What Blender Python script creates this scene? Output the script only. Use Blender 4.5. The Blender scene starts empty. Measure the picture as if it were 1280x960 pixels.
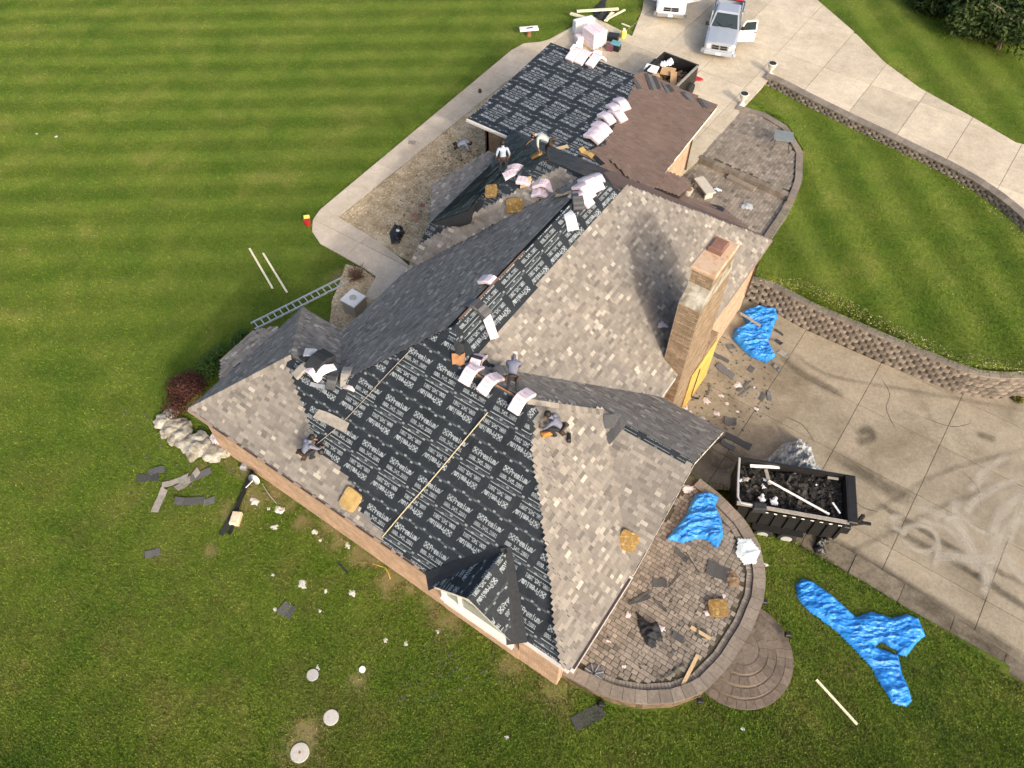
import bpy, bmesh, math, random
import numpy as np
from mathutils import Vector, Matrix, noise as mnoise
random.seed(7)
rad = math.radians
sc = bpy.context.scene
col = sc.collection
# ------------------------------------------------------------------ camera
CH, PITCH, FPX, HEAD = 26.5, rad(54.3), 974.0, rad(34.6)
CAM = Vector((2.34, -6.41, CH))
cd = bpy.data.cameras.new('camera'); cam = bpy.data.objects.new('camera', cd); col.objects.link(cam)
cd.sensor_width = 36; cd.lens = FPX/1280*36; cd.clip_end = 4000; cd.clip_start = .1
cam.location = CAM; cam.rotation_euler = (math.pi/2-PITCH, 0, HEAD)
sc.camera = cam
# ------------------------------------------------------------------ light
SUN_AZ, SUN_EL = rad(-27.5), rad(27.5)
sun_dir = Vector((math.cos(SUN_AZ)*math.cos(SUN_EL), math.sin(SUN_AZ)*math.cos(SUN_EL), math.sin(SUN_EL)))
w = bpy.data.worlds.new('World'); sc.world = w; w.use_nodes = True
sky = w.node_tree.nodes.new('ShaderNodeTexSky'); sky.sky_type = 'NISHITA'; sky.sun_disc = False
sky.sun_elevation = SUN_EL; sky.sun_rotation = math.atan2(sun_dir.x, sun_dir.y)
sky.air_density = 1.0; sky.dust_density = 6.5; sky.ozone_density = 1.0
bg = w.node_tree.nodes['Background']; bg.inputs[1].default_value = .15
w.node_tree.links.new(sky.outputs[0], bg.inputs[0])
sl = bpy.data.lights.new('sun', 'SUN'); sl.energy = 1.1; sl.angle = rad(1.5); sl.color = (1, .95, .86)
so = bpy.data.objects.new('sun', sl); col.objects.link(so); so.rotation_euler = sun_dir.to_track_quat('Z', 'Y').to_euler()
vs = sc.view_settings; vs.view_transform = 'Standard'; vs.look = 'None'; vs.exposure = 1.0; vs.gamma = 1; vs.use_curve_mapping = False
# ------------------------------------------------------------------ pixel -> world
_F = Vector((-math.sin(HEAD)*math.cos(PITCH), math.cos(HEAD)*math.cos(PITCH), -math.sin(PITCH)))
_R = Vector((math.cos(HEAD), math.sin(HEAD), 0)); _D = _F.cross(_R)
def ray(px, py): return _F + _R*((px-640)/FPX) + _D*((py-480)/FPX)
def P(px, py, z=0.0):
    r = ray(px, py); return CAM + r*((z-CH)/r.z)
def P2(l, z): return [P(x, y, z) for x, y in l]
def V(*a): return Vector(a)
def inside(p, poly):
    x, y = p[0], p[1]; c = False; n = len(poly)
    for i in range(n):
        a = poly[i]; b = poly[i-1]
        if (a[1] > y) != (b[1] > y) and x < (b[0]-a[0])*(y-a[1])/(b[1]-a[1])+a[0]: c = not c
    return c
def inside_np(x, y, poly):
    c = np.zeros(x.shape, bool); n = len(poly)
    for i in range(n):
        ax, ay = poly[i][0], poly[i][1]; bx, by = poly[i-1][0], poly[i-1][1]
        if ay == by: continue
        c ^= ((ay > y) != (by > y)) & (x < (bx-ax)*(y-ay)/(by-ay)+ax)
    return c
def clip(poly, n, d):
    """keep the side dot(n,p) <= d of a planar polygon (list of Vectors)"""
    out = []
    for i in range(len(poly)):
        a, b = poly[i-1], poly[i]; da = n.dot(a)-d; db = n.dot(b)-d
        if da <= 0 < db or db <= 0 < da: out.append(a.lerp(b, da/(da-db)))
        if db <= 0: out.append(b)
    return out
# ------------------------------------------------------------------ mesh helper
def offset_in(poly, d):
    n = len(poly); out = []
    ar = sum(poly[i-1][0]*poly[i][1]-poly[i][0]*poly[i-1][1] for i in range(n)); sg = 1 if ar > 0 else -1
    for i in range(n):
        a = Vector(poly[i-1]); b = Vector(poly[i]); c = Vector(poly[(i+1) % n])
        t = ((b-a).normalized()+(c-b).normalized())
        t = t.normalized() if t.length > 1e-5 else (c-b).normalized()
        nrm = Vector((-t.y, t.x))*sg; out.append((b.x+nrm.x*d, b.y+nrm.y*d))
    return out
class MB:
    def __init__(s): s.v = []; s.f = []; s.m = []; s.t = []; s.uv = {}
    def face(s, pts, m=0, t=.5):
        i = len(s.v); s.v += [Vector(p) for p in pts]; s.f.append(list(range(i, i+len(pts)))); s.m.append(m); s.t.append(t)
    def add(s, vs, fs, m=0, t=.5):
        i = len(s.v); s.v += [Vector(p) for p in vs]
        for f in fs: s.f.append([i+k for k in f]); s.m.append(m); s.t.append(t)
    def prism(s, poly, dn, m=0, t=.5, mside=None):
        """poly: 3D loop (counter-clockwise seen from the top), dn: Vector to the bottom"""
        n = len(poly); q = [Vector(p) for p in poly]; b = [p+dn for p in q]
        s.add(q+b, [list(range(n))], m, t); i = len(s.v)-2*n
        for k in range(n):
            j = (k+1) % n; s.f.append([i+k, i+n+k, i+n+j, i+j]); s.m.append(m if mside is None else mside); s.t.append(t)
        s.f.append([i+n+k for k in range(n-1, -1, -1)]); s.m.append(m if mside is None else mside); s.t.append(t)
    def box(s, c, sz, M=None, m=0, t=.5, bev=0):
        x, y, z = sz[0]/2, sz[1]/2, sz[2]/2
        if bev:
            vs = []
            for zz, o in ((-z, 0), (z-bev, 0), (z, bev)):
                vs += [V(-x+o, -y+o, zz), V(x-o, -y+o, zz), V(x-o, y-o, zz), V(-x+o, y-o, zz)]
            fs = [[3, 2, 1, 0], [8, 9, 10, 11]]
            for k in (0, 4):
                for i in range(4): fs.append([k+i, k+(i+1) % 4, k+4+(i+1) % 4, k+4+i])
        else:
            vs = [V(i, j, k) for k in (-z, z) for i, j in ((-x, -y), (x, -y), (x, y), (-x, y))]
            fs = [[3, 2, 1, 0], [4, 5, 6, 7], [0, 1, 5, 4], [1, 2, 6, 5], [2, 3, 7, 6], [3, 0, 4, 7]]
        c = Vector(c)
        s.add([(M @ v if M else v)+c for v in vs], fs, m, t)
    def bar(s, a, b, wd, th, m=0, t=.5, up=V(0, 0, 1)):
        a = Vector(a); b = Vector(b); y = (b-a); L = y.length; y.normalize(); x = y.cross(up)
        if x.length < 1e-4: x = V(1, 0, 0)
        x.normalize(); z = x.cross(y)
        s.box((a+b)/2, (wd, L, th), Matrix((x, y, z)).transposed(), m, t)
    def tube(s, path, r, n=6, m=0, t=.5, caps=True):
        path = [Vector(p) for p in path]; rings = []
        i0 = len(s.v)
        for i, p in enumerate(path):
            d = (path[min(i+1, len(path)-1)]-path[max(i-1, 0)]).normalized()
            x = d.cross(V(0, 0, 1)); x = V(1, 0, 0) if x.length < 1e-3 else x.normalized(); y = x.cross(d)
            rr = r[i] if isinstance(r, (list, tuple)) else r
            s.v += [p+(x*math.cos(2*math.pi*k/n)+y*math.sin(2*math.pi*k/n))*rr for k in range(n)]
        for i in range(len(path)-1):
            for k in range(n):
                a = i0+i*n+k; b = i0+i*n+(k+1) % n
                s.f.append([a, a+n, b+n, b]); s.m.append(m); s.t.append(t)
        if caps:
            s.f.append([i0+k for k in range(n)]); s.m.append(m); s.t.append(t)
            e = i0+(len(path)-1)*n; s.f.append([e+k for k in range(n-1, -1, -1)]); s.m.append(m); s.t.append(t)
    def lathe(s, c, prof, n=16, m=0, t=.5, M=None):
        c = Vector(c); i0 = len(s.v)
        for r, z in prof:
            for k in range(n):
                p = V(r*math.cos(2*math.pi*k/n), r*math.sin(2*math.pi*k/n), z); s.v.append((M @ p if M else p)+c)
        for i in range(len(prof)-1):
            for k in range(n):
                a = i0+i*n+k; b = i0+i*n+(k+1) % n
                s.f.append([a, b, b+n, a+n]); s.m.append(m); s.t.append(t)
        s.f.append([i0+k for k in range(n-1, -1, -1)]); s.m.append(m); s.t.append(t)
        e = i0+(len(prof)-1)*n; s.f.append([e+k for k in range(n)]); s.m.append(m); s.t.append(t)
    def mesh(s, name, mats, off=V(0, 0, 0), smooth=False, M=None):
        me = bpy.data.meshes.new(name)
        vs = [v-off for v in s.v]
        if M: vs = [M @ v for v in vs]
        me.from_pydata([tuple(v) for v in vs], [], s.f)
        for m in (mats if isinstance(mats, (list, tuple)) else [mats]): me.materials.append(m)
        me.polygons.foreach_set('material_index', s.m)
        if smooth: me.polygons.foreach_set('use_smooth', [True]*len(s.f))
        at = me.attributes.new('tone', 'FLOAT', 'FACE'); at.data.foreach_set('value', s.t)
        # metre UVs on each face's own plane
        nl = len(me.loops); uv = np.zeros((nl, 2), np.float32); k = 0
        for f in s.f:
            a, b, c = s.v[f[0]], s.v[f[1]], s.v[f[2]]; n = (b-a).cross(c-a)
            if n.length > 1e-12: n.normalize()
            else: n = V(0, 0, 1)
            if abs(n.z) > .9999: tx, ty = V(1, 0, 0), V(0, 1, 0)
            else: tx = V(0, 0, 1).cross(n).normalized(); ty = n.cross(tx)
            for i in f: uv[k] = (s.v[i].dot(tx), s.v[i].dot(ty)); k += 1
        l = me.uv_layers.new(name='UVMap'); l.data.foreach_set('uv', uv.ravel())
        me.update(); return me
ORG = {}
def root_of(o):
    p = V(0, 0, 0)
    while o is not None: p = p+o.location; o = o.parent
    return p
def tag(o, label=None, cat=None, group=None, kind=None):
    if label: o['label'] = label
    if cat: o['category'] = cat
    if group: o['group'] = group
    if kind: o['kind'] = kind
    return o
def build(mb, name, mats, parent=None, label=None, cat=None, group=None, kind=None, smooth=False):
    """link the MB (built in world coordinates) as one object whose origin sits at its base"""
    xs = [v.x for v in mb.v]; ys = [v.y for v in mb.v]; zs = [v.z for v in mb.v]
    o0 = V((min(xs)+max(xs))/2, (min(ys)+max(ys))/2, min(zs))
    me = mb.mesh(name, mats, o0, smooth)
    o = bpy.data.objects.new(name, me); col.objects.link(o)
    if parent: o.parent = parent; o.location = o0-root_of(parent)
    else: o.location = o0
    return tag(o, label, cat, group, kind)
def link(name, me, loc, rot=0, parent=None, M=None):
    o = bpy.data.objects.new(name, me); col.objects.link(o)
    if parent: o.parent = parent; loc = Vector(loc)-root_of(parent)
    if M is not None: o.matrix_local = Matrix.Translation(loc) @ M.to_4x4()
    else: o.location = loc; o.rotation_euler = (0, 0, rot)
    return o
def thing(name, label, cat, loc, group=None, kind=None):
    o = bpy.data.objects.new(name, None); col.objects.link(o); o.location = loc; o.empty_display_size = .2
    return tag(o, label, cat, group, kind)
# ------------------------------------------------------------------ materials
def new_mat(name):
    m = bpy.data.materials.new(name); m.use_nodes = True; nt = m.node_tree; return m, nt, nt.nodes['Principled BSDF']
def N(nt, t, **k):
    n = nt.nodes.new('ShaderNode'+t)
    for a, b in k.items(): setattr(n, a, b)
    return n
def ramp(nt, fac, stops, interp='LINEAR'):
    r = N(nt, 'ValToRGB'); r.color_ramp.interpolation = interp; e = r.color_ramp.elements
    while len(e) < len(stops): e.new(.5)
    for i, (p, c) in enumerate(stops): e[i].position = p; e[i].color = (*c, 1) if len(c) == 3 else c
    nt.links.new(fac, r.inputs[0]); return r.outputs[0]
def noise(nt, vec, scale, detail=3, rough=.55, dist=0):
    n = N(nt, 'TexNoise'); n.inputs['Scale'].default_value = scale; n.inputs['Detail'].default_value = detail
    n.inputs['Roughness'].default_value = rough; n.inputs['Distortion'].default_value = dist
    nt.links.new(vec, n.inputs['Vector']); return n.outputs['Fac']
def mix(nt, fac, a, b, mode='MIX'):
    m = N(nt, 'MixRGB', blend_type=mode)
    for s, v in ((0, fac), (1, a), (2, b)):
        if isinstance(v, (int, float)): m.inputs[s].default_value = v
        elif isinstance(v, tuple): m.inputs[s].default_value = (*v, 1) if len(v) == 3 else v
        else: nt.links.new(v, m.inputs[s])
    return m.outputs[0]
def math_(nt, op, a, b=0.0, c=None):
    m = N(nt, 'Math', operation=op)
    for s, v in ((0, a), (1, b), (2, c)):
        if v is None: continue
        if isinstance(v, (int, float)): m.inputs[s].default_value = v
        else: nt.links.new(v, m.inputs[s])
    return m.outputs[0]
def bump(nt, bs, h, strength, dist=.02):
    b = N(nt, 'Bump'); b.inputs['Strength'].default_value = strength; b.inputs['Distance'].default_value = dist
    nt.links.new(h, b.inputs['Height']); nt.links.new(b.outputs[0], bs.inputs['Normal'])
def pos(nt): return N(nt, 'NewGeometry').outputs['Position']
def mat(name, c1, c2=None, scale=4, rough=.8, bmp=.0, bscale=40, spec=.3, metal=0, big=None, tone=None, c3=None, alpha=None):
    """speckled two-colour surface; tone = (dark, light) multiplies by the per-face tone attribute"""
    m, nt, bs = new_mat(name); p = pos(nt)
    c2 = c2 or tuple(x*.8 for x in c1)
    stops = [(.3, c1), (.7, c2)] if c3 is None else [(.28, c1), (.5, c2), (.72, c3)]
    c = ramp(nt, noise(nt, p, scale, 5, .65), stops)
    if big: c = mix(nt, .8, c, ramp(nt, noise(nt, p, big, 3), [(.3, (.72, .72, .72)), (.7, (1.1, 1.1, 1.1))]), 'MULTIPLY')
    if tone:
        a = N(nt, 'Attribute', attribute_name='tone'); c = mix(nt, 1, c, ramp(nt, a.outputs['Fac'], [(0, (tone[0],)*3), (1, (tone[1],)*3)]), 'MULTIPLY')
    nt.links.new(c, bs.inputs['Base Color']); bs.inputs['Roughness'].default_value = rough
    bs.inputs['Specular IOR Level'].default_value = spec; bs.inputs['Metallic'].default_value = metal
    if bmp: bump(nt, bs, noise(nt, p, bscale, 4, .7), bmp)
    return m
M = {}
M['white'] = mat('white_paint', (.78, .77, .74), (.68, .67, .64), 3, .5)
M['black'] = mat('black_paint', (.012, .012, .013), (.022, .021, .02), 6, .45, .1, 30)
M['rubber'] = mat('rubber', (.015, .015, .015), (.03, .03, .03), 10, .9)
M['steel'] = mat('galvanised_steel', (.5, .5, .5), (.38, .38, .39), 5, .45, metal=.6)
M['alu'] = mat('aluminium', (.62, .64, .64), (.5, .52, .52), 6, .4, metal=.4)
M['chrome'] = mat('chrome', (.6, .6, .6), (.5, .5, .5), 6, .2, metal=.9)
M['glass'] = mat('dark_glass', (.02, .028, .03), (.03, .04, .042), 3, .06, spec=.7)
M['wood'] = mat('raw_lumber', (.55, .42, .24), (.42, .3, .16), 9, .8, .2, 60)
M['palewood'] = mat('pale_lumber', (.72, .68, .5), (.6, .56, .38), 9, .75, .2, 60)
M['plank'] = mat('grey_plank', (.34, .31, .27), (.22, .2, .17), 7, .85, .3, 40)
M['rust'] = mat('rusty_metal', (.36, .16, .06), (.2, .09, .045), 5, .7, .2, 30, c3=(.45, .3, .18))
M['skin'] = mat('skin', (.32, .17, .11), (.27, .14, .09), 8, .55)
M['hair'] = mat('hair', (.012, .01, .008), (.02, .015, .012), 30, .6)
M['jeans'] = mat('dark_trousers', (.015, .016, .02), (.03, .03, .035), 20, .85)
M['boots'] = mat('boots', (.06, .035, .02), (.04, .025, .015), 20, .7)
M['felt'] = mat('black_felt', (.018, .02, .023), (.03, .032, .035), 8, .75, .3, 20)
M['scrap'] = mat('shingle_scrap', (.055, .055, .058), (.1, .1, .1), 30, .9, .3, 90, tone=(.5, 1.6))
M['paper'] = mat('crumpled_wrapper', (.62, .55, .54), (.5, .42, .42), 9, .6, .5, 25)
M['foam'] = mat('foam_cushion', (.46, .32, .13), (.36, .24, .09), 7, .95, .6, 30, big=3)
M['foamd'] = mat('worn_foam_cushion', (.38, .24, .075), (.2, .12, .04), 6, .95, .6, 30, c3=(.5, .37, .16))
M['trim'] = mat('white_trim', (.66, .62, .56), (.55, .5, .45), 5, .5)
M['gutter'] = mat('brown_gutter', (.05, .03, .025), (.09, .06, .045), 4, .45)
M['tan_gutter'] = mat('tan_gutter', (.34, .25, .19), (.27, .2, .15), 5, .5)
M['mulch'] = mat('soil', (.16, .1, .055), (.24, .17, .1), 5, .95, .5, 25)
M['white_foam'] = mat('white_foam', (.84, .84, .82), (.74, .74, .72), 8, .7, .2, 30)
M['yellow'] = mat('yellow_plastic', (.72, .66, .12), (.62, .55, .1), 6, .4)
M['red'] = mat('red_plastic', (.5, .03, .03), (.36, .02, .025), 6, .4)
M['teal'] = mat('teal_plastic', (.12, .32, .36), (.1, .25, .3), 6, .4)
M['ply'] = mat('yellow_plywood', (.62, .42, .12), (.5, .31, .07), 3, .75, .15, 40, big=1)
M['conc_cap'] = mat('cast_concrete', (.5, .47, .42), (.38, .36, .32), 6, .9, .3, 60)
M['fabric_white'] = mat('white_cloth', (.76, .76, .78), (.62, .62, .66), 8, .7, .3, 20)
# --- concrete slabs
def concrete(name, a, b, c, stain, big=.35):
    m, nt, bs = new_mat(name); p = pos(nt)
    k = ramp(nt, noise(nt, p, 9, 8, .8), [(.3, a), (.5, b), (.72, c)])
    k = mix(nt, 1, k, ramp(nt, noise(nt, p, big, 5, .62, .6), [(.28, stain), (.5, (.95,)*3), (.7, (1.1, 1.09, 1.06))]), 'MULTIPLY')
    k = mix(nt, 1, k, ramp(nt, noise(nt, p, 1.6, 6, .7), [(.3, (.84, .83, .81)), (.65, (1.06,)*3)]), 'MULTIPLY')
    at = N(nt, 'Attribute', attribute_name='tone'); k = mix(nt, 1, k, ramp(nt, at.outputs['Fac'], [(0, (.72,)*3), (1, (1.28,)*3)]), 'MULTIPLY')
    nt.links.new(k, bs.inputs['Base Color']); bs.inputs['Roughness'].default_value = .9; bs.inputs['Specular IOR Level'].default_value = .2
    bump(nt, bs, noise(nt, p, 60, 4, .7), .25, .01); return m
M['drive'] = concrete('driveway_concrete', (.43, .365, .27), (.525, .455, .35), (.6, .53, .43), (.8, .775, .74))
M['lower_drive'] = concrete('stained_concrete', (.225, .188, .135), (.295, .252, .187), (.375, .33, .25), (.58, .55, .51), .3)
M['walk'] = concrete('walk_concrete', (.48, .4, .3), (.55, .465, .36), (.61, .53, .42), (.85, .83, .8))
M['curb'] = concrete('weathered_curb', (.1, .085, .06), (.17, .143, .105), (.26, .225, .17), (.45, .43, .4), 1.2)
# --- shingles
def shingle_mat(name, stops, grain=.25):
    m, nt, bs = new_mat(name); p = pos(nt)
    a = N(nt, 'Attribute', attribute_name='tone')
    c = ramp(nt, a.outputs['Fac'], stops)
    c = mix(nt, 1, c, ramp(nt, noise(nt, p, 55, 4, .8), [(.25, (1-grain*1.6,)*3), (.75, (1+grain,)*3)]), 'MULTIPLY')
    c = mix(nt, 1, c, ramp(nt, noise(nt, p, .5, 3, .6), [(.3, (.87, .87, .88)), (.7, (1.08, 1.07, 1.05))]), 'MULTIPLY')
    nt.links.new(c, bs.inputs['Base Color']); bs.inputs['Roughness'].default_value = .95; bs.inputs['Specular IOR Level'].default_value = .15
    bump(nt, bs, noise(nt, p, 120, 3, .8), .35, .006); return m
M['shingle'] = shingle_mat('weathered_shingle', [(0, (.14, .128, .115)), (.25, (.195, .175, .155)), (.5, (.235, .212, .186)), (.78, (.29, .262, .228)), (.92, (.355, .325, .28)), (1, (.44, .405, .35))])
M['brown_shingle'] = shingle_mat('brown_old_shingle', [(0, (.155, .105, .086)), (.5, (.2, .142, .116)), (1, (.245, .178, .15))], .25)
# --- brick / stone
def brick_mat(name, c1, c2, mortar, bw=.21, rh=.072, bias=0, stain=(.7, .68, .62)):
    m, nt, bs = new_mat(name); uv = N(nt, 'UVMap').outputs[0]
    b = N(nt, 'TexBrick'); b.inputs['Scale'].default_value = 1; b.inputs['Brick Width'].default_value = bw; b.inputs['Row Height'].default_value = rh
    b.inputs['Mortar Size'].default_value = .007; b.inputs['Color1'].default_value = (*c1, 1); b.inputs['Color2'].default_value = (*c2, 1); b.inputs['Mortar'].default_value = (*mortar, 1)
    b.inputs['Bias'].default_value = bias; nt.links.new(uv, b.inputs['Vector'])
    p = pos(nt); k = mix(nt, 1, b.outputs[0], ramp(nt, noise(nt, p, 2.2, 5, .7), [(.3, stain), (.65, (1.12,)*3)]), 'MULTIPLY')
    k = mix(nt, 1, k, ramp(nt, noise(nt, p, 14, 3, .7), [(.3, (.8,)*3), (.7, (1.15,)*3)]), 'MULTIPLY')
    nt.links.new(k, bs.inputs['Base Color']); bs.inputs['Roughness'].default_value = .9
    h = mix(nt, .5, b.outputs[1], noise(nt, p, 50)); bump(nt, bs, math_(nt, 'SUBTRACT', 1, b.outputs[1]), .5, .01); return m
M['brick'] = brick_mat('tan_brick', (.5, .31, .2), (.38, .235, .15), (.5, .43, .34))
M['chimney_stone'] = brick_mat('chimney_stone', (.33, .24, .16), (.2, .145, .095), (.1, .08, .055), .34, .11, -.05)
M['garage_brick'] = brick_mat('garage_brick', (.3, .19, .12), (.2, .12, .08), (.3, .25, .19), .21, .072)
M['stone'] = mat('limestone', (.1, .085, .065), (.3, .275, .22), 2.6, .9, 1.0, 8, c3=(.5, .48, .42))
M['paver'] = mat('concrete_paver', (.205, .174, .142), (.275, .24, .2), 14, .92, .3, 60, tone=(.6, 1.35), big=1.1)
M['paver_joint'] = mat('paver_joint', (.055, .045, .032), (.09, .08, .05), 10, .95, .4, 40)
M['block'] = mat('split_face_block', (.152, .126, .103), (.225, .19, .155), 8, .92, .7, 30, tone=(.6, 1.3))
M['cap'] = mat('wall_cap', (.17, .142, .115), (.255, .217, .178), 9, .9, .4, 50, tone=(.75, 1.25), big=1)
M['step'] = mat('step_stone', (.125, .098, .076), (.2, .16, .125), 9, .92, .5, 50, tone=(.7, 1.25), big=1.2)
M['gravel'] = mat('gravel_bed', (.34, .24, .12), (.52, .41, .25), 3, .95, .8, 30, c3=(.62, .53, .38), big=.55)
M['court'] = mat('courtyard_soil', (.25, .18, .1), (.42, .33, .2), 1.6, .95, .9, 25, c3=(.56, .49, .37), big=.8)
M['stones'] = mat('river_stone', (.42, .31, .18), (.6, .5, .36), 1.1, .85, tone=(.5, 1.3))
# --- underlayment with the printed brand rows (generated tile)
FONT = {'P': '11110100011000111110100001000010000', 'r': '00000000001011011001100001000010000', 'e': '00000000000111010001111111000001110', 'm': '00000000001101010101101011010110101',
 'i': '00100000000110000100001000010001110', 'u': '00000000001000110001100011001101101', '0': '01110100011001110101110011000101110', '8': '01110100011000101110100011000101110',
 '.': '00000000000000000000000000110001100', '3': '11111000100010000010000011000101110', '4': '00010001100101010010111110001000010', '5': '11111100001111000001000011000101110', '2': '01110100010000100010001000100011111', '1': '00100011000010000100001000010001110'}
def underlayment_tile():
    TW, TH, R = 1.19, 1.74, 210
    W_, H_ = int(TW*R), int(TH*R)
    a = np.zeros((H_, W_), np.float32)          # row 0 = bottom (v grows up the slope)
    def put(u, v, val):
        i, j = int(v*R) % H_, int(u*R) % W_; a[i, j] = max(a[i, j], val)
    def rect(u0, v0, u1, v1, val):
        for v in np.arange(v0, v1, .8/R):
            for u in np.arange(u0, u1, .8/R): put(u, v, val)
    def text(s, u, v, ch, flip, val, wd=None, bold=1.0):
        cw = wd/len(s); px, py = cw/6, ch/7
        for k, c in enumerate(s):
            g = FONT[c]
            for r in range(7):
                for q in range(5):
                    if g[r*5+q] == '1':
                        x0 = k*cw+q*px; y0 = (6-r)*py
                        if flip: rect(u-x0-px*bold, v-y0-py*bold, u-x0, v-y0, val)
                        else: rect(u+x0, v+y0, u+x0+px*bold, v+y0+py*bold, val)
    def logo(u, v, f):
        sg = -1 if f else 1; rr = .105
        for k in range(500):
            t = k/500*2*math.pi
            for q in (rr, rr-.012, rr-.022): put(u+math.cos(t)*q, v+math.sin(t)*q, .75)
        for k in np.linspace(-.085, .085, 90):
            for o in np.linspace(-.016, .016, 9):
                put(u+k+o*.7, v+k-o*.7, .95); put(u+k+o*.7, v-k+o*.7, .95)
        text('Premium', u+sg*.13, v-sg*.1, .19, f, 1.0, .66, 1.25)
        for k in np.linspace(0, 1, 50):
            for o in np.linspace(0, .02, 5): put(u+sg*(.77+k*.07+o), v+sg*(-.1+k*.17), .8); put(u+sg*(.73+k*.04+o), v+sg*(-.05-k*.05), .8)
        text('800.345.2881', u-sg*.1, v-sg*.32, .13, f, .95, .88, 1.15)
        rect(min(u-sg*.14, u+sg*.78), v-sg*.42-.012, max(u-sg*.14, u+sg*.78), v-sg*.42+.012, .8)
    logo(.16, .62, False); logo(.16+.5, .62+.73, True)
    rng = np.random.default_rng(3)
    for vv in (.0, .87):
        for dv, val in ((.08, .34), (.125, .28)):
            b = vv+dv
            for u in np.arange(0, TW, 1/R):
                if rng.random() < .8: put(u, b, val); put(u, b+.005, val)
        for u0, dv in ((.12, .04), (.42, .13), (.72, .04), (1.0, .14)):
            text('88', u0, vv+dv-.03, .06, False, .75, .1, 1.4); rect(u0, vv+dv-.02, u0+.07, vv+dv+.03, .5)
        for u0 in (.25, .56, .86): text('3452', u0, vv+.07, .045, False, .4, .13)
    for _ in range(150): put(rng.random()*TW, rng.random()*TH, rng.random()*.8)
    b = a.copy(); 
    b = .62*a+.38*.25*(np.roll(a, 1, 0)+np.roll(a, -1, 0)+np.roll(a, 1, 1)+np.roll(a, -1, 1))
    im = bpy.data.images.new('underlayment_print', W_, H_, float_buffer=True, is_data=True)
    px = np.ones((H_, W_, 4), np.float32); px[..., 0] = px[..., 1] = px[..., 2] = b
    im.pixels.foreach_set(px.ravel()); im.update(); im.pack()
    return im, TW, TH
def underlay_mat(name, off, rot=False, fade=1.0):
    m, nt, bs = new_mat(name); uv = N(nt, 'UVMap').outputs[0]; p = pos(nt)
    mp = N(nt, 'Mapping'); mp.inputs['Scale'].default_value = (1/TILE[1], 1/TILE[2], 1); mp.inputs['Location'].default_value = (off[0], off[1], 0)
    oi = N(nt, 'ObjectInfo'); cx = N(nt, 'CombineXYZ'); nt.links.new(math_(nt, 'MULTIPLY', oi.outputs['Random'], .06), cx.inputs[0]); ad = N(nt, 'VectorMath', operation='ADD'); nt.links.new(uv, ad.inputs[0]); nt.links.new(cx.outputs[0], ad.inputs[1]); nt.links.new(ad.outputs[0], mp.inputs['Vector'])
    t = N(nt, 'TexImage', image=TILE[0]); nt.links.new(mp.outputs[0], t.inputs['Vector'])
    base = ramp(nt, noise(nt, p, 1.3, 5, .65), [(.3, (.0115, .0145, .018)), (.6, (.02, .0245, .03)), (.8, (.034, .0355, .036))])
    wear = ramp(nt, noise(nt, p, 5, 4, .7), [(.28, (.35*fade,)*3), (.62, (.95*fade,)*3)])
    f = math_(nt, 'MULTIPLY', t.outputs[0], wear)
    c = mix(nt, f, base, (.36, .4, .42))
    dust = ramp(nt, noise(nt, p, 22, 3, .8), [(.68, (0, 0, 0)), (.8, (.35,)*3)]); c = mix(nt, dust, c, (.1, .11, .115))
    nt.links.new(c, bs.inputs['Base Color']); bs.inputs['Roughness'].default_value = .55; bs.inputs['Specular IOR Level'].default_value = .25
    bump(nt, bs, math_(nt, 'ADD', noise(nt, p, 3.5, 4, .6, 1), math_(nt, 'MULTIPLY', noise(nt, p, 11, 3, .6, 1.5), .4)), .6, .04); return m
TILE = underlayment_tile()
M['under'] = underlay_mat('printed_underlayment', (0, 0))
M['under2'] = underlay_mat('printed_underlayment_worn', (.37, .2), fade=.5)
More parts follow.
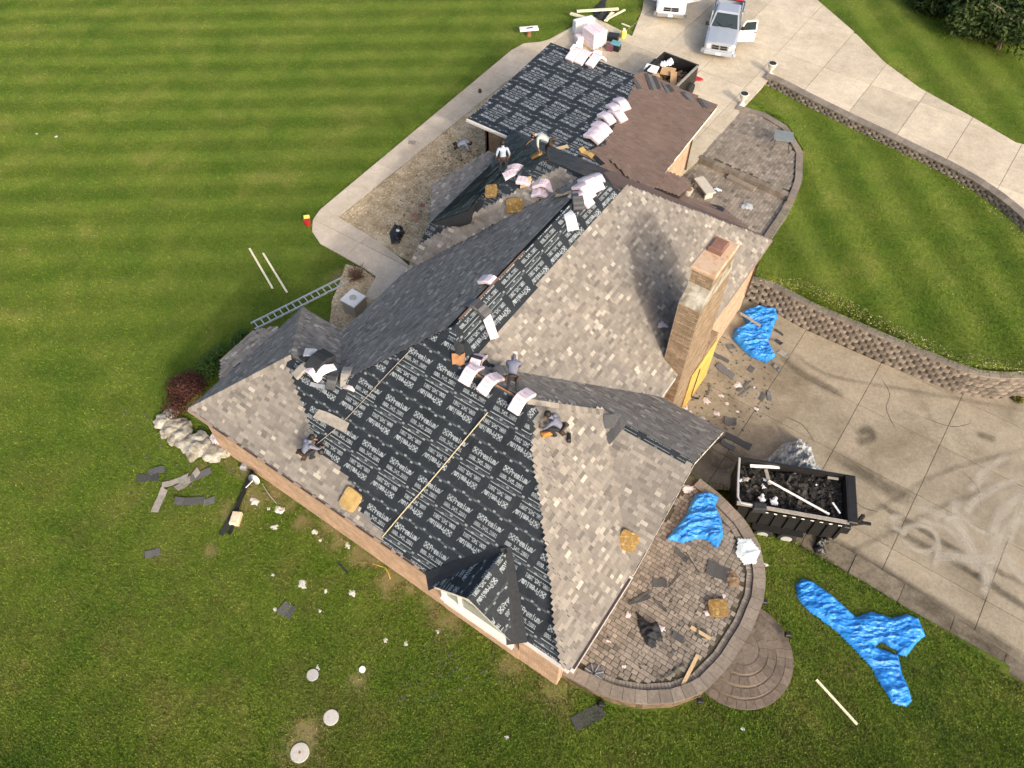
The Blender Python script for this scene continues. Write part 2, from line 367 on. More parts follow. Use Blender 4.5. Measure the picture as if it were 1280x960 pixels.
# --- grass
def grass_mat(name, blades=False):
    m, nt, bs = new_mat(name); p = pos(nt)
    sep = N(nt, 'SeparateXYZ'); nt.links.new(p, sep.inputs[0]); X, Y = sep.outputs[0], sep.outputs[1]
    c = ramp(nt, noise(nt, p, .33, 6, .72, .3), [(.22, (.031, .06, .006)), (.4, (.049, .081, .009)), (.56, (.068, .097, .013)), (.75, (.112, .12, .027))])
    fine = ramp(nt, noise(nt, p, 6, 6, .8), [(.25, (.6, .62, .55)), (.5, (.98, .98, .98)), (.75, (1.35, 1.32, 1.3))])
    c = mix(nt, 1, c, fine, 'MULTIPLY')
    # mowing stripes: left lawn (bands across the view) and right lawn (diagonal bands)
    def stripes(dx, dy, k, ph, amp, warp=.35):
        s = math_(nt, 'ADD', math_(nt, 'MULTIPLY', X, dx), math_(nt, 'MULTIPLY', Y, dy))
        s = math_(nt, 'ADD', s, math_(nt, 'MULTIPLY', noise(nt, p, .25, 2), warp))
        s = math_(nt, 'SINE', math_(nt, 'MULTIPLY_ADD', s, k, ph)); s = math_(nt, 'MULTIPLY', math_(nt, 'SIGN', s), math_(nt, 'POWER', math_(nt, 'ABSOLUTE', s), .6))
        return math_(nt, 'MULTIPLY', s, amp)
    far = N(nt, 'MapRange'); far.inputs[1].default_value = -4; far.inputs[2].default_value = -22; far.inputs[3].default_value = 1.56; far.inputs[4].default_value = 1.56; nt.links.new(X, far.inputs[0])
    fv = N(nt, 'VectorMath', operation='SCALE'); nt.links.new(c, fv.inputs[0]); nt.links.new(far.outputs[0], fv.inputs['Scale']); c = fv.outputs[0]
    lf = N(nt, 'MapRange'); lf.inputs[1].default_value = -8; lf.inputs[2].default_value = -15; nt.links.new(X, lf.inputs[0])
    # across-camera depth, fades towards the near lawn
    dpt = math_(nt, 'ADD', math_(nt, 'MULTIPLY', X, -math.sin(HEAD)), math_(nt, 'MULTIPLY', Y, math.cos(HEAD)))
    nf = N(nt, 'MapRange'); nf.inputs[1].default_value = 8; nf.inputs[2].default_value = 24; nf.inputs[3].default_value = .12; nt.links.new(dpt, nf.inputs[0])
    ang = HEAD+rad(2.0)
    s1 = math_(nt, 'MULTIPLY', math_(nt, 'MULTIPLY', stripes(-math.sin(ang), math.cos(ang), 2*math.pi/1.85, .6, .5, .34), lf.outputs[0]), nf.outputs[0])
    ri = N(nt, 'MapRange'); ri.inputs[1].default_value = -9; ri.inputs[2].default_value = -7; nt.links.new(X, ri.inputs[0])
    ry = N(nt, 'MapRange'); ry.inputs[1].default_value = 17; ry.inputs[2].default_value = 21; nt.links.new(Y, ry.inputs[0])
    a0 = P(1060, 150, 0); a1 = P(1215, 400, 0); d = (a1-a0).normalized()
    s2 = math_(nt, 'MULTIPLY', math_(nt, 'MULTIPLY', stripes(-d.y, d.x, 2*math.pi/2.6, 1.5, .7, .7), ri.outputs[0]), ry.outputs[0])
    s = math_(nt, 'ADD', s1, s2)
    c = mix(nt, math_(nt, 'MAXIMUM', s, 0), c, mix(nt, 1, c, (1.42, 1.3, 1.5), 'MULTIPLY'))
    c = mix(nt, math_(nt, 'MAXIMUM', math_(nt, 'MULTIPLY', s, -1), 0), c, mix(nt, 1, c, (.72, .78, .62), 'MULTIPLY'))
    # dry / worn patches close to the house on the near side
    nr = N(nt, 'MapRange'); nr.inputs[1].default_value = 14; nr.inputs[2].default_value = 4; nt.links.new(dpt, nr.inputs[0])
    dry = ramp(nt, noise(nt, p, .55, 8, .8, .5), [(.46, (0, 0, 0)), (.72, (.7,)*3)])
    c = mix(nt, math_(nt, 'MULTIPLY', dry, math_(nt, 'MAXIMUM', nr.outputs[0], .4)), c, (.115, .095, .034))
    grn = ramp(nt, noise(nt, p, .21, 3, .6), [(.56, (0, 0, 0)), (.72, (.7,)*3)])
    c = mix(nt, math_(nt, 'MULTIPLY', grn, nr.outputs[0]), c, (.028, .07, .008))
    # bare worn soil spots
    for q, r in SPOTS:
        dv = N(nt, 'VectorMath', operation='DISTANCE'); nt.links.new(p, dv.inputs[0]); dv.inputs[1].default_value = q
        g = N(nt, 'MapRange'); g.inputs[1].default_value = r; g.inputs[2].default_value = r*-.1; nt.links.new(math_(nt, 'ADD', dv.outputs['Value'], math_(nt, 'MULTIPLY', math_(nt, 'SUBTRACT', noise(nt, p, 1.9, 7, .8), .5), r*3.4)), g.inputs[0])
        c = mix(nt, math_(nt, 'MULTIPLY', g.outputs[0], .72), c, (.22, .165, .085))
    if blades:
        a = N(nt, 'Attribute', attribute_name='tone'); c = mix(nt, 1, c, ramp(nt, a.outputs['Fac'], [(0, (.75, .76, .72)), (.7, (1.4, 1.36, 1.3)), (1, (2.3, 2.1, 2.2))]), 'MULTIPLY')
        bs.inputs['Roughness'].default_value = .7
    else:
        bs.inputs['Roughness'].default_value = .95
        bump(nt, bs, noise(nt, p, 16, 5, .8), .9, .05)
    bs.inputs['Specular IOR Level'].default_value = .12
    nt.links.new(c, bs.inputs['Base Color']); return m
# ------------------------------------------------------------------ ground heights
Z_DRIVE = -1.6; Z_LAWN_R = -.3; Z_PATIO = .15
def sm(x): x = min(1, max(0, x)); return x*x*(3-2*x)
LOWER_DRIVE = [(p.x, p.y) for p in P2([(912, 392), (925, 372), (960, 386), (1000, 409), (1050, 431), (1100, 453), (1150, 473), (1200, 492), (1240, 498), (1290, 497), (1345, 485), (1420, 520)], Z_DRIVE)]
LOWER_DRIVE += [(22.0, 17.0), (22.0, 10.0), (12.7, 10.3), (8.8, 10.85), (6, 11), (3, 11), (1.2, 10.9), (.2, 10.3), (-2.9, 9.9), (-2.9, 19.9)]
INNER_LAWN_PX = [(935, 131), (962, 100), (1010, 122), (1100, 168), (1180, 209), (1240, 246), (1290, 286), (1400, 380), (1440, 470), (1340, 452), (1280, 462), (1200, 450), (1150, 430), (1100, 400), (1050, 375), (1000, 357), (960, 350), (944, 342), (952, 320), (985, 268), (1003, 225), (1004, 190), (985, 158), (960, 141)]
INNER_LAWN = [(p.x, p.y) for p in P2(INNER_LAWN_PX, Z_LAWN_R)]
UPPER_DRIVE_PX = [(672, 57), (740, 20), (790, 45), (803, 12), (812, -60), (985, -60), (1022, 0), (1066, 38), (1105, 77), (1150, 110), (1210, 143), (1270, 178), (1420, 215), (1480, 420), (1290, 280), (1240, 238), (1180, 203), (1100, 162), (1010, 118), (964, 95), (934, 130), (872, 200), (840, 230), (760, 160)]
UPPER_DRIVE = [(p.x, p.y) for p in P2(UPPER_DRIVE_PX, .03)]
WALK_PX = [(690, 48), (676, 52), (655, 54), (640, 62), (400, 262), (391, 275), (390, 289), (400, 304), (425, 318), (455, 335), (470, 345), (455, 372), (478, 378), (520, 340), (500, 322), (470, 300), (423, 271), (665, 76)]
WALK = [(p.x, p.y) for p in P2(WALK_PX, .04)]
COURT_PX = [(424, 272), (664, 77), (690, 110), (700, 200), (560, 300), (520, 330), (499, 320)]
COURT = [(p.x, p.y) for p in P2(COURT_PX, .02)]
BED_PX = [(432, 330), (452, 335), (468, 348), (455, 372), (520, 360), (480, 420), (430, 440), (412, 405), (415, 375), (425, 352)]
BED = [(p.x, p.y) for p in P2(BED_PX, .02)]
FOOT = [(-16.1, .14), (-.4, .14), (-.4, 9.9), (-2.9, 9.9), (-2.9, 20.0), (-8.9, 20.0), (-8.9, 25.8), (-17.6, 25.8), (-17.6, 20.1), (-15.7, 20.1), (-15.7, 14.6), (-13.9, 12.0), (-13.9, 5.57), (-16.1, 5.57)]
PATIO = []
for k in range(33):
    t = rad(-96+k/32*186); PATIO.append((-.15+4.35*math.cos(t)*(1.0 if t > 0 else .97), 5.0+4.45*math.sin(t)))
PATIO = [(-.4, .5)] + [p for p in PATIO if p[0] > -.4] + [(-.4, 9.5)]
STEPS_C = (3.55, 4.55)
UPATIO = [(p.x, p.y) for p in P2([(924, 133), (957, 141), (985, 158), (1004, 190), (1003, 225), (985, 268), (960, 305), (860, 262), (838, 232), (872, 199)], -.05)]
UP_HI = [(p.x, p.y) for p in P2([(923, 133), (957, 142), (983, 159), (1001, 190), (999, 222), (991, 245), (930, 219), (873, 196)], .03)]
UP_LO = [(p.x, p.y) for p in P2([(873, 196), (930, 219), (991, 247), (980, 268), (955, 310), (900, 275), (850, 246), (845, 228)], -.27)]
def ground_z(x, y):
    if inside((x, y), LOWER_DRIVE): return Z_DRIVE
    if inside((x, y), UPPER_DRIVE): return .03
    if inside((x, y), INNER_LAWN): return Z_LAWN_R
    return lawn_z(x, y)
def lawn_z(x, y):
    z = 0
    if y < 10.6 and x > -16:
        z = -.25*sm((x+12)/10)
        if x > -.5: z -= .32*sm((x+.5)/4)+.85*sm((y+.5*x-5)/8)
        if y > 5 and x < -.5: z = 0
    return z
SPOTS = [(P(375, 935, -.05), 1.0), (P(383, 912, -.05), .8), (P(448, 850, -.1), .55), (P(290, 640, 0), .8), (P(320, 625, 0), .7), (P(250, 588, 0), .5), (P(262, 690, 0), .45),
         (P(500, 715, -.15), 1.0), (P(560, 775, -.15), .8), (P(640, 830, -.2), .9), (P(695, 860, -.25), .9), (P(420, 660, -.1), .9), (P(455, 690, -.1), .8), (P(350, 600, 0), .7), *[(V(-15.4+k*.82, -.15+.25*math.sin(k*2.3), -.1), .42+.25*math.sin(k*1.7)**2) for k in range(13)], (P(330, 570, 0), .7), (P(425, 345, 0), .7), (P(418, 400, 0), .5)]
M['grass'] = grass_mat('lawn'); M['blade'] = grass_mat('grass_blades', True)
# one ground sheet, fine in view and running out to the horizon
def ground():
    xs = np.concatenate([[-900, -300, -120, -75], np.arange(-58, 24.01, .4), [40, 90, 300, 900]])
    ys = np.concatenate([[-900, -300, -90, -35], np.arange(-16, 60.01, .4), [80, 140, 300, 900]])
    gx, gy = np.meshgrid(xs, ys, indexing='ij'); gz = np.zeros(gx.shape)
    low = inside_np(gx, gy, [(p[0], p[1]) for p in LOWER_DRIVE]); inn = inside_np(gx, gy, INNER_LAWN)
    for i in range(gx.shape[0]):
        for j in range(gx.shape[1]):
            x, y = gx[i, j], gy[i, j]
            gz[i, j] = lawn_z(x, y) if abs(x) < 60 else 0
            if low[i, j]: gz[i, j] = Z_DRIVE-.2
            elif inn[i, j]: gz[i, j] = -1.9
            elif x > -3 and 10.1 < y < 30: gz[i, j] = -1.9 if y < 22.6 else -.55
            if x > 12.0 and 9.3 < y < 30 and not low[i, j]: gz[i, j] = min(gz[i, j], -1.5)
    up = inside_np(gx, gy, UPPER_DRIVE); gz[up] = -.12
    for poly in (WALK, COURT, BED, UPATIO): gz[inside_np(gx, gy, poly)] = -.12
    gz[inside_np(gx, gy, UP_HI)] = -.6; gz[inside_np(gx, gy, offset_in(UP_LO, -.7))] = -.6
    gz[inside_np(gx, gy, offset_in(FOOT, .5))] = -1.9; gz[inside_np(gx, gy, offset_in(PATIO, .4))] = -1.3
    wallp = [(p.x, p.y) for p in P2([(925, 372), (960, 386), (1000, 409), (1050, 431), (1100, 453), (1150, 473), (1200, 492), (1240, 498), (1290, 497), (1345, 485)], Z_DRIVE)]
    nx, ny = gx.shape; idx = np.arange(nx*ny).reshape(nx, ny)
    f = np.stack([idx[:-1, :-1], idx[1:, :-1], idx[1:, 1:], idx[:-1, 1:]], -1).reshape(-1, 4)
    me = bpy.data.meshes.new('ground'); me.from_pydata(np.stack([gx, gy, gz], -1).reshape(-1, 3).tolist(), [], f.tolist())
    me.polygons.foreach_set('use_smooth', [True]*len(f)); me.materials.append(M['grass'])
    o = bpy.data.objects.new('ground', me); col.objects.link(o); o['kind'] = 'structure'
ground()
def sheet(name, poly, z, m, th=.05, kind='structure', parent=None):
    mb = MB(); pts = [V(x, y, z) for x, y in poly]
    ar = sum(pts[i-1].x*pts[i].y-pts[i].x*pts[i-1].y for i in range(len(pts)))
    if ar < 0: pts.reverse()
    mb.prism(pts, V(0, 0, -th)); o = build(mb, name, m, parent, kind=kind)
    bm = bmesh.new(); bm.from_mesh(o.data); bmesh.ops.triangulate(bm, faces=[f for f in bm.faces if len(f.verts) > 4]); bm.to_mesh(o.data); bm.free()
    return o
sheet('lawn', INNER_LAWN, Z_LAWN_R, M['grass'], 1.2)
# ------------------------------------------------------------------ paving
def slabs(name, poly, z, origin, sa, sb, m, th=.12, gap=.012, rot=0, rnd=.5, seed=1):
    """a slab floor: every slab is a part of the (empty) floor object"""
    rng = random.Random(seed)
    root = thing(name, None, None, (origin[0], origin[1], z), kind='structure')
    ca, sa_ = math.cos(rot), math.sin(rot); tx = V(ca, sa_, 0); ty = V(-sa_, ca, 0); o = V(origin[0], origin[1], 0)
    pts = [V(x, y, 0) for x, y in poly]
    ar = sum(pts[i-1].x*pts[i].y-pts[i].x*pts[i-1].y for i in range(len(pts)))
    if ar < 0: pts.reverse()
    us = [(p-o).dot(tx) for p in pts]; vs_ = [(p-o).dot(ty) for p in pts]
    for i in range(math.floor(min(us)/sa), math.ceil(max(us)/sa)):
        for j in range(math.floor(min(vs_)/sb), math.ceil(max(vs_)/sb)):
            q = pts
            for n, d in ((-tx, -(o.dot(tx)+i*sa+gap)), (tx, o.dot(tx)+(i+1)*sa-gap), (-ty, -(o.dot(ty)+j*sb+gap)), (ty, o.dot(ty)+(j+1)*sb-gap)):
                q = clip(q, n, d)
                if len(q) < 3: break
            if len(q) < 3: continue
            a = abs(sum(q[k-1].x*q[k].y-q[k].x*q[k-1].y for k in range(len(q))))/2
            if a < .06: continue
            mb = MB(); dz = rng.uniform(-.004, .004)
            mb.prism([V(p.x, p.y, z+dz) for p in q], V(0, 0, -th), 0, .5+rng.uniform(-rnd, rnd)*.6)
            s = build(mb, 'slab', m, root)
            if len(q) > 4:
                bm = bmesh.new(); bm.from_mesh(s.data); bmesh.ops.triangulate(bm, faces=[f for f in bm.faces if len(f.verts) > 4]); bm.to_mesh(s.data); bm.free()
    return root
_o = P(1029.7, 84.4, .03)
slabs('upper_driveway', UPPER_DRIVE, .03, _o, 2.87, 4.6, M['drive'], .16, .012, rad(-1.5), .42)
sheet('driveway_joint_bed', UPPER_DRIVE, -.02, M['paver_joint'], .1)
_o = P(1073, 505.6, Z_DRIVE)
LD = slabs('lower_driveway', LOWER_DRIVE, Z_DRIVE, _o, 3.54, 2.86, M['lower_drive'], .15, .011, rad(-1.0), .25, 4)
sheet('lower_driveway_joint_bed', LOWER_DRIVE, Z_DRIVE-.04, M['paver_joint'], .1)
_o = P(388, 272, .04)
slabs('front_walk', WALK, .04, _o, 3.2, 2.55, M['walk'], .16, .009, rad(1), .3, 5)
sheet('gravel_bed', COURT, .015, M['court'], .15); sheet('gravel_bed', BED, .012, M['gravel'], .15)
def stone_scatter(polys, n, name, m, z, rmin, rmax, seed):
    rng = random.Random(seed); mb = MB()
    for poly in polys:
        xs = [p[0] for p in poly]; ys = [p[1] for p in poly]
        for _ in range(n):
            x = rng.uniform(min(xs), max(xs)); y = rng.uniform(min(ys), max(ys))
            if not inside((x, y), poly) or inside((x, y), FOOT): continue
            r = rng.uniform(rmin, rmax); a = rng.uniform(0, 6.3); e = [V(x+r*math.cos(a+k*1.571)*rng.uniform(.7, 1.3), y+r*math.sin(a+k*1.571)*rng.uniform(.7, 1.3), z) for k in range(4)]
            t = V(x+rng.uniform(-.3, .3)*r, y+rng.uniform(-.3, .3)*r, z+r*.8); tn = rng.random()
            for k in range(4): mb.face([e[k], e[(k+1) % 4], t], 0, tn)
    return build(mb, name, m, kind='stuff')
stone_scatter([COURT], 10000, 'courtyard_gravel', M['stones'], .015, .025, .06, 5)
stone_scatter([BED], 3000, 'bed_gravel', M['stones'], .012, .025, .06, 6)
# kerb strip beside the lower driveway
KERB = [(1.9, 10.25), (3.0, 10.16), (5.7, 10.14), (7.6, 10.05), (10.5, 9.93), (12.7, 9.72), (20, 9.4), (20, 10.2), (12.7, 10.32), (8.8, 10.86), (6, 11.02), (3, 11.02), (1.4, 10.95)]
kr = thing('kerb', 'long weathered concrete kerb between the lower lawn and the lower driveway', 'kerb', V(6, 10.5, -1.6))
def kerb():
    a = [V(x, y, 0) for x, y in KERB]; rng = random.Random(4)
    for i, (u0, u1) in enumerate([(1.3, 2.6), (2.62, 4.4), (4.42, 6.3), (6.32, 8.2), (8.22, 10.1), (10.12, 12.0), (12.02, 14), (14.02, 20)]):
        q = clip(clip(a[::1], V(-1, 0, 0), -u0), V(1, 0, 0), u1)
        if sum(q[k-1].x*q[k].y-q[k].x*q[k-1].y for k in range(len(q))) < 0: q.reverse()
        mb = MB(); z = -1.46+rng.uniform(-.012, .012); mb.prism([V(p.x, p.y, z) for p in q], V(0, 0, -.4), 0, rng.uniform(.2, .75)); build(mb, 'kerb_stone', M['curb'], kr)
kerb()
def pavers(poly, z, parent, lw, lh, nind, seed, th=.05, ang=0, jit=.25, near=None):
    rng = random.Random(seed); ca, sn = math.cos(ang), math.sin(ang); tx = V(ca, sn, 0); ty = V(-sn, ca, 0)
    us = [V(*p, 0).dot(tx) for p in poly]; vs_ = [V(*p, 0).dot(ty) for p in poly]; L = []
    v = min(vs_)
    while v < max(vs_):
        u = min(us)-rng.random()*lw
        while u < max(us):
            wd = lw*rng.uniform(1-jit, 1+jit); cu, cv = u+wd/2, v+lh/2; p = tx*cu+ty*cv
            if inside((p.x, p.y), poly) and inside(tuple((p+tx*wd*.4)[:2]), poly) and inside(tuple((p-tx*wd*.4)[:2]), poly): L.append((p, wd))
            u += wd
        v += lh
    near = near or CAM
    L.sort(key=lambda q: (q[0]-near).length)
    R = Matrix.Rotation(ang, 3, 'Z'); cache = {}; mb = MB()
    for i, (p, wd) in enumerate(L):
        t = min(1, max(0, rng.gauss(.5, .22))); c = V(p.x, p.y, z-th/2+rng.uniform(-.006, .006))
        if i < nind:
            k = (round(wd/lw*6), round(t*6))
            if k not in cache:
                q = MB(); q.box((0, 0, 0), (k[0]/6*lw-.016, lh-.016, th), None, 0, k[1]/6, .008); cache[k] = q.mesh('paver', M['paver'])
            link('paver', cache[k], c, 0, parent, R)
        else: mb.box(c, (wd-.016, lh-.016, th), R, 0, t, .008)
    if mb.v: build(mb, 'paver_field', M['paver'], parent, kind='stuff')
def ring_blocks(path, width, z0, z1, parent, name, m, seg, seed, closed=False, side=1, gap=.012, trows=.5):
    """blocks along a 2D path, offset to its left by width*side"""
    rng = random.Random(seed); pts = [Vector(p) for p in path]
    if closed: pts.append(pts[0])
    d = [0]
    for i in range(1, len(pts)): d.append(d[-1]+(pts[i]-pts[i-1]).length)
    n = max(1, round(d[-1]/seg))
    def at(s):
        for i in range(1, len(d)):
            if s <= d[i] or i == len(d)-1:
                k = (s-d[i-1])/max(1e-6, d[i]-d[i-1]); p = pts[i-1].lerp(pts[i], k); t = (pts[i]-pts[i-1]).normalized(); 
                t0 = (pts[i-1]-pts[max(0, i-2)]); t2 = (pts[min(len(pts)-1, i+1)]-pts[i])
                tt = t*1.0
                if k < .5 and t0.length > 1e-6: tt = t*(.5+k)+t0.normalized()*(.5-k)
                elif k >= .5 and t2.length > 1e-6: tt = t*(1.5-k)+t2.normalized()*(k-.5)
                tt.normalize(); return p, Vector((-tt.y, tt.x))*side
    for i in range(n):
        s0 = d[-1]*i/n+gap/2; s1 = d[-1]*(i+1)/n-gap/2
        (a, na), (b, nb) = at(s0), at(s1); z = z1+rng.uniform(-.004, .004)
        loop = [V(*a, z), V(*b, z), V(*(b+nb*width), z), V(*(a+na*width), z)]
        if side < 0: loop.reverse()
        mb = MB(); mb.prism(loop, V(0, 0, z0-z1), 0, rng.uniform(.2, .8)); build(mb, name, m, parent)
# main terrace
PATIO = [(-.38, .46), (.55, .57), (1.39, .74), (2.28, 1.16), (3.1, 1.8), (3.68, 2.6), (4.0, 3.8), (4.1, 5.3), (4.0, 6.5), (3.68, 7.4), (3.05, 8.3), (2.18, 8.92), (.97, 9.35), (.06, 9.52), (-.38, 9.55)]
terr = thing('terrace', None, None, (1.5, 5, Z_PATIO), kind='structure')
pin = offset_in(PATIO, .62)
pin = [(max(x, -.37), y) for x, y in pin]
sh = sheet('paving_bed', PATIO, Z_PATIO-.03, M['paver_joint'], 1.0, kind=None, parent=terr)
pavers([(-.34 if x < .4 else x, y) for x, y in offset_in(PATIO, .66)], Z_PATIO, terr, .215, .165, 300, 3, ang=0)
ring_blocks(offset_in(PATIO, .42)[1:-1], .2, Z_PATIO-.05, Z_PATIO+.012, terr, 'edge_paver', M['paver'], .12, 6)
tw = thing('terrace_wall', 'low curved tan brick wall with wide cap stones around the half round paved terrace', 'wall', (2, 5, -.6))
mb = MB(); pp = PATIO
for i in range(1, len(pp)-0):
    a, b = pp[i-1], pp[i]; mb.face([V(*a, -1.7), V(*b, -1.7), V(*b, .12), V(*a, .12)])
    ia, ib = offset_in(PATIO, .38)[i-1], offset_in(PATIO, .38)[i]; mb.face([V(*ib, -.2), V(*ia, -.2), V(*ia, .12), V(*ib, .12)])
build(mb, 'wall_face', M['brick'], tw)
ring_blocks(offset_in(PATIO, -.03)[0:-1], .42, .12, .24, tw, 'cap_stone', M['cap'], .42, 8)
mb = MB()
for (x, y) in ((3.95, 3.3), (.1, .36), (4.2, 6.7)):
    pass
st = thing('garden_steps', 'half round brown paved steps going down from the terrace to the lawn', 'steps', (5, 4.6, -.6))
for k, (r, z) in enumerate([(1.86, -.5), (1.53, -.33), (1.2, -.16), (.87, .01)]):
    c = STEPS_C; mbp = MB(); loop = [V(c[0]+.55+r*math.cos(t)*1.0, c[1]+.1+r*math.sin(t), z-.004) for t in [rad(-152+i*6) for i in range(46)]]
    mbp.prism(loop, V(0, 0, -.5)); b = build(mbp, 'tread', M['step'], st)
    bm = bmesh.new(); bm.from_mesh(b.data); bmesh.ops.triangulate(bm, faces=[f for f in bm.faces if len(f.verts) > 4]); bm.to_mesh(b.data); bm.free()
    ring_blocks([(c[0]+.55+r*math.cos(t), c[1]+.1+r*math.sin(t)) for t in [rad(-150+i*5) for i in range(51)]], .27, z-.15, z+.012, st, 'step_stone', M['step'], .34, 20+k)
ring_blocks([(4.0+.25*math.cos(t), 4.9+.7*math.sin(t)) for t in [rad(-80+i*20) for i in range(9)]], .5, -.3, .03, st, 'step_stone', M['step'], .4, 31)
# upper terrace with two levels
ut = thing('upper_terrace', None, None, (-6, 29, -.2), kind='structure')
sheet('upper_bed', UP_HI, -.01, M['paver_joint'], .5, None, ut); sheet('lower_bed', UP_LO, -.31, M['paver_joint'], .3, None, ut)
pavers(offset_in(UP_HI, .22), .03, ut, .25, .17, 150, 11, ang=rad(90)); pavers(offset_in(UP_LO, .1), -.27, ut, .25, .17, 130, 12, ang=rad(90))
ring_blocks([(p.x, p.y) for p in P2([(922, 131), (957, 141), (985, 158), (1004, 190), (1003, 225), (994, 250)], .1)], .36, -.5, .1, ut, 'edge_stone', M['cap'], .4, 13, side=-1)
ring_blocks([(p.x, p.y) for p in P2([(994, 250), (985, 268), (960, 305), (944, 335), (932, 352)], -.15)], .4, -.9, -.15, ut, 'edge_stone', M['cap'], .45, 14, side=-1)
_s = [(p.x, p.y) for p in P2([(873, 197), (930, 221), (989, 247)], .05)]
ring_blocks(_s, .3, -.4, .055, ut, 'edge_stone', M['block'], .3, 15, side=1)
_s = [(p.x, p.y) for p in P2([(912, 217), (946, 234)], -.12)]
ring_blocks(_s, .32, -.4, -.12, ut, 'step_stone', M['cap'], .4, 16, side=-1)
# ------------------------------------------------------------------ retaining walls: every block its own part
def block_mesh(L, H, D, t):
    """split-face block: face looks to -y, bevelled three-facet front"""
    mb = MB(); h = H/2; l = L/2; b = .028; c = L*.22
    prof = [(-l+.012, .06), (-c, 0), (c, 0), (l-.012, .06)]
    lo = [V(x, y+.012, -h+.012) for x, y in prof]; hi = [V(x, y+.012, h-.012) for x, y in prof]; bk = [V(-l*.8, D, -h+.006), V(l*.8, D, -h+.006), V(l*.8, D, h-.006), V(-l*.8, D, h-.006)]
    for i in range(3): mb.face([lo[i], lo[i+1], hi[i+1], hi[i]], 0, t)
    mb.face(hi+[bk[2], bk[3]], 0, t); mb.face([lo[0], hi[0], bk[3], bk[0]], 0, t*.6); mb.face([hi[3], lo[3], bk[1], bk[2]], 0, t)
    return mb
def block_wall(root, path, z0, courses, bh, bl, depth, batter, seed, capped=True, cap_w=.4, steps=None):
    rng = random.Random(seed); cache = {}
    pts = [Vector(p[:2]) for p in path]
    # smooth the path
    fine = []
    for i in range(len(pts)-1):
        p0 = pts[max(0, i-1)]; p1 = pts[i]; p2 = pts[i+1]; p3 = pts[min(len(pts)-1, i+2)]
        for k in range(8):
            t = k/8; fine.append(.5*((2*p1)+(p2-p0)*t+(2*p0-5*p1+4*p2-p3)*t*t+(3*p1-p0-3*p2+p3)*t**3))
    fine.append(pts[-1])
    d = [0]
    for i in range(1, len(fine)): d.append(d[-1]+(fine[i]-fine[i-1]).length)
    def at(s):
        s = min(max(s, 0), d[-1])
        for i in range(1, len(d)):
            if s <= d[i]:
                k = (s-d[i-1])/max(1e-6, d[i]-d[i-1]); return fine[i-1].lerp(fine[i], k), (fine[i]-fine[i-1]).normalized()
        return fine[-1], (fine[-1]-fine[-2]).normalized()
    for c in range(courses):
        n = int(d[-1]/bl)
        for i in range(n):
            s = (i+.5+(.5 if c % 2 else 0))*d[-1]/n
            if s > d[-1]: continue
            if steps and c >= steps(s/d[-1]): continue
            p, t = at(s); nrm = Vector((-t.y, t.x)); p = p+nrm*(batter*c)
            k = rng.randrange(5)
            if k not in cache: cache[k] = block_mesh(d[-1]/n, bh, depth, .15+k*.18).mesh('block', M['block'])
            link('block', cache[k], V(p.x, p.y, z0+bh*(c+.5)), 0, root, Matrix.Rotation(math.atan2(t.y, t.x)+rng.uniform(-.02, .02), 3, 'Z'))
    if capped:
        path2 = []
        for s in np.linspace(0, d[-1], 50):
            p, t = at(s); path2.append(p+Vector((-t.y, t.x))*(batter*courses-.03))
        ring_blocks(path2, cap_w, z0+bh*courses, z0+bh*courses+.08, root, 'cap_stone', M['cap'], .45, seed+1)
rw = thing('retaining_wall', 'tall curved split face block retaining wall between the right lawn and lower driveway', 'wall', P(1100, 453, Z_DRIVE))
RW = P2([(917, 383), (934, 378), (960, 387), (1000, 409), (1050, 431), (1100, 453), (1150, 474), (1200, 493), (1235, 498), (1275, 497), (1330, 487)], Z_DRIVE)
block_wall(rw, RW, Z_DRIVE, 6, .2, .42, .3, .035, 2, cap_w=.34)
lw = thing('garden_wall', 'long low block wall edging the upper driveway above the right lawn', 'wall', P(1100, 165, 0))
LW = P2([(953, 106), (970, 113), (1008, 133), (1058, 158), (1098, 177), (1138, 197), (1178, 217), (1213, 237), (1248, 262), (1282, 292), (1318, 328)], -.3)
block_wall(lw, LW, -.35, 3, .15, .42, .3, .03, 5, True, .5)
# dry white stones and weeds strip above the retaining wall
VERGE = [(p.x, p.y) for p in P2([(945, 350), (1000, 362), (1050, 385), (1100, 410), (1150, 436), (1200, 456), (1280, 466), (1340, 456), (1340, 446), (1280, 452), (1200, 440), (1150, 420), (1100, 394), (1050, 369), (1000, 348)], -.3)]
stone_scatter([VERGE], 4200, 'verge_gravel', M['stones'], -.3, .012, .035, 15)
VERGE2 = [(p.x, p.y) for p in P2([(960, 108), (1010, 128), (1100, 171), (1180, 212), (1225, 240), (1290, 300), (1280, 305), (1215, 243), (1180, 219), (1150, 205), (1010, 132)], -.3)]
stone_scatter([VERGE2], 1800, 'wall_gravel', M['stones'], -.3, .012, .035, 16)
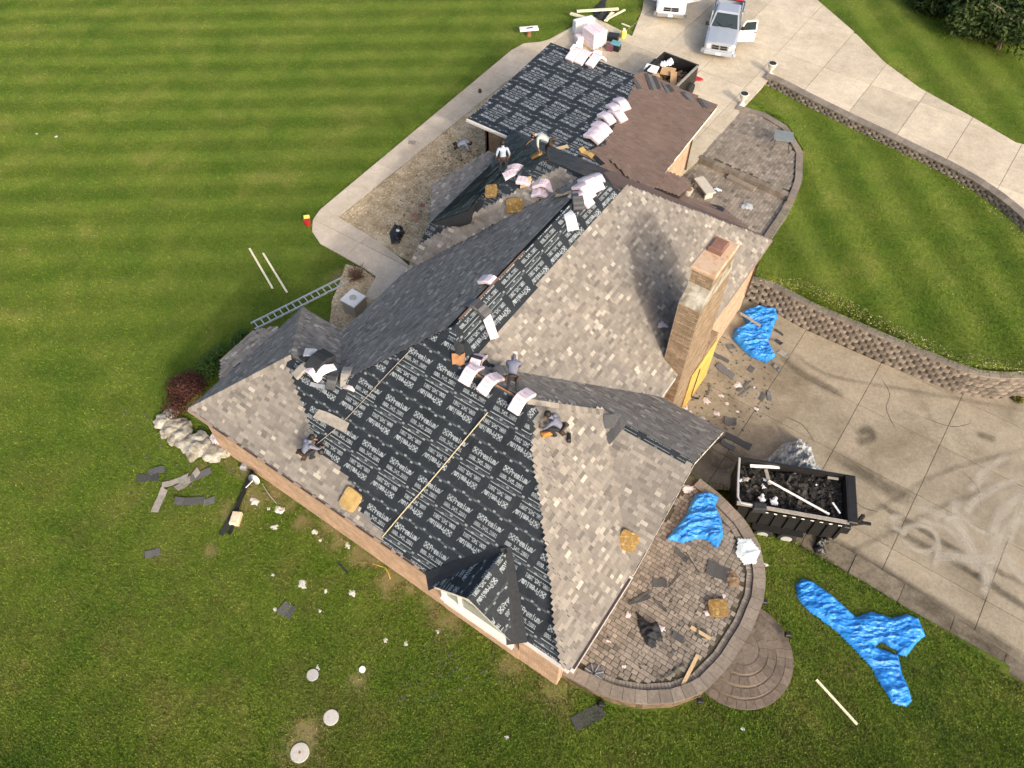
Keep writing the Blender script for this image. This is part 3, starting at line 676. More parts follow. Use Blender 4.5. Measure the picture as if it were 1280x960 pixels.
# ------------------------------------------------------------------ house
TP = .75; ZE = 2.7
def zSW(a, b): return ZE+TP*b
def zSE(a, b): return ZE+TP*(-2.5-a)
def zSEl(a, b): return ZE-TP*a
def zNEa(a, b): return ZE+TP*(10.3-b)
def zNW(a, b): return ZE+TP*(a+14.32)
def zNWw(a, b): return ZE+TP*(a+16.5)
def zNEw(a, b): return ZE+TP*(5.97-b)
def zENT(a, b): return ZE+TP*(b-9.9)
def zPOR(a, b): return ZE+TP*(a+16.13)
def zNE(a, b): return ZE+TP*(20.4-b)
def zGAB(a, b): return ZE+TP*(b-3.7)
def zGAR(a, b): return 2.72+.07*(b-19.7)
def onpl(fn, pxs):
    """pixels intersected with the roof plane fn"""
    out = []
    z00 = fn(0, 0); ka = fn(1, 0)-z00; kb = fn(0, 1)-z00
    for q in pxs:
        r = ray(*q); k = r.z-ka*r.x-kb*r.y; t = (z00+ka*CAM.x+kb*CAM.y-CAM.z)/k; out.append(CAM+r*t)
    return out
def pl3(fn, ab): return [V(a, b, fn(a, b)) for a, b in ab]
ROOF = {}
ROOF['SW'] = (zSW, [(-16.5, 0), (0, 0), (-5.15, 5.15), (-7.65, 5.15), (-8.41, 5.91), (-11.335, 2.985), (-13.515, 2.985)])
ROOF['SEl'] = (zSEl, [(0, 0), (0, 3.7), (-3.3, 7.0), (-5.15, 5.15)])
ROOF['GAB'] = (zGAB, [(.1, 3.7), (.1, 7.0), (-3.3, 7.0), (0, 3.7)])
ROOF['NEa'] = (zNEa, [(.1, 10.3), (-2.5, 10.3), (-7.65, 5.15), (-5.15, 5.15), (-3.3, 7.0), (.1, 7.0)])
ROOF['SE'] = (zSE, [(-2.5, 10.3), (-2.5, 20.4), (-8.41, 14.49), (-8.41, 5.91), (-7.65, 5.15)])
ROOF['NW'] = (zNW, [(-8.41, 5.91), (-8.41, 14.49), (-9.07, 15.15), (-14.32, 9.9), (-14.32, 5.97), (-11.335, 2.985)])
ROOF['NWw'] = (zNWw, [(-16.5, 5.97), (-16.5, 0), (-13.515, 2.985)])
ROOF['NEw'] = (zNEw, [(-14.32, 5.97), (-16.5, 5.97), (-13.515, 2.985), (-11.335, 2.985)])
ROOF['ENT'] = (zENT, [(-14.32, 9.9), (-9.07, 15.15), (-10.88, 15.15), (-14.33, 11.7)])
ROOF['POR'] = (zPOR, [(-14.33, 11.7), (-10.88, 15.15), (-16.13, 20.4), (-16.5, 18.3), (-16.7, 14.9)])
ROOF['NE'] = (zNE, [(-2.5, 20.4), (-16.13, 20.4), (-10.88, 15.15), (-9.07, 15.15), (-8.41, 14.49)])
ROOF['GAR'] = (zGAR, [(-18.4, 19.75), (-8.36, 19.75), (-8.4, 27.0), (-18.25, 27.1)])
def zPO2(a, b): return 2.78+.22*(a+16.6)
_w = onpl(zPOR, [(617, 196), (610, 225), (586, 262)])
ROOF['POR'] = (zPOR, [(-14.33, 11.7), (-10.88, 15.15), (-16.13, 20.4)]+[(q.x, q.y) for q in _w])
ROOF['PO2'] = (zPO2, [(q.x, q.y) for q in onpl(zPO2, [(535, 283), (540, 231), (611, 189), (620, 194), (613, 226), (588, 264)])])
def roof_z(x, y):
    z = -99
    for k, (fn, ab) in ROOF.items():
        if inside((x, y), ab): z = max(z, fn(x, y))
    return z
def surf_z(x, y):
    z = roof_z(x, y)
    if z > -50: return z
    if inside((x, y), PATIO): return Z_PATIO
    if inside((x, y), UP_HI): return .03
    if inside((x, y), UP_LO): return -.27
    return ground_z(x, y)
def hit(px, py, dz=0.0):
    """first point of the built scene seen at this pixel (used once, to learn where things lie)"""
    r = ray(px, py); t = (10-CH)/r.z; st_ = .05
    while True:
        p = CAM+r*t
        if p.z <= surf_z(p.x, p.y)+dz or p.z < -3: break
        t += st_
    lo, hi = t-st_, t
    for _ in range(12):
        m_ = (lo+hi)/2; p = CAM+r*m_
        if p.z <= surf_z(p.x, p.y)+dz: hi = m_
        else: lo = m_
    return CAM+r*hi
house = thing('house', 'large tan brick house with a steep shingle roof half stripped to black underlayment', 'house', V(-8, 10, 0))
def ccw_up(p):
    n = V(0, 0, 0)
    for i in range(len(p)): n += p[i-1].cross(p[i])
    return p if n.z > 0 else p[::-1]
def plane_frame(p):
    n = V(0, 0, 0)
    for i in range(len(p)): n += p[i-1].cross(p[i])
    n.normalize(); tx = V(0, 0, 1).cross(n).normalized(); ty = n.cross(tx); return n, tx, ty
def tri_obj(o):
    bm = bmesh.new(); bm.from_mesh(o.data); bmesh.ops.triangulate(bm, faces=[f for f in bm.faces if len(f.verts) > 4]); bm.to_mesh(o.data); bm.free()
def deck(key, label=None, m=None):
    p = ccw_up(pl3(*ROOF[key])); n, tx, ty = plane_frame(p)
    mb = MB(); mb.prism([q-n*.03 for q in p], V(0, 0, -.16), 0, .5, 1); o = build(mb, 'roof', [m or M['felt'], M['felt'] if key in ('PO2', 'POR') else M['trim']], house); tri_obj(o)
    if label: o['label'] = label
    return o
def strips(par, poly, wd, m, seed, v_off=0):
    """courses of underlayment lapped over one another; each course is a sub-part"""
    rng = random.Random(seed); p = ccw_up(poly); n, tx, ty = plane_frame(p)
    vs_ = [q.dot(ty) for q in p]; v = math.floor((min(vs_)-v_off)/wd)*wd+v_off; k = 0
    while v < max(vs_):
        q = clip(clip(p, -ty, -v), ty, v+wd)
        if len(q) >= 3:
            mb = MB(); off = [(.004+.006*(1-(a.dot(ty)-v)/wd)) for a in q]
            mb.prism([a+n*o for a, o in zip(q, off)], n*-.006, 0, rng.random()); o = build(mb, 'underlayment_strip', m, par); tri_obj(o)
        v += wd; k += 1
TONES = lambda rng: min(1, max(0, rng.choice([rng.gauss(.3, .13), rng.gauss(.48, .14), rng.gauss(.56, .12), rng.gauss(.78, .14)])))
def shingles(par, poly, m, e=.13, wmin=.11, wmax=.32, nind=0, seed=1, lift=.014, tones=TONES, grad=None):
    rng = random.Random(seed); p = ccw_up(poly); n, tx, ty = plane_frame(p); o = p[0]
    U = [(q-o).dot(tx) for q in p]; Vv = [(q-o).dot(ty) for q in p]; L = []
    v = min(Vv)-.02; row = 0
    while v < max(Vv):
        vc = v+e/2; xs = []
        for i in range(len(p)):
            a, b = (U[i-1], Vv[i-1]), (U[i], Vv[i])
            if (a[1] > vc) != (b[1] > vc): xs.append(a[0]+(vc-a[1])*(b[0]-a[0])/(b[1]-a[1]))
        xs.sort()
        for k in range(0, len(xs)-1, 2):
            u = xs[k]+(rng.random()-.5)*.1; first = True
            while u < xs[k+1]-.03:
                wd = rng.uniform(wmin, wmax) if not first else rng.uniform(.08, wmax); first = False
                u1 = min(u+wd, xs[k+1]+rng.uniform(-.03, .03))
                if u1-u > .03: L.append((u, u1, v, tones(rng), rng.random()))
                u = u1
        v += e; row += 1
    def geo(mb, base, u0, u1, v0, t, r, fx, fy, fn):
        lo = lift*(1.0 if r < .5 else 1.6); g = .003
        a = base+fx*(u0+g)+fy*v0; b = base+fx*(u1-g)+fy*v0; c = base+fx*(u1-g)+fy*(v0+e+.012); d = base+fx*(u0+g)+fy*(v0+e+.012)
        A, B_, C, D = a+fn*lo, b+fn*lo, c+fn*.006, d+fn*.006
        mb.face([A, B_, C, D], 0, t); mb.face([a, b, B_, A], 0, t*.9); mb.face([b, c, C, B_], 0, t*.9); mb.face([d, a, A, D], 0, t*.9)
    L.sort(key=lambda s: (o+tx*s[0]+ty*s[2]-CAM).length) if nind else None
    big = MB(); cache = {}; F = Matrix((tx, ty, n)).transposed()
    for i, (u0, u1, v0, t, r) in enumerate(L):
        if i < nind:
            k = (max(2, round((u1-u0)/.04)), round(t*10), r < .5)
            if k not in cache:
                q = MB(); geo(q, V(0, 0, 0), 0, k[0]*.04, 0, k[1]/10, r, V(1, 0, 0), V(0, 1, 0), V(0, 0, 1)); cache[k] = q.mesh('shingle', m)
            link('shingle', cache[k], o+tx*u0+ty*v0+n*.008, 0, par, F)
        else: geo(big, o+n*.008, u0, u1, v0, t, r, tx, ty, n)
    if big.v: build(big, 'shingle_cover', m, par, kind='stuff')
def caps(par, a, b, m, wd=.3, step=.16, seed=1, sag=.09):
    """overlapping ridge cap shingles from a (low) to b (high)"""
    rng = random.Random(seed); a = Vector(a); b = Vector(b); d = (b-a); L = d.length; d.normalize(); x = d.cross(V(0, 0, 1)).normalized(); up = x.cross(d); mb = MB()
    k = 0
    while k < L:
        t = TONES(rng); p = a+d*k; q = a+d*min(L, k+step*1.15); l = .03+rng.random()*.01
        for s in (-1, 1):
            e = [p+up*(l+.02), p+x*s*wd/2-V(0, 0, sag)+up*(l+.012), q+x*s*wd/2-V(0, 0, sag)+up*(l-.006), q+up*l]
            mb.face(e if s > 0 else e[::-1], 0, t)
            f = [p+up*.0, p+x*s*wd/2-V(0, 0, sag), e[1], e[0]]; mb.face(f if s < 0 else f[::-1], 0, t*.7)
        k += step
    build(mb, 'ridge_cap', m, par, kind='stuff')
BARK = M['shingle']
r = deck('SW', 'front roof slope with printed black underlayment and new shingles started at its left end')
strips(r, pl3(*ROOF['SW']), .87, M['under'], 1, .0)
shingles(r, onpl(zSW, [(241, 511), (356, 448), (364, 468), (372, 492), (384, 520), (396, 560), (423, 583), (445, 612), (452, 640), (482, 671), (478, 675)]), BARK, seed=3)
caps(r, V(-16.5, 0, 2.72), V(-13.515, 2.985, zSW(0, 2.985)), BARK, seed=4)
r = deck('SEl'); strips(r, pl3(*ROOF['SEl']), .87, M['under'], 2)
shingles(r, onpl(zSEl, [(702, 838), (716, 835)])+pl3(zSEl, [(.03, 3.78), (-3.3, 7.12), (-3.6, 6.75)])+onpl(zSEl, [(724, 508), (688, 500), (672, 512), (668, 545), (664, 560), (672, 610), (684, 700), (692, 780)]), BARK, nind=300, seed=5)
caps(r, V(-3.3, 7.0, zSEl(-3.3, 0)), V(-5.1, 5.15, zSEl(-5.15, 0)), BARK, seed=6)
r = deck('GAB'); strips(r, pl3(*ROOF['GAB']), .87, M['under2'], 3); shingles(r, pl3(zGAB, [(.1, 3.6), (.1, 6.88), (-.5, 6.84), (-2.3, 6.78), (-2.5, 6.95), (-3.36, 7.0), (-.06, 3.66), (0, 3.6)]), BARK, seed=7)
r = deck('NEa'); shingles(r, pl3(*ROOF['NEa']), BARK, seed=8)
r = deck('SE', 'wide rear roof slope of tan shingles with a black strip left bare below the ridge'); strips(r, pl3(*ROOF['SE']), .87, M['under'], 4, .35)
shingles(r, onpl(zSE, [(783, 231), (690, 337), (597, 442), (612, 455), (640, 466), (819, 495)])+pl3(zSE, [(-2.47, 10.28), (-2.47, 20.42)]), BARK, seed=9)
r = deck('NW'); shingles(r, pl3(zNW, [(-8.62, 5.75), (-8.62, 14.49), (-9.07, 15.1), (-14.34, 9.85), (-14.34, 5.97), (-11.335, 3.0)]), BARK, seed=10)
r = deck('NWw'); shingles(r, pl3(*ROOF['NWw']), BARK, seed=11); caps(r, V(-16.5, 5.97, 2.72), V(-13.515, 2.985, zSW(0, 2.985)), BARK, seed=12)
r = deck('NEw'); shingles(r, pl3(*ROOF['NEw']), BARK, seed=13)
r = deck('ENT'); strips(r, pl3(*ROOF['ENT']), .5, M['under2'], 5); shingles(r, pl3(zENT, [(-14.32, 9.9), (-9.3, 14.92), (-10.2, 15.1), (-14.33, 10.95)]), BARK, seed=14)
r = deck('POR'); strips(r, pl3(*ROOF['POR']), .5, M['under2'], 6); 
mb = MB(); mb.prism([q-V(0, 0, .15) for q in ccw_up(pl3(*ROOF['POR']))], V(0, 0, -.6)); tri_obj(build(mb, 'roof_curb', M['felt'], house))
r = deck('PO2'); shingles(r, pl3(*ROOF['PO2']), BARK, seed=15)
r = deck('NE'); strips(r, pl3(*ROOF['NE']), .5, M['under2'], 7)
BT = lambda rng: min(1, max(0, rng.gauss(.5, .13)))
shingles(r, pl3(zNE, [(-2.5, 20.4), (-10.5, 20.4), (-10.0, 18.6), (-8.0, 15.5), (-7.7, 15.2)]), M['brown_shingle'], seed=16, wmin=.28, wmax=.32, tones=BT)
r = deck('GAR', 'low garage roof, left part under printed black underlayment and right part old brown shingles'); strips(r, pl3(*ROOF['GAR']), .87, M['under'], 8, .2)
shingles(r, onpl(zGAR, [(793, 93), (805, 89), (896, 132), (832, 215), (838, 219)])+pl3(zGAR, [(-8.37, 19.75), (-11.6, 19.75)])+onpl(zGAR, [(757, 206), (724, 192), (757, 181), (785, 124), (791, 110)]), M['brown_shingle'], seed=17, wmin=.28, wmax=.32, tones=BT)
mb = MB()   # loose felt strips lying on the old shingles at the garage ridge
rng = random.Random(8)
for x0, y0, x1, y1 in ((808, 93, 815, 113), (812, 94, 819, 112), (817, 96, 824, 112), (829, 104, 836, 117), (834, 107, 841, 115), (853, 116, 861, 125), (858, 118, 865, 126), (873, 124, 881, 135), (879, 127, 886, 136), (792, 99, 800, 112)):
    a = onpl(zGAR, [(x0, y0), (x1, y1)]); mb.bar(a[0]+V(0, 0, .05), a[1]+V(0, 0, .045), .2, .012, 0, rng.random())
build(mb, 'felt_strip', M['scrap'], r, kind='stuff')
# lower brown porch roof between the garage and the rear slope
_q = P2([(762, 207), (831, 214), (867, 228), (849, 247), (786, 231)], 2.55); _q[0].z += .35; _q[4].z += .3
mb = MB(); mb.prism(ccw_up(_q), V(0, 0, -.14), 0, .5, 1); r = build(mb, 'porch_roof', [M['felt'], M['gutter']], house); tri_obj(r); shingles(r, [k+V(0, 0, .012) for k in _q], M['brown_shingle'], seed=71, wmin=.28, wmax=.32, tones=BT)
_q = P2([(846, 243), (902, 258), (934, 284), (938, 296), (900, 279), (850, 258)], 2.3)
for k in (3, 4, 5): _q[k].z += .12
mb = MB(); mb.prism(ccw_up(_q), V(0, 0, -.12), 0, .5, 1); r = build(mb, 'porch_roof', [M['felt'], M['gutter']], house); tri_obj(r); shingles(r, [k+V(0, 0, .012) for k in _q], M['brown_shingle'], seed=72, wmin=.28, wmax=.32, tones=BT)
# bay roof on the west side
_b = P2([(271, 479), (276, 452), (317, 413), (346, 407)], 2.5)
bay = [V(-16.47, _b[0].y, 2.73), _b[1], _b[2], V(-16.47, _b[3].y, 2.73)]
mb = MB(); apex0, apex1 = V(-16.47, bay[0].y+.85, 2.745), V(-16.47, bay[3].y-.85, 2.745)
for f in ([bay[0], apex0, bay[1]], [bay[1], apex0, apex1, bay[2]], [bay[2], apex1, bay[3]]): mb.prism(ccw_up(f), V(0, 0, -.1), 0, .5, 1)
r = build(mb, 'bay_roof', [M['felt'], M['trim']], house)
for i, f in enumerate(([bay[0], apex0, bay[1]], [bay[1], apex0, apex1, bay[2]], [bay[2], apex1, bay[3]])): shingles(r, [q+V(0, 0, .01) for q in f], BARK, seed=60+i)
mb = MB(); mb.prism([V(-17.0, 2.0, 2.25), V(-16.1, 1.2, 2.25), V(-16.1, 4.7, 2.25), V(-17.0, 3.9, 2.25)], V(0, 0, -2.4)); build(mb, 'bay', M['brick'], house)
# entrance gable on the front slope
gz = zSW(0, 1.667)
mb = MB(); L0 = V(-5.1, -.3, 2.69); L1 = V(-5.1, 0, 2.7); R0 = V(-1.83, -.3, 2.69); R1 = V(-1.83, 0, 2.7); T0 = V(-3.45, -.3, gz); T1 = V(-3.45, 1.667, gz)
gl = [L0+V(0, 0, .03), T0+V(0, 0, .03), T1+V(0, 0, .03), L1+V(0, 0, .03)]; gr = [T0+V(0, 0, .03), R0+V(0, 0, .03), R1+V(0, 0, .03), T1+V(0, 0, .03)]
mb.prism(ccw_up(gl), V(0, 0, -.14), 0, .5, 1); mb.prism(ccw_up(gr), V(0, 0, -.14), 0, .5, 1)
r = build(mb, 'gable_roof', [M['felt'], M['trim']], house); strips(r, gl, .87, M['under'], 21, .1); strips(r, gr, .87, M['under'], 22, .5)
mb = MB()
for a, b, s in ((L1+V(-.1, -.25, 0), T1, 1), (R1+V(.1, -.25, 0), T1, 1)):
    d = (b-a).normalized(); x = V(0, 0, 1).cross(d).normalized()*.32
    mb.face(ccw_up([a-x+V(0, 0, .045), a+x+V(0, 0, .045), b+x*.55+V(0, 0, .06), b-x*.55+V(0, 0, .06)]))
    mb.face(ccw_up([a-x+V(0, 0, .09), a+V(0, 0, .05), b+V(0, 0, .065), b-x*.55+V(0, 0, .085)]))
build(mb, 'valley_membrane', M['felt'], r)
# ---- walls
def wall(a, b, z0, z1, m='brick', name='wall'):
    mb = MB(); d = (V(b[0], b[1], 0)-V(a[0], a[1], 0)).normalized(); n = V(d.y, -d.x, 0); q = [V(*a, z1), V(*b, z1), V(*b, z1)-n*.22, V(*a, z1)-n*.22]
    mb.prism(ccw_up(q), V(0, 0, z0-z1)); return build(mb, name, M[m], house)
wall((-16.1, .14), (-5.0, .14), -.7, 2.6); wall((-1.9, .14), (-.4, .14), -.9, 2.6); wall((-.4, .4), (-.4, 9.9), -1.7, 2.6)
wall((-.41, 9.9), (-2.7, 9.9), -1.7, 2.58); wall((-2.68, 10.12), (-2.68, 20.0), -1.7, 2.5); wall((-2.69, 20), (-8.9, 20), -.5, 2.5)
wall((-8.9, 20.0), (-8.9, 25.8), -.5, 2.62, 'brick'); wall((-8.91, 25.8), (-17.6, 25.8), -.3, 2.6, 'garage_brick'); wall((-17.6, 25.79), (-17.6, 20.1), -.3, 2.6, 'garage_brick')
wall((-17.59, 20.1), (-15.7, 20.1), -.3, 2.58, 'garage_brick'); wall((-15.7, 20.09), (-15.7, 14.6), -.3, 2.4); wall((-15.7, 14.6), (-13.9, 12.0), -.3, 2.4); wall((-13.9, 12.0), (-13.9, 5.57), -.3, 2.55)
wall((-13.91, 5.57), (-16.1, 5.57), -.3, 2.55); wall((-16.1, 5.56), (-16.1, .41), -.3, 2.55)
mb = MB(); mb.prism([V(-.41, 3.9, 2.62), V(-.41, 10.1, 2.62), V(-.41, 7, 5.0)], V(-.2, 0, 0)); build(mb, 'gable_wall', M['brick'], house)
mb = MB(); mb.prism(ccw_up([V(-15.9, .62, -.3), V(-.62, .62, -.3), V(-.62, 9.7, -.3), V(-3.1, 9.7, -.3), V(-3.1, 19.8, -.3), V(-15.5, 19.8, -.3), V(-13.8, 5, -.3)]), V(0, 0, -.2)); build(mb, 'floor_slab', M['conc_cap'], house)
# entrance bay: white panelled front below the small gable
mb = MB(); mb.box((-3.52, .1, .95), (2.8, .14, .62)); mb.box((-4.88, .1, 1.75), (.16, .14, 1.7)); mb.box((-2.2, .1, 1.7), (.16, .14, 1.4)); mb.box((-4.2, .1, 1.7), (.1, .12, 1.4)); mb.box((-3.52, .04, 1.27), (2.82, .24, .06))
fr = build(mb, 'entry_frame', M['white'], house)
wall((-4.99, .12), (-1.91, .12), -.7, .66); mb = MB(); mb.box((-3.4, .14, 1.9), (2.9, .05, 1.3)); build(mb, 'glazing', mat('green_glass', (.09, .11, .07), (.13, .15, .1), 2, .15, spec=.6), house)
# gutters, fascia, downspouts
mb = MB(); mb.bar((-1.75, -.05, 2.66), (0, -.05, 2.66), .1, .09); build(mb, 'gutter', M['trim'], house)
mb = MB(); mb.bar((-16.5, -.05, 2.66), (-5.2, -.05, 2.66), .09, .09); g = build(mb, 'gutter', M['tan_gutter'], house)
mb = MB(); rng = random.Random(2); a = -15.2
while a < -5.6:
    l = rng.uniform(.15, .8); mb.bar((a, -.055, 2.708), (min(a+l, -5.4), -.055, 2.708), .06, .012); a += l+rng.uniform(.1, .5)
build(mb, 'gutter_trough', M['gutter'], g)
mb = MB(); mb.bar((.07, 0, 2.67), (.07, 3.6, 2.67), .12, .1); g2 = build(mb, 'gutter', M['trim'], house)
mb = MB(); mb.bar((.07, .1, 2.725), (.07, 3.5, 2.725), .08, .012); build(mb, 'gutter_trough', M['gutter'], g2)
mb = MB(); mb.bar((-2.46, 10.3, 2.66), (-2.46, 11.4, 2.66), .08, .08); build(mb, 'gutter', M['trim'], house)
mb = MB(); mb.bar((-2.46, 15.8, 2.66), (-2.46, 20.4, 2.66), .08, .08); build(mb, 'gutter', M['tan_gutter'], house)
mb = MB(); mb.bar((-18.4, 19.68, 2.7), (-14.0, 19.68, 2.7), .12, .12); build(mb, 'gutter', M['trim'], house)
def downspout(pts, m='gutter'):
    mb = MB(); mb.tube(pts, .045, 6); return build(mb, 'downspout', M[m], house)
downspout([V(-17.5, 19.95, 2.6), V(-17.5, 20.03, 2.4), V(-17.5, 20.03, 0)]); downspout([V(-8.8, 25.7, 2.6), V(-8.82, 25.7, 2.4), V(-8.82, 25.7, .05)])
downspout([V(-2.5, 19.8, 2.55), V(-2.6, 19.8, 2.3), V(-2.6, 19.8, -.4)]); downspout([V(-14.4, -.05, 2.6), V(-14.2, .3, 2.2), V(-13.75, .33, .9), V(-13.7, .33, .1)])
# chimney
ch = thing('chimney', 'tall tan stone chimney with sloped shoulders and a rusty cap beside the gable end', 'chimney', V(-2.7, 13, -1.6))
ch.parent = None
mb = MB(); A0, A1 = -3.12, -2.3
mb.prism(ccw_up([V(A0, 11.6, 6.35), V(A1, 11.6, 6.35), V(A1, 14.1, 6.35), V(A0, 14.1, 6.35)]), V(0, 0, -7.95)); build(mb, 'stack', M['chimney_stone'], ch)
mb = MB()
lo = [V(A0, 11.6, 6.352), V(A1, 11.6, 6.352), V(A1, 14.1, 6.352), V(A0, 14.1, 6.352)]; hi = [V(A0+.03, 12.15, 7.0), V(A1-.03, 12.15, 7.0), V(A1-.03, 13.95, 7.0), V(A0+.03, 13.95, 7.0)]
for i in range(4): j = (i+1) % 4; mb.face([lo[i], lo[j], hi[j], hi[i]])
mb.face(hi); build(mb, 'shoulder', M['stone'], ch)
mb = MB(); mb.box((-2.71, 12.98, 7.3), (.8, 1.75, .6)); build(mb, 'crown_course', M['chimney_stone'], ch)
mb = MB(); mb.box((-2.71, 12.98, 7.68), (.92, 1.86, .14), None, 0, .5, .03); build(mb, 'cap_slab', mat('rust_stained_cap', (.4, .25, .14), (.5, .37, .26), 2.2, .8, .3, 30, c3=(.33, .13, .05)), ch)
mb = MB(); mb.box((-2.78, 13.3, 7.86), (.5, .62, .22), None, 0, .5, .04); build(mb, 'flue_cover', mat('flue_cover', (.16, .085, .06), (.22, .12, .09), 4, .8), ch)
mb = MB(); mb.box((-2.26, 14.3, -.25), (.03, 2.5, 2.7)); build(mb, 'plywood_sheet', M['ply'], ch)
mb = MB(); mb.box((-2.5, 14.75, -.05), (.42, 1.3, 3.1)); build(mb, 'fireplace_base', M['chimney_stone'], ch)
mb = MB(); mb.box((-2.217, 13.9, -.3), (.02, .05, 2.0)); build(mb, 'gap_strip', M['felt'], ch)
# ------------------------------------------------------------------ loose objects
def jig(rng, s): return rng.uniform(-s, s)
M['bundle'] = None
def bundle_mat():
    m, nt, bs = new_mat('shingle_bundle_wrapper'); p = N(nt, 'TexCoord').outputs['Object']
    sep = N(nt, 'SeparateXYZ'); nt.links.new(p, sep.inputs[0])
    c = ramp(nt, noise(nt, p, 7, 4, .7), [(.3, (.74, .63, .66)), (.6, (.64, .52, .56)), (.8, (.77, .7, .72))])
    # printed rows of small dark lettering across the middle of the wrapper
    row = math_(nt, 'GREATER_THAN', math_(nt, 'SINE', math_(nt, 'MULTIPLY', sep.outputs[0], 40)), .25)
    let = math_(nt, 'GREATER_THAN', noise(nt, p, 26, 2, .5), .52)
    mid = math_(nt, 'LESS_THAN', math_(nt, 'ABSOLUTE', sep.outputs[1]), .1); mx = math_(nt, 'LESS_THAN', math_(nt, 'ABSOLUTE', sep.outputs[0]), .26)
    f = math_(nt, 'MULTIPLY', math_(nt, 'MULTIPLY', row, let), math_(nt, 'MULTIPLY', mid, mx))
    c = mix(nt, math_(nt, 'MULTIPLY', f, .6), c, (.16, .09, .12)); nt.links.new(c, bs.inputs['Base Color']); bs.inputs['Roughness'].default_value = .4
    bump(nt, bs, noise(nt, p, 14, 4, .7, 1), .35, .02); return m
M['bundle'] = bundle_mat()
def bundle_mesh(L, Wd, th, b0, b1, seed, mt=None, torn=0):
    """slab of shingles, x along its length; its two ends droop by b0 / b1 radians (draped over a ridge)"""
    rng = random.Random(seed); mb = MB(); n = 8; top = []; 
    for i in range(n+1):
        s = (i/n-.5)*L; f = abs(s)/(L/2); b = b0 if s < 0 else b1
        k = max(0, abs(s)-.06); x = math.copysign(min(abs(s), .06)+k*math.cos(b), s); z = -k*math.sin(b)
        top.append((x, z+rng.uniform(-.006, .006), b*math.copysign(1, s)*min(1, f*4)))
    ring = []
    for x, z, b in top:
        nx, nz = math.sin(b), math.cos(b); w = Wd/2*rng.uniform(.97, 1.03)
        ring.append([V(x, -w, z), V(x+nx*th*.75, -w-.004, z+nz*th*.75), V(x+nx*th, -w+.025, z+nz*th), V(x+nx*th, w-.025, z+nz*th), V(x+nx*th*.75, w+.004, z+nz*th*.75), V(x, w, z)])
    for i in range(n):
        for k in range(6):
            j = (k+1) % 6; mb.face([ring[i][k], ring[i][j], ring[i+1][j], ring[i+1][k]][::-1], 1 if (torn and rng.random() < torn) else 0, rng.random())
    mb.face(ring[0]); mb.face(ring[-1][::-1])
    return mb.mesh('shingle_bundle', [mt or M['bundle'], M['scrap']])
_bm = {}
def bundle(px, py, ang, label, group, bend=(.62, .62), z=None, lift=0.0, L=.98, pitch=0, roll=0, mt=None, th=.125, wd=.41, torn=0):
    L *= (.93, 1.0, 1.06, .97)[int(px+py) % 4]; k = (bend, L, mt.name if mt else 0, th, wd, torn)
    if k not in _bm: _bm[k] = bundle_mesh(L, wd, th, bend[0], bend[1], len(_bm), mt, torn)
    p = hit(px, py) if z is None else P(px, py, z)
    R = Matrix.Rotation(ang, 3, 'Z') @ Matrix.Rotation(roll, 3, 'X') @ Matrix.Rotation(pitch, 3, 'Y')
    o = link('shingle_bundle', _bm[k], p+V(0, 0, lift+.03), 0, None, R); return tag(o, label, 'shingle bundle', group)
D90 = math.pi/2
GB = 'wrapped shingle bundles laid along the roof ridges'
# on the main ridge A (front)
bundle(589, 466, D90, 'pale pink bundle with torn wrapper at the left end of the short front ridge', GB, (.64, .64), lift=.06)
bundle(596, 455, D90+.25, 'half unwrapped shingle bundle lying behind the leftmost bundle of the front ridge', GB, (.6, .6), lift=.12, torn=.5)
bundle(613, 478, D90-.15, 'white shingle bundle beside the standing roofer in black trousers', GB, (.64, .64), lift=.05)
bundle(623, 468, D90-.5, 'grey open shingle bundle just left of the standing roofer in black trousers', GB, (.5, .6), lift=.08, mt=M['scrap'])
bundle(652, 500, D90-.05, 'single white bundle draped at the right end of the front ridge', GB, (.64, .55), lift=.05, L=1.1)
bundle(614, 353, 0, 'white bundle draped alone over the long ridge above the bare strip', GB, (.62, .62), lift=.05)
bundle(608, 398, -.55, 'long white wrapper twisted down the bare strip below the lone ridge bundle', GB, (.1, .62), lift=.06, L=1.5, wd=.3, th=.06)
bundle(597, 384, -.1, 'flat grey stack of shingles straddling the long ridge', GB, (.62, .5), lift=.04, mt=M['scrap'])
bundle(712, 275, -.7, 'bright white bundle lying on the bare strip right of the vent', GB, (.3, .62), lift=.05, mt=M['fabric_white'])
bundle(680, 232, .25, 'arched white bundle at the upper end of the gray roof slope', GB, (.6, .6), lift=.06)
bundle(676, 243, .4, 'small white bundle tucked under the arched bundle by the gray slope', GB, (.5, .5), lift=.03, L=.7)
for i, (x, y, a, lf) in enumerate(((727, 247, .5, .05), (730, 239, .35, .12), (736, 233, .2, .19), (743, 228, .1, .1), (747, 224, .05, .03))):
    bundle(x, y, a-.6, ['lowest pink bundle of the fanned pile on the main ridge', 'second pink bundle from the bottom of the fanned main ridge pile', 'topmost pink bundle of the fanned pile on the main ridge', 'pink bundle partly hidden at the back of the fanned pile on the ridge', 'rearmost bundle of the fanned ridge pile with gray shingles showing'][i], GB, (.62, .62), lift=lf, torn=.15 if i == 4 else 0)
bundle(722, 254, -.9, 'unwrapped gray shingle stack in front of the fanned pile of bundles', GB, (.2, .5), lift=.08, mt=M['scrap'], L=.8)
bundle(646, 213, .5, 'crumpled pink bundle beside the roofer in a light shirt at the entry roof', GB, (.5, .5), lift=.06)
bundle(641, 219, .9, 'opened pink wrapper slumped under the crumpled bundle at the entry roof', GB, (.4, .5), lift=.02, L=.8)
bundle(655, 229, .3, 'short white wrapped bundle between the entry roof and arched bundle', GB, (.1, .1), lift=.04, L=.6)
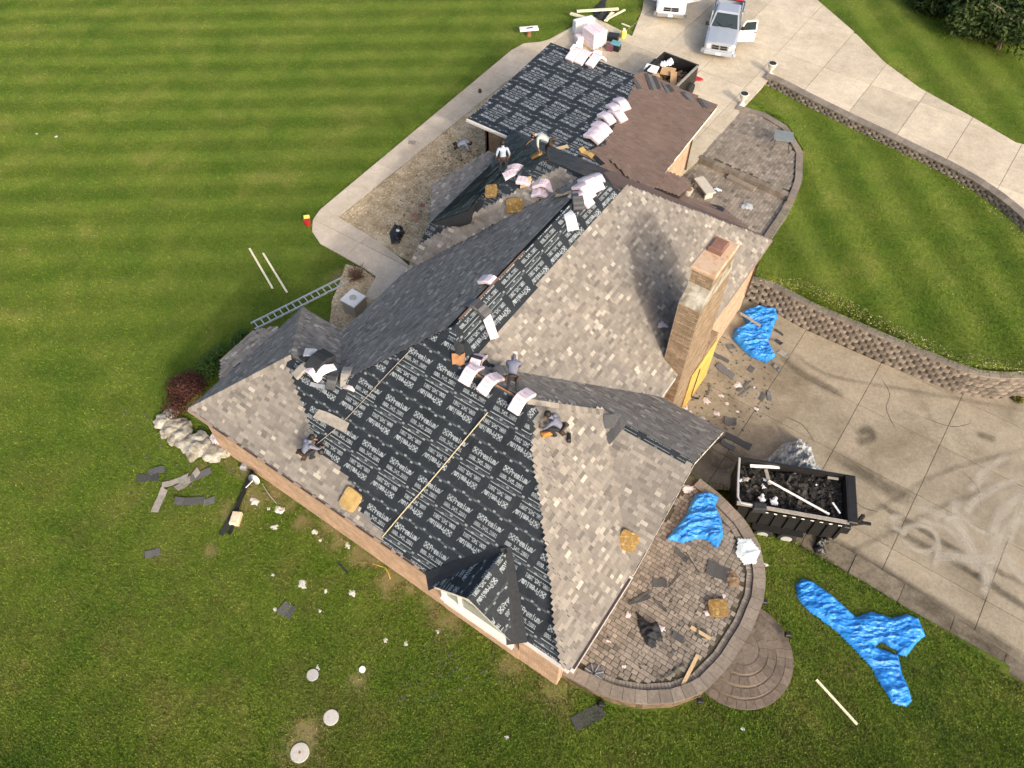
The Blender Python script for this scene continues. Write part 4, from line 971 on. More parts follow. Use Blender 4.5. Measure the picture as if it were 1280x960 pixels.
# row between black and brown on the garage roof
for i, (x, y) in enumerate(((777, 132), (768, 139), (772, 146), (758, 150), (752, 162), (748, 168), (742, 174))):
    bundle(x, y, -.5+i*.06, ['first bundle from the driveway end of the row across the garage roof', 'second bundle from the driveway end of the garage roof row', 'third bundle from the driveway end of the garage roof row', 'middle bundle of the garage roof row', 'third bundle from the house end of the garage roof row', 'second bundle from the house end of the garage roof row', 'bundle at the house end of the garage roof row'][i], 'row of pink bundles across the garage roof', (.35, .35), lift=.1, wd=.48, th=.16)
for i, (x, y) in enumerate(((721, 66), (733, 69), (746, 74))):
    bundle(x, y, D90-.1, ['left one of three pink bundles hanging over the garage roof edge', 'middle one of three bundles hanging over the garage roof edge', 'right one of three bundles hanging over the garage roof edge'][i], 'three bundles hanging over the garage roof edge', (.45, .75), z=3.35, lift=.1, wd=.5, L=1.5, th=.14)
# pile at the west corner
for i, (x, y, a, mt, lf) in enumerate(((381, 462, .9, M['plank'], .06), (391, 466, -.5, None, .08), (405, 466, .8, M['white_foam'], .1), (393, 452, .4, M['felt'], .12), (400, 458, 1.2, M['felt'], .16), (417, 474, D90, M['scrap'], .05), (433, 471, D90+.2, M['plank'], .06))):
    bundle(x, y, a+.4, ['curved gray strip at the left of the pile on the west roof corner', 'small white bundle at the front of the pile on the west roof corner', 'bright white pack at the right of the pile on the west roof corner', 'black felt roll at the back of the pile on the west roof corner', 'black felt bag in the middle of the pile on the west roof corner', 'dark shingle stack right of the pile on the west roof corner', 'gray shingle bundle with white torn end right of the west corner pile'][i], GB, (.5, .5), lift=lf, mt=mt, L=.9, wd=.34 if i != 4 else .6, th=.1 if i not in (3, 4) else .28)
bundle(391, 450, .5, 'flat gray box lid on top of the pile on the west roof corner', GB, (0, 0), lift=.38, mt=M['steel'], L=.42, wd=.34, th=.05)
bundle(437, 486, .2, 'white scrap of torn wrapper below the gray bundle near the west corner', GB, (.3, .3), lift=.03, mt=M['paper'], L=.45, wd=.16, th=.03)
# wrapper scraps on the roof valley by the chimney and gable end
def crumple(name, poly, z, h, m, label, cat, group=None, res=.09, seed=0, fs=1.7, zf=None, edge=.5, ridged=True, smooth=True, kind=None, parent=None):
    """crumpled sheet inside an outline; folds come from ridged noise"""
    xs = [p[0] for p in poly]; ys = [p[1] for p in poly]; x0, y0 = min(xs), min(ys)
    nx = int((max(xs)-x0)/res)+2; ny = int((max(ys)-y0)/res)+2; idx = {}; vs = []; fs_ = []
    pv = [Vector(p) for p in poly]
    def dist(p):
        d = 9
        for i in range(len(pv)):
            a, b = pv[i-1], pv[i]; t = max(0, min(1, (p-a).dot(b-a)/max(1e-9, (b-a).length_squared))); d = min(d, (a+(b-a)*t-p).length)
        return d
    def gv(i, j):
        if (i, j) not in idx:
            x = x0+i*res; y = y0+j*res
            wv = mnoise.noise_vector(V(x*1.3+seed, y*1.3, seed))*.12
            q = V((x*.8+y*.6+wv.x*2)*fs*.55, (y*.8-x*.6+wv.y*2)*fs*1.1, seed*3.1)
            d = dist(Vector((x, y))) if inside((x, y), poly) else 0
            e = min(1, d/edge)**.6
            if not smooth:
                F1 = lambda v: min(1, mnoise.voronoi(v)[0][0])
                hh = h*(.08+.62*F1(q*.9)+.5*F1(q*2.1+V(3, 1, 0))+.24*F1(q*4.6))*e
            elif ridged:
                k = 1-abs(mnoise.noise(q)*1.8); k2 = 1-abs(mnoise.noise(q*2.3+V(5, 1, 0))*1.7); k3 = 1-abs(mnoise.noise(q*5.1+V(1, 9, 0))*1.6)
                hh = h*(.12+.5*max(0, k)**5+.34*max(0, k2)**4+.24*max(0, k3)**3)*e
            else: hh = h*(.5+.35*mnoise.noise(q)+.3*mnoise.noise(q*3)+.15*mnoise.noise(q*8))*e
            zz = zf(x, y) if zf else z
            idx[(i, j)] = len(vs); vs.append((x+wv.x*.5, y+wv.y*.5, zz+.012+hh))
        return idx[(i, j)]
    for i in range(nx):
        for j in range(ny):
            if inside((x0+(i+.5)*res, y0+(j+.5)*res), poly): fs_.append([gv(i, j), gv(i+1, j), gv(i+1, j+1), gv(i, j+1)])
    mb = MB(); mb.add(vs, [])
    rng = random.Random(seed)
    for f in fs_:
        t = rng.random()
        if rng.random() < .5: mb.f += [[f[0], f[1], f[2]], [f[0], f[2], f[3]]]
        else: mb.f += [[f[0], f[1], f[3]], [f[1], f[2], f[3]]]
        mb.m += [0, 0]; mb.t += [t, t]
    return build(mb, name, m, parent, label, cat, group, kind, smooth)
def tarp_mat(name, c1, c2, c3, rough=.38):
    m, nt, bs = new_mat(name); p = pos(nt)
    v = N(nt, 'TexVoronoi', feature='DISTANCE_TO_EDGE'); v.inputs['Scale'].default_value = 3.2
    q = N(nt, 'VectorMath', operation='ADD'); nz = N(nt, 'TexNoise'); nz.inputs['Scale'].default_value = 3; nt.links.new(p, nz.inputs['Vector']); nt.links.new(p, q.inputs[0]); nt.links.new(nz.outputs['Color'], q.inputs[1]); nt.links.new(q.outputs[0], v.inputs['Vector'])
    c = ramp(nt, noise(nt, p, 2.5, 5, .7, .8), [(.3, c1), (.5, c2), (.72, c3)])
    nt.links.new(c, bs.inputs['Base Color']); bs.inputs['Roughness'].default_value = rough; bs.inputs['Specular IOR Level'].default_value = .4
    h = math_(nt, 'ADD', math_(nt, 'MULTIPLY', ramp(nt, v.outputs[0], [(0, (1,)*3), (.22, (0,)*3)]), .5), math_(nt, 'ADD', noise(nt, p, 6, 6, .75, 1.2), math_(nt, 'MULTIPLY', noise(nt, p, 22, 3, .7, 1), .3)))
    bump(nt, bs, h, .25, .04); return m
M['blue_tarp'] = tarp_mat('blue_tarp', (.01, .125, .43), (.018, .205, .6), (.07, .33, .73))
M['grey_tarp'] = tarp_mat('grey_tarp', (.26, .275, .28), (.34, .355, .36), (.45, .46, .46))
M['black_bag'] = tarp_mat('black_bag', (.01, .01, .011), (.016, .016, .017), (.03, .03, .03), .3)
def pxy(l, z): return [(p.x, p.y) for p in P2(l, z)]
BT_ = 'blue tarps thrown on the ground'
crumple('tarp', pxy([(925, 390), (945, 384), (968, 386), (972, 398), (966, 412), (960, 428), (969, 445), (958, 454), (938, 446), (926, 436), (915, 424), (918, 412), (932, 406)], Z_DRIVE), Z_DRIVE, .3, M['blue_tarp'], 'crumpled blue tarp on the lower driveway below the block retaining wall', 'tarp', BT_, .03, 1, 2.6, smooth=False, edge=.14)
crumple('tarp', pxy([(868, 618), (884, 614), (899, 621), (893, 632), (904, 650), (906, 670), (898, 685), (884, 674), (872, 672), (852, 678), (834, 673), (846, 655), (858, 640)], Z_PATIO+.1), Z_PATIO, .3, M['blue_tarp'], 'crumpled blue tarp heaped on the paved terrace under the roof edge', 'tarp', BT_, .03, 2, 2.6, smooth=False, edge=.14)
crumple('tarp', pxy([(994, 731), (1004, 722), (1018, 724), (1036, 737), (1060, 757), (1072, 768), (1092, 762), (1118, 770), (1136, 764), (1151, 770), (1160, 792), (1148, 803), (1136, 818), (1118, 815), (1098, 806), (1106, 800), (1124, 812), (1132, 840), (1145, 874), (1136, 882), (1118, 878), (1106, 860), (1090, 832), (1066, 806), (1040, 782), (1010, 762), (996, 745)], -1.15), -1.2, .22, M['blue_tarp'], 'long twisted blue tarp spread over the lower lawn beside the kerb', 'tarp', BT_, .033, 3, 2.2, smooth=False, edge=.14, zf=lambda x, y: lawn_z(x, y))
crumple('tarp', pxy([(950, 568), (970, 556), (986, 543), (1005, 538), (1020, 544), (1026, 566), (1040, 582), (1046, 600), (1020, 606), (990, 600), (958, 590)], -.8), Z_DRIVE, .95, M['grey_tarp'], 'gray silvery tarp heaped against the far side of the dump trailer', 'tarp', None, .045, 4, 2.6)
crumple('trash_bag', pxy([(1022, 668), (1036, 664), (1041, 676), (1034, 692), (1020, 690), (1015, 680)], -1.3), Z_DRIVE, .6, M['black_bag'], 'shiny black trash bag on the driveway beside the dump trailer wheel', 'bag', None, .045, 5, 2.4, edge=.25)
crumple('wrapper_sheet', pxy([(922, 674), (938, 676), (950, 690), (944, 706), (930, 708), (919, 694)], Z_PATIO), Z_PATIO+.08, .16, tarp_mat('pale_blue_sheet', (.5, .6, .64), (.6, .68, .7), (.7, .74, .76)), 'pale blue plastic sheet dumped over the right rim of the terrace', 'plastic sheet', None, .05, 6, 2)
# boulders, shrubs
def rock_pile():
    rng = random.Random(12)
    spots = [(207, 528, .5), (213, 540, .6), (222, 532, .5), (226, 548, .55), (236, 556, .6), (247, 562, .55), (258, 558, .5), (268, 566, .5), (279, 566, .45), (290, 560, .5), (262, 570, .4), (240, 570, .4), (214, 520, .4), (230, 540, .45), (251, 549, .45), (276, 556, .4), (218, 550, .4)]
    names = ['westmost', 'large pale', 'low', 'grey streaked', 'broad', 'rounded', 'pointed', 'flat topped', 'yellowish', 'easternmost', 'small front', 'small lower', 'upper left', 'hollow', 'inner', 'inner right', 'outer left']
    for i, (x, y, s) in enumerate(spots):
        p = P(x, y, .05); bm = bmesh.new(); bmesh.ops.create_icosphere(bm, subdivisions=3, radius=1)
        s *= .8; sx, sy, sz = s*rng.uniform(.8, 1.25), s*rng.uniform(.6, 1.0), s*rng.uniform(.32, .5); r = Matrix.Rotation(rng.uniform(0, 6), 3, 'Z')
        for v in bm.verts:
            c = v.co*1.0; k = 1+.4*mnoise.noise(c*1.3+V(i*7, 0, 0))+.2*mnoise.noise(c*2.2+V(0, i*3, 0))+.05*mnoise.noise(c*8); v.co = r @ V(c.x*sx*k, c.y*sy*k, c.z*sz*k)
        me = bpy.data.meshes.new('boulder'); bm.to_mesh(me); bm.free(); me.materials.append(M['stone'])
        me.attributes.new('tone', 'FLOAT', 'FACE')
        o = link('boulder', me, p+V(0, 0, .08)); tag(o, 'pale limestone boulder, %s one of the rock edging by the west house corner' % names[i], 'boulder', 'limestone boulders edging the corner bed')
rock_pile()
def leaf_mat(name, a, b, c):
    m, nt, bs = new_mat(name); at = N(nt, 'Attribute', attribute_name='tone'); k = ramp(nt, at.outputs['Fac'], [(0, a), (.55, b), (1, c)])
    nt.links.new(k, bs.inputs['Base Color']); bs.inputs['Roughness'].default_value = .6; bs.inputs['Specular IOR Level'].default_value = .25
    tr = N(nt, 'BsdfTranslucent'); nt.links.new(k, tr.inputs[0]); ms = N(nt, 'MixShader'); ms.inputs[0].default_value = .25
    nt.links.new(bs.outputs[0], ms.inputs[1]); nt.links.new(tr.outputs[0], ms.inputs[2]); nt.links.new(ms.outputs[0], nt.nodes['Material Output'].inputs[0]); return m
M['leaf_red'] = leaf_mat('red_brown_leaves', (.045, .018, .015), (.085, .03, .022), (.14, .06, .04))
M['leaf_green'] = leaf_mat('shrub_leaves', (.03, .07, .012), (.055, .11, .018), (.1, .16, .03))
M['leaf_tree'] = leaf_mat('tree_leaves', (.018, .034, .009), (.04, .068, .014), (.088, .12, .026))
M['twig'] = mat('dry_twigs', (.14, .085, .06), (.24, .16, .11), 20, .9)
M['bark'] = mat('bark', (.09, .07, .05), (.15, .12, .09), 6, .95, .6, 15)
def foliage(mb, c, rx, ry, rz, n, size, rng, clumps=7):
    cl = []
    for _ in range(clumps):
        d = V(rng.gauss(0, 1), rng.gauss(0, 1), rng.gauss(0, 1)).normalized()*rng.uniform(.3, .75); cl.append((V(d.x*rx, d.y*ry, d.z*rz*.9), rng.uniform(.4, .62), rng.uniform(-.12, .12)))
    for _ in range(n):
        q, s, tv = rng.choice(cl); d = V(rng.gauss(0, 1), rng.gauss(0, 1), rng.gauss(0, 1)).normalized()*(rng.random()**.4)
        p = c+q+V(d.x*rx*s, d.y*ry*s, d.z*rz*s)
        nrm = (d+V(rng.gauss(0, .5), rng.gauss(0, .5), rng.gauss(.5, .5))).normalized(); x = nrm.orthogonal().normalized(); y = nrm.cross(x); a = rng.uniform(0, 6.3)
        u = x*math.cos(a)+y*math.sin(a); v = nrm.cross(u); l = size*rng.uniform(.6, 1.35)
        mb.face([p-u*l, p+v*l*.45, p+u*l, p-v*l*.45], 0, min(1, max(0, rng.gauss(.45+tv, .25))))
def shrub(name, px, py, z, rx, ry, rz, n, size, m, label, seed, cat='shrub', group=None):
    rng = random.Random(seed); p = P(px, py, z); t = thing(name, label, cat, p, group)
    mb = MB(); foliage(mb, p+V(0, 0, rz*.9), rx, ry, rz, n, size, rng); build(mb, 'foliage', m, t, kind=None)
    mb = MB()
    for _ in range(5): e = p+V(jig(rng, rx*.5), jig(rng, ry*.5), rz*1.2); mb.tube([p, p.lerp(e, .5)+V(jig(rng, .05), jig(rng, .05), 0), e], [.03, .02, .008], 5)
    build(mb, 'stem', M['bark'], t); return t
shrub('barberry_shrub', 233, 497, 0, .95, 1.05, .75, 5200, .05, M['leaf_red'], 'dark red leafy shrub at the west corner of the house', 1)
shrub('green_shrub', 268, 462, 0, .5, 1.15, .5, 2600, .055, M['leaf_green'], 'bright green low shrub behind the red shrub along the west wall', 2)
shrub('green_shrub', 300, 432, 0, .45, .8, .35, 1500, .055, M['leaf_green'], 'small green shrub hidden beside the bay roof', 3)
rng = random.Random(5); p = P(447, 347, 0); t = thing('dead_shrub', 'dry leafless brown shrub in the gravel bed at the end of the ladder', 'shrub', p); mb = MB()
for _ in range(190):
    d = V(rng.gauss(0, .5), rng.gauss(0, .5), rng.uniform(.3, 1)).normalized(); l = rng.uniform(.4, .75); q = p+d*l*.55+V(jig(rng, .12), jig(rng, .12), 0); e = p+d*l+V(jig(rng, .16), jig(rng, .16), jig(rng, .1)); mb.tube([p+V(jig(rng, .1), jig(rng, .1), 0), q, e], [.012, .009, .004], 3, caps=False)
build(mb, 'twigs', M['twig'], t)
def tree(px, py, z, H_, R, n, seed, label):
    rng = random.Random(seed); p = P(px, py, z); t = thing('tree', label, 'tree', p, 'trees at the wood edge'); mb = MB()
    mb.tube([p, p+V(jig(rng, .1), jig(rng, .1), H_*.35), p+V(jig(rng, .3), jig(rng, .3), H_*.75)], [.22, .16, .05], 7)
    for _ in range(7): a = rng.uniform(0, 6.3); h = rng.uniform(.3, .7)*H_; mb.tube([p+V(0, 0, h), p+V(math.cos(a)*R*.4, math.sin(a)*R*.4, h+.8), p+V(math.cos(a)*R*.8, math.sin(a)*R*.8, h+1.2)], [.07, .05, .015], 5)
    build(mb, 'trunk', M['bark'], t); mb = MB(); foliage(mb, p+V(0, 0, H_*.55), R, R, H_*.5, n, .15, rng, 16); build(mb, 'crown', M['leaf_tree'], t)
TL = ['leafy tree at the right frame edge of the wood', 'bushy tree at the lowest point of the wood edge', 'dark tree in the middle of the wood edge', 'tree with sunlit top leaves right of the middle of the wood', 'low tree at the left end of the wood', 'tree behind the left end of the wood', 'tree in the far right corner of the picture', 'tree behind the middle of the wood']
for i, (x, y, h, r) in enumerate(((1290, 60, 3.6, 2.4), (1245, 66, 3.2, 2.2), (1205, 46, 3.4, 2.2), (1250, 25, 4.2, 2.6), (1165, 18, 2.8, 1.9), (1190, 0, 3.5, 2.4), (1300, 10, 4.5, 2.8), (1225, -5, 4.5, 2.8))):
    tree(x, y, -.3, h, r, 5200, 40+i, TL[i])
# ------------------------------------------------------------------ vehicles
M['silver'] = mat('silver_paint', (.46, .49, .53), (.43, .46, .5), 2, .28, metal=.45, spec=.6)
M['whitecar'] = mat('white_car_paint', (.8, .8, .79), (.77, .77, .76), 2, .25, spec=.6)
M['lamp'] = mat('headlight_glass', (.6, .62, .62), (.7, .7, .7), 12, .1, spec=.7)
M['plate'] = mat('licence_plate', (.7, .7, .68), (.6, .6, .6), 10, .5)
def pickup(px, py, rot, paint, label, doors, blockers):
    """front is +y; x to the truck's left side when seen from the front is -x"""
    rot = math.atan2(-(P(*rot[1], 1.1)-P(*rot[0], 1.1)).x, (P(*rot[1], 1.1)-P(*rot[0], 1.1)).y); b_ = P(px, py, .3); root = thing('pickup_truck', label, 'pickup truck', V(b_.x+math.sin(rot)*2.97, b_.y-math.cos(rot)*2.97, .035), 'pickup trucks parked on the upper driveway'); root.rotation_euler = (0, 0, rot); root.scale = (.94, .94, .94)
    def part(mb, name, m, par=None, smooth=False):
        me = mb.mesh(name, m, V(0, 0, 0), smooth); o = bpy.data.objects.new(name, me); col.objects.link(o); o.parent = par or root; return o
    def loft(mb, secs, m=0):
        n = len(secs[0])
        for i in range(len(secs)-1):
            for k in range(n-1): mb.face([secs[i][k], secs[i+1][k], secs[i+1][k+1], secs[i][k+1]], m)
    def sec(y, pts):   # pts from bottom outside to the top centre, right side; mirrored
        r = [V(x, y, z) for x, z in pts]; return [V(-v.x, v.y, v.z) for v in r]+[v for v in r[::-1]]
    S = [sec(2.80, [(.72, .5), (.84, .75), (.82, .98), (.7, 1.06), (.3, 1.09)]), sec(2.72, [(.9, .42), (.96, .75), (.93, 1.02), (.8, 1.1), (.3, 1.14)]), sec(2.3, [(.94, .38), (1.0, .78), (.97, 1.06), (.82, 1.15), (.3, 1.2)]),
         sec(1.7, [(.94, .38), (1.0, .8), (.98, 1.1), (.84, 1.2), (.3, 1.25)]), sec(1.2, [(.94, .38), (1.0, .8), (.99, 1.14), (.88, 1.25), (.3, 1.3)]), sec(-.95, [(.94, .38), (1.0, .8), (.99, 1.16), (.9, 1.22), (.3, 1.22)])]
    mb = MB(); loft(mb, S); mb.face(S[0]); mb.face(S[-1][::-1])
    part(mb, 'body', paint, smooth=False)
    # cargo bed: floor, sides, tailgate
    mb = MB(); mb.box((0, -1.95, .72), (1.5, 1.95, .08)); mb.box((.88, -1.95, .86), (.2, 1.98, .86), bev=.03); mb.box((-.88, -1.95, .86), (.2, 1.98, .86), bev=.03); mb.box((0, -2.92, .86), (1.94, .08, .84), bev=.02); part(mb, 'cargo_bed', paint)
    # cab greenhouse: pillars and roof with glass set into it
    b = [(1.22, .92, 1.24), (-.86, .92, 1.2)]; t = [(.42, .72, 1.84), (-.72, .72, 1.84)]
    P0 = lambda s, i, low: V(s*(b if low else t)[i][1], (b if low else t)[i][0], (b if low else t)[i][2])
    mb = MB(); lo = [P0(-1, 0, 1), P0(1, 0, 1), P0(1, 1, 1), P0(-1, 1, 1)]; hi = [P0(-1, 0, 0), P0(1, 0, 0), P0(1, 1, 0), P0(-1, 1, 0)]
    for i in range(4): j = (i+1) % 4; mb.face([lo[i], lo[j], hi[j], hi[i]][::-1])
    crown = [V(v.x*.86, v.y*.92 if v.y < 0 else v.y-.06, v.z+.055) for v in hi]
    for i in range(4): j = (i+1) % 4; mb.face([hi[i], hi[j], crown[j], crown[i]][::-1])
    mb.face(crown[::-1] if (crown[1]-crown[0]).cross(crown[2]-crown[1]).z < 0 else crown); part(mb, 'cab', paint)
    def glass(q, name, k=.07, push=.012):
        c = sum(q, V(0, 0, 0))/4; n = (q[1]-q[0]).cross(q[2]-q[1]).normalized()
        if n.dot(c-V(0, .2, 1.2)) < 0: n = -n
        r = [c+(v-c)*(1-k*1.6)+n*push for v in q]; mb = MB(); mb.prism(r, n*-.02); part(mb, name, M['glass'])
    glass([lo[0], lo[1], hi[1], hi[0]], 'windshield'); glass([lo[2], lo[3], hi[3], hi[2]], 'rear_window'); glass([lo[1], lo[2], hi[2], hi[1]], 'side_window', .1); glass([lo[3], lo[0], hi[0], hi[3]], 'side_window', .1)
    mb = MB(); mb.box((0, 2.8, .86), (1.02, .06, .3), bev=.02); g = part(mb, 'grille', M['chrome'])
    for x in (-.25, .25):
        for z in (.79, .93):
            mb = MB(); mb.box((x, 2.832, z), (.42, .02, .105)); part(mb, 'grille_opening', M['black'], g)
    for s in (-1, 1): mb = MB(); mb.box((s*.7, 2.76, .88), (.3, .12, .24), Matrix.Rotation(-s*.25, 3, 'Z'), bev=.03); part(mb, 'headlight', M['lamp'])
    mb = MB(); mb.box((0, 2.86, .52), (1.78, .2, .22), bev=.04); mb.box((.93, 2.72, .52), (.2, .34, .22), Matrix.Rotation(-.5, 3, 'Z')); mb.box((-.93, 2.72, .52), (.2, .34, .22), Matrix.Rotation(.5, 3, 'Z')); part(mb, 'bumper', M['silver'] if paint is M['silver'] else M['chrome'])
    mb = MB(); mb.box((0, 2.975, .52), (.31, .012, .16)); part(mb, 'licence_plate', M['plate'])
    for s in (-1, 1):
        mb = MB(); mb.box((s*1.12, 1.05, 1.34), (.2, .12, .2), bev=.03); mb.bar((s*.95, 1.05, 1.25), (s*1.1, 1.05, 1.28), .05, .05); part(mb, 'mirror', M['black'])
        for y in (1.85, -1.85):
            mb = MB(); R = Matrix.Rotation(math.pi/2, 3, 'Y'); mb.lathe((s*.88, y, .38), [(.2, -.13), (.35, -.12), (.38, -.05), (.38, .05), (.35, .12), (.2, .13)], 20, M=R); wh = part(mb, 'wheel', M['rubber'])
            mb = MB(); mb.lathe((s*.955, y, .38), [(.05, -.05), (.21, -.05), (.22, .06), (.05, .07)], 14, M=R); part(mb, 'rim', M['chrome'], wh)
            mb = MB(); mb.lathe((s*.955, y, .42), [(.3, -.05), (.45, -.05), (.45, .05), (.3, .05)], 20, M=R); part(mb, 'wheel_arch', M['black'])
    mb = MB(); mb.bar((-.02, 1.25, 1.33), (-.5, .95, 1.47), .03, .02); mb.bar((.1, 1.25, 1.33), (.55, .95, 1.47), .03, .02); part(mb, 'wiper', M['black'])
    for s, a in doors:   # opened front doors, hinged at y=1.1
        R = Matrix.Rotation(s*a, 3, 'Z'); h = V(s*1.0, 1.08, 0)
        mb = MB(); mb.box(h+R @ V(0, -.52, .82), (.1, 1.06, .74), R, bev=.0); d = part(mb, 'door', M['whitecar'])
        mb = MB()
        for q0, q1 in (((0, -.02, 1.2), (-s*.1, -.3, 1.72)), ((-s*.1, -.3, 1.72), (-s*.1, -1.0, 1.74)), ((-s*.1, -1.0, 1.74), (0, -1.03, 1.2))): mb.bar(h+R @ V(*q0), h+R @ V(*q1), .07, .07)
        part(mb, 'window_frame', M['whitecar'], d)
        mb = MB(); mb.prism([h+R @ V(0, -.05, 1.2), h+R @ V(0, -1.0, 1.2), h+R @ V(-s*.1, -.98, 1.7), h+R @ V(-s*.1, -.33, 1.7)], V(0, 0, .001)+R @ V(.015, 0, 0)); part(mb, 'pane', M['glass'], d)
        mb = MB(); mb.box(h+R @ V(s*.06, -.95, 1.05), (.03, .18, .05), R); part(mb, 'handle', M['black'], d)
    return root
pk = pickup(896, 74, ((906, 22), (895, 66)), M['silver'], 'silver gray pickup truck with its driver side door standing open', [(-1, 1.2)], None)
pickup(837, 26, ((839, -20), (837, 20)), M['whitecar'], 'white pickup truck at the top edge with both front doors open', [(-1, 1.1), (1, 1.1)], None)
# ladder rack of the silver pickup
for y in (-1.0, -2.7):
    mb = MB(); mb.bar((-.9, y, 1.95), (.9, y, 1.95), .06, .06); mb.bar((-.9, y, 1.2), (-.9, y, 1.95), .05, .05, up=V(0, 1, 0)); mb.bar((.9, y, 1.2), (.9, y, 1.95), .05, .05, up=V(0, 1, 0))
    o = bpy.data.objects.new('rack_hoop', mb.mesh('rack_hoop', M['black'])); col.objects.link(o); o.parent = pk
mb = MB(); mb.bar((-.8, -1.05, 2.0), (.8, -1.05, 2.0), .16, .06); me = mb.mesh('light_bar', M['red']); o = bpy.data.objects.new('light_bar', me); col.objects.link(o); o.parent = pk
# ---- big dump trailer on the lower driveway
def trailer():
    zt = .45
    q = [P(925, 572, zt), P(1062, 598, zt), P(1055, 655, zt), P(921, 634, zt)]
    c = sum(q, V(0, 0, 0))/4; u = ((q[1]-q[0])+(q[2]-q[3])).normalized(); ang = math.atan2(u.y, u.x); Lh = ((q[1]-q[0]).length+(q[2]-q[3]).length)/4; Wh = .97; c = c+V(-u.y, u.x, 0)*.08
    root = thing('dump_trailer', 'black high sided dump trailer full of torn off shingles on the lower driveway', 'trailer', V(c.x, c.y, Z_DRIVE)); root.rotation_euler = (0, 0, ang)
    def part(mb, name, m, par=None, kind=None):
        o = bpy.data.objects.new(name, mb.mesh(name, m)); col.objects.link(o); o.parent = par or root
        if kind: o['kind'] = kind
        return o
    H0, H1 = .7, zt-Z_DRIVE
    for s in (-1, 1):
        mb = MB(); mb.box((0, s*Wh, (H0+H1)/2), (Lh*2, .05, H1-H0)); sd = part(mb, 'side_panel', M['black'])
        for i in range(9): x = -Lh+.1+i*(2*Lh-.2)/8; mb = MB(); mb.box((x, s*(Wh+.055), (H0+H1)/2), (.07, .07, H1-H0-.02)); part(mb, 'post', M['black'], sd)
        mb = MB(); mb.box((0, s*(Wh+.02), H1+.02), (2*Lh+.06, .14 if s < 0 else .08, .05)); part(mb, 'top_rail', M['plank'] if s < 0 else M['black'], sd)
        if s < 0:
            mb = MB(); mb.box((.25, s*(Wh+.13), H1-.12), (2*Lh*.8, .03, .12)); rl = part(mb, 'marker_rail', M['black'], sd)
            for i in range(10): mb = MB(); mb.box((.25-Lh*.75+i*Lh*.166, s*(Wh+.148), H1-.09), (.12, .012, .05)); part(mb, 'reflector', M['white'], rl)
    mb = MB(); mb.box((Lh, 0, (H0+H1)/2+.05), (.06, 2*Wh, H1-H0+.1)); fp = part(mb, 'front_panel', M['black'])
    for i in range(4): mb = MB(); mb.box((Lh+.06, -Wh+.2+i*(2*Wh-.4)/3, (H0+H1)/2), (.08, .08, H1-H0)); part(mb, 'post', M['black'], fp)
    mb = MB(); mb.box((Lh+.16, 0, H1+.03), (.36, 2*Wh+.1, .16), bev=.04); mb.box((Lh+.3, -.4, .9), (.3, .6, .5), bev=.03); part(mb, 'tarp_housing', M['black'])
    mb = MB(); mb.box((-Lh, 0, (H0+H1)/2-.1), (.05, 2*Wh, H1-H0-.2)); tg = part(mb, 'tailgate', M['black'])
    mb = MB(); mb.tube([V(-Lh, Wh, H1+.02), V(-Lh-.02, 0, H1+.03), V(-Lh, -Wh+.25, H1+.02), V(-Lh+.12, -Wh, H1+.02), V(-Lh+.8, -Wh-.02, H1+.05)], .045, 6); part(mb, 'tarp_arm', M['alu'])
    mb = MB(); mb.box((0, 0, H0-.04), (2*Lh, 2*Wh, .08)); part(mb, 'floor', M['black'])
    mb = MB()
    for s in (-.45, .45): mb.box((.1, s, .5), (2*Lh+.2, .1, .16))
    mb.bar((Lh-.2, .45, .5), (Lh+1.15, 0, .48), .1, .12); mb.bar((Lh-.2, -.45, .5), (Lh+1.15, 0, .48), .1, .12); mb.box((Lh+1.25, 0, .5), (.35, .1, .1)); mb.box((Lh+.95, 0, .7), (.12, .12, .7)); part(mb, 'chassis', M['black'])
    R = Matrix.Rotation(math.pi/2, 3, 'X')
    for s in (-1, 1):
        mb = MB(); mb.box((-.2, s*(Wh+.16), .82), (1.9, .3, .04)); part(mb, 'fender', M['black'])
        for x in (-.65, .25):
            mb = MB(); mb.lathe((x, s*(Wh+.14), .37), [(.2, -.11), (.34, -.11), (.37, -.05), (.37, .05), (.34, .11), (.2, .11)], 20, M=R); wh = part(mb, 'wheel', M['rubber']); mb = MB(); mb.lathe((x, s*(Wh+.2), .37), [(.04, -.06), (.2, -.06), (.21, .06), (.04, .06)], 14, M=R); part(mb, 'rim', M['alu'], wh)
    # the load: a mound of torn shingles, as one mass, with loose pieces on top
    rng = random.Random(3); mb = MB(); n = 34; m_ = 18; g = {}
    for i in range(n+1):
        for j in range(m_+1):
            x = -Lh+.05+i*(2*Lh-.1)/n; y = -Wh+.05+j*(2*Wh-.1)/m_; g[i, j] = V(x, y, H1-.42+.22*mnoise.noise(V(x*1.2, y*1.2, 3))+.14*mnoise.noise(V(x*4, y*4, 1))+rng.uniform(-.03, .05))
    for i in range(n):
        for j in range(m_): t = rng.random(); mb.face([g[i, j], g[i+1, j], g[i+1, j+1]], 0, t); mb.face([g[i, j], g[i+1, j+1], g[i, j+1]], 0, rng.random())
    part(mb, 'load_mound', M['load'], None, 'stuff')
    mb = MB()
    for _ in range(1000):
        x = rng.uniform(-Lh+.2, Lh-.25); y = rng.uniform(-Wh+.15, Wh-.15); z = H1-.36+.22*mnoise.noise(V(x*1.2, y*1.2, 3))+.14*mnoise.noise(V(x*4, y*4, 1))+rng.uniform(0, .08)
        Rm = Matrix.Rotation(rng.uniform(0, 6.3), 3, 'Z') @ Matrix.Rotation(rng.gauss(0, .35), 3, 'X') @ Matrix.Rotation(rng.gauss(0, .35), 3, 'Y')
        mb.box((x, y, z), (rng.uniform(.06, .3), rng.uniform(.04, .16), .012), Rm, 0, rng.random()**2.5)
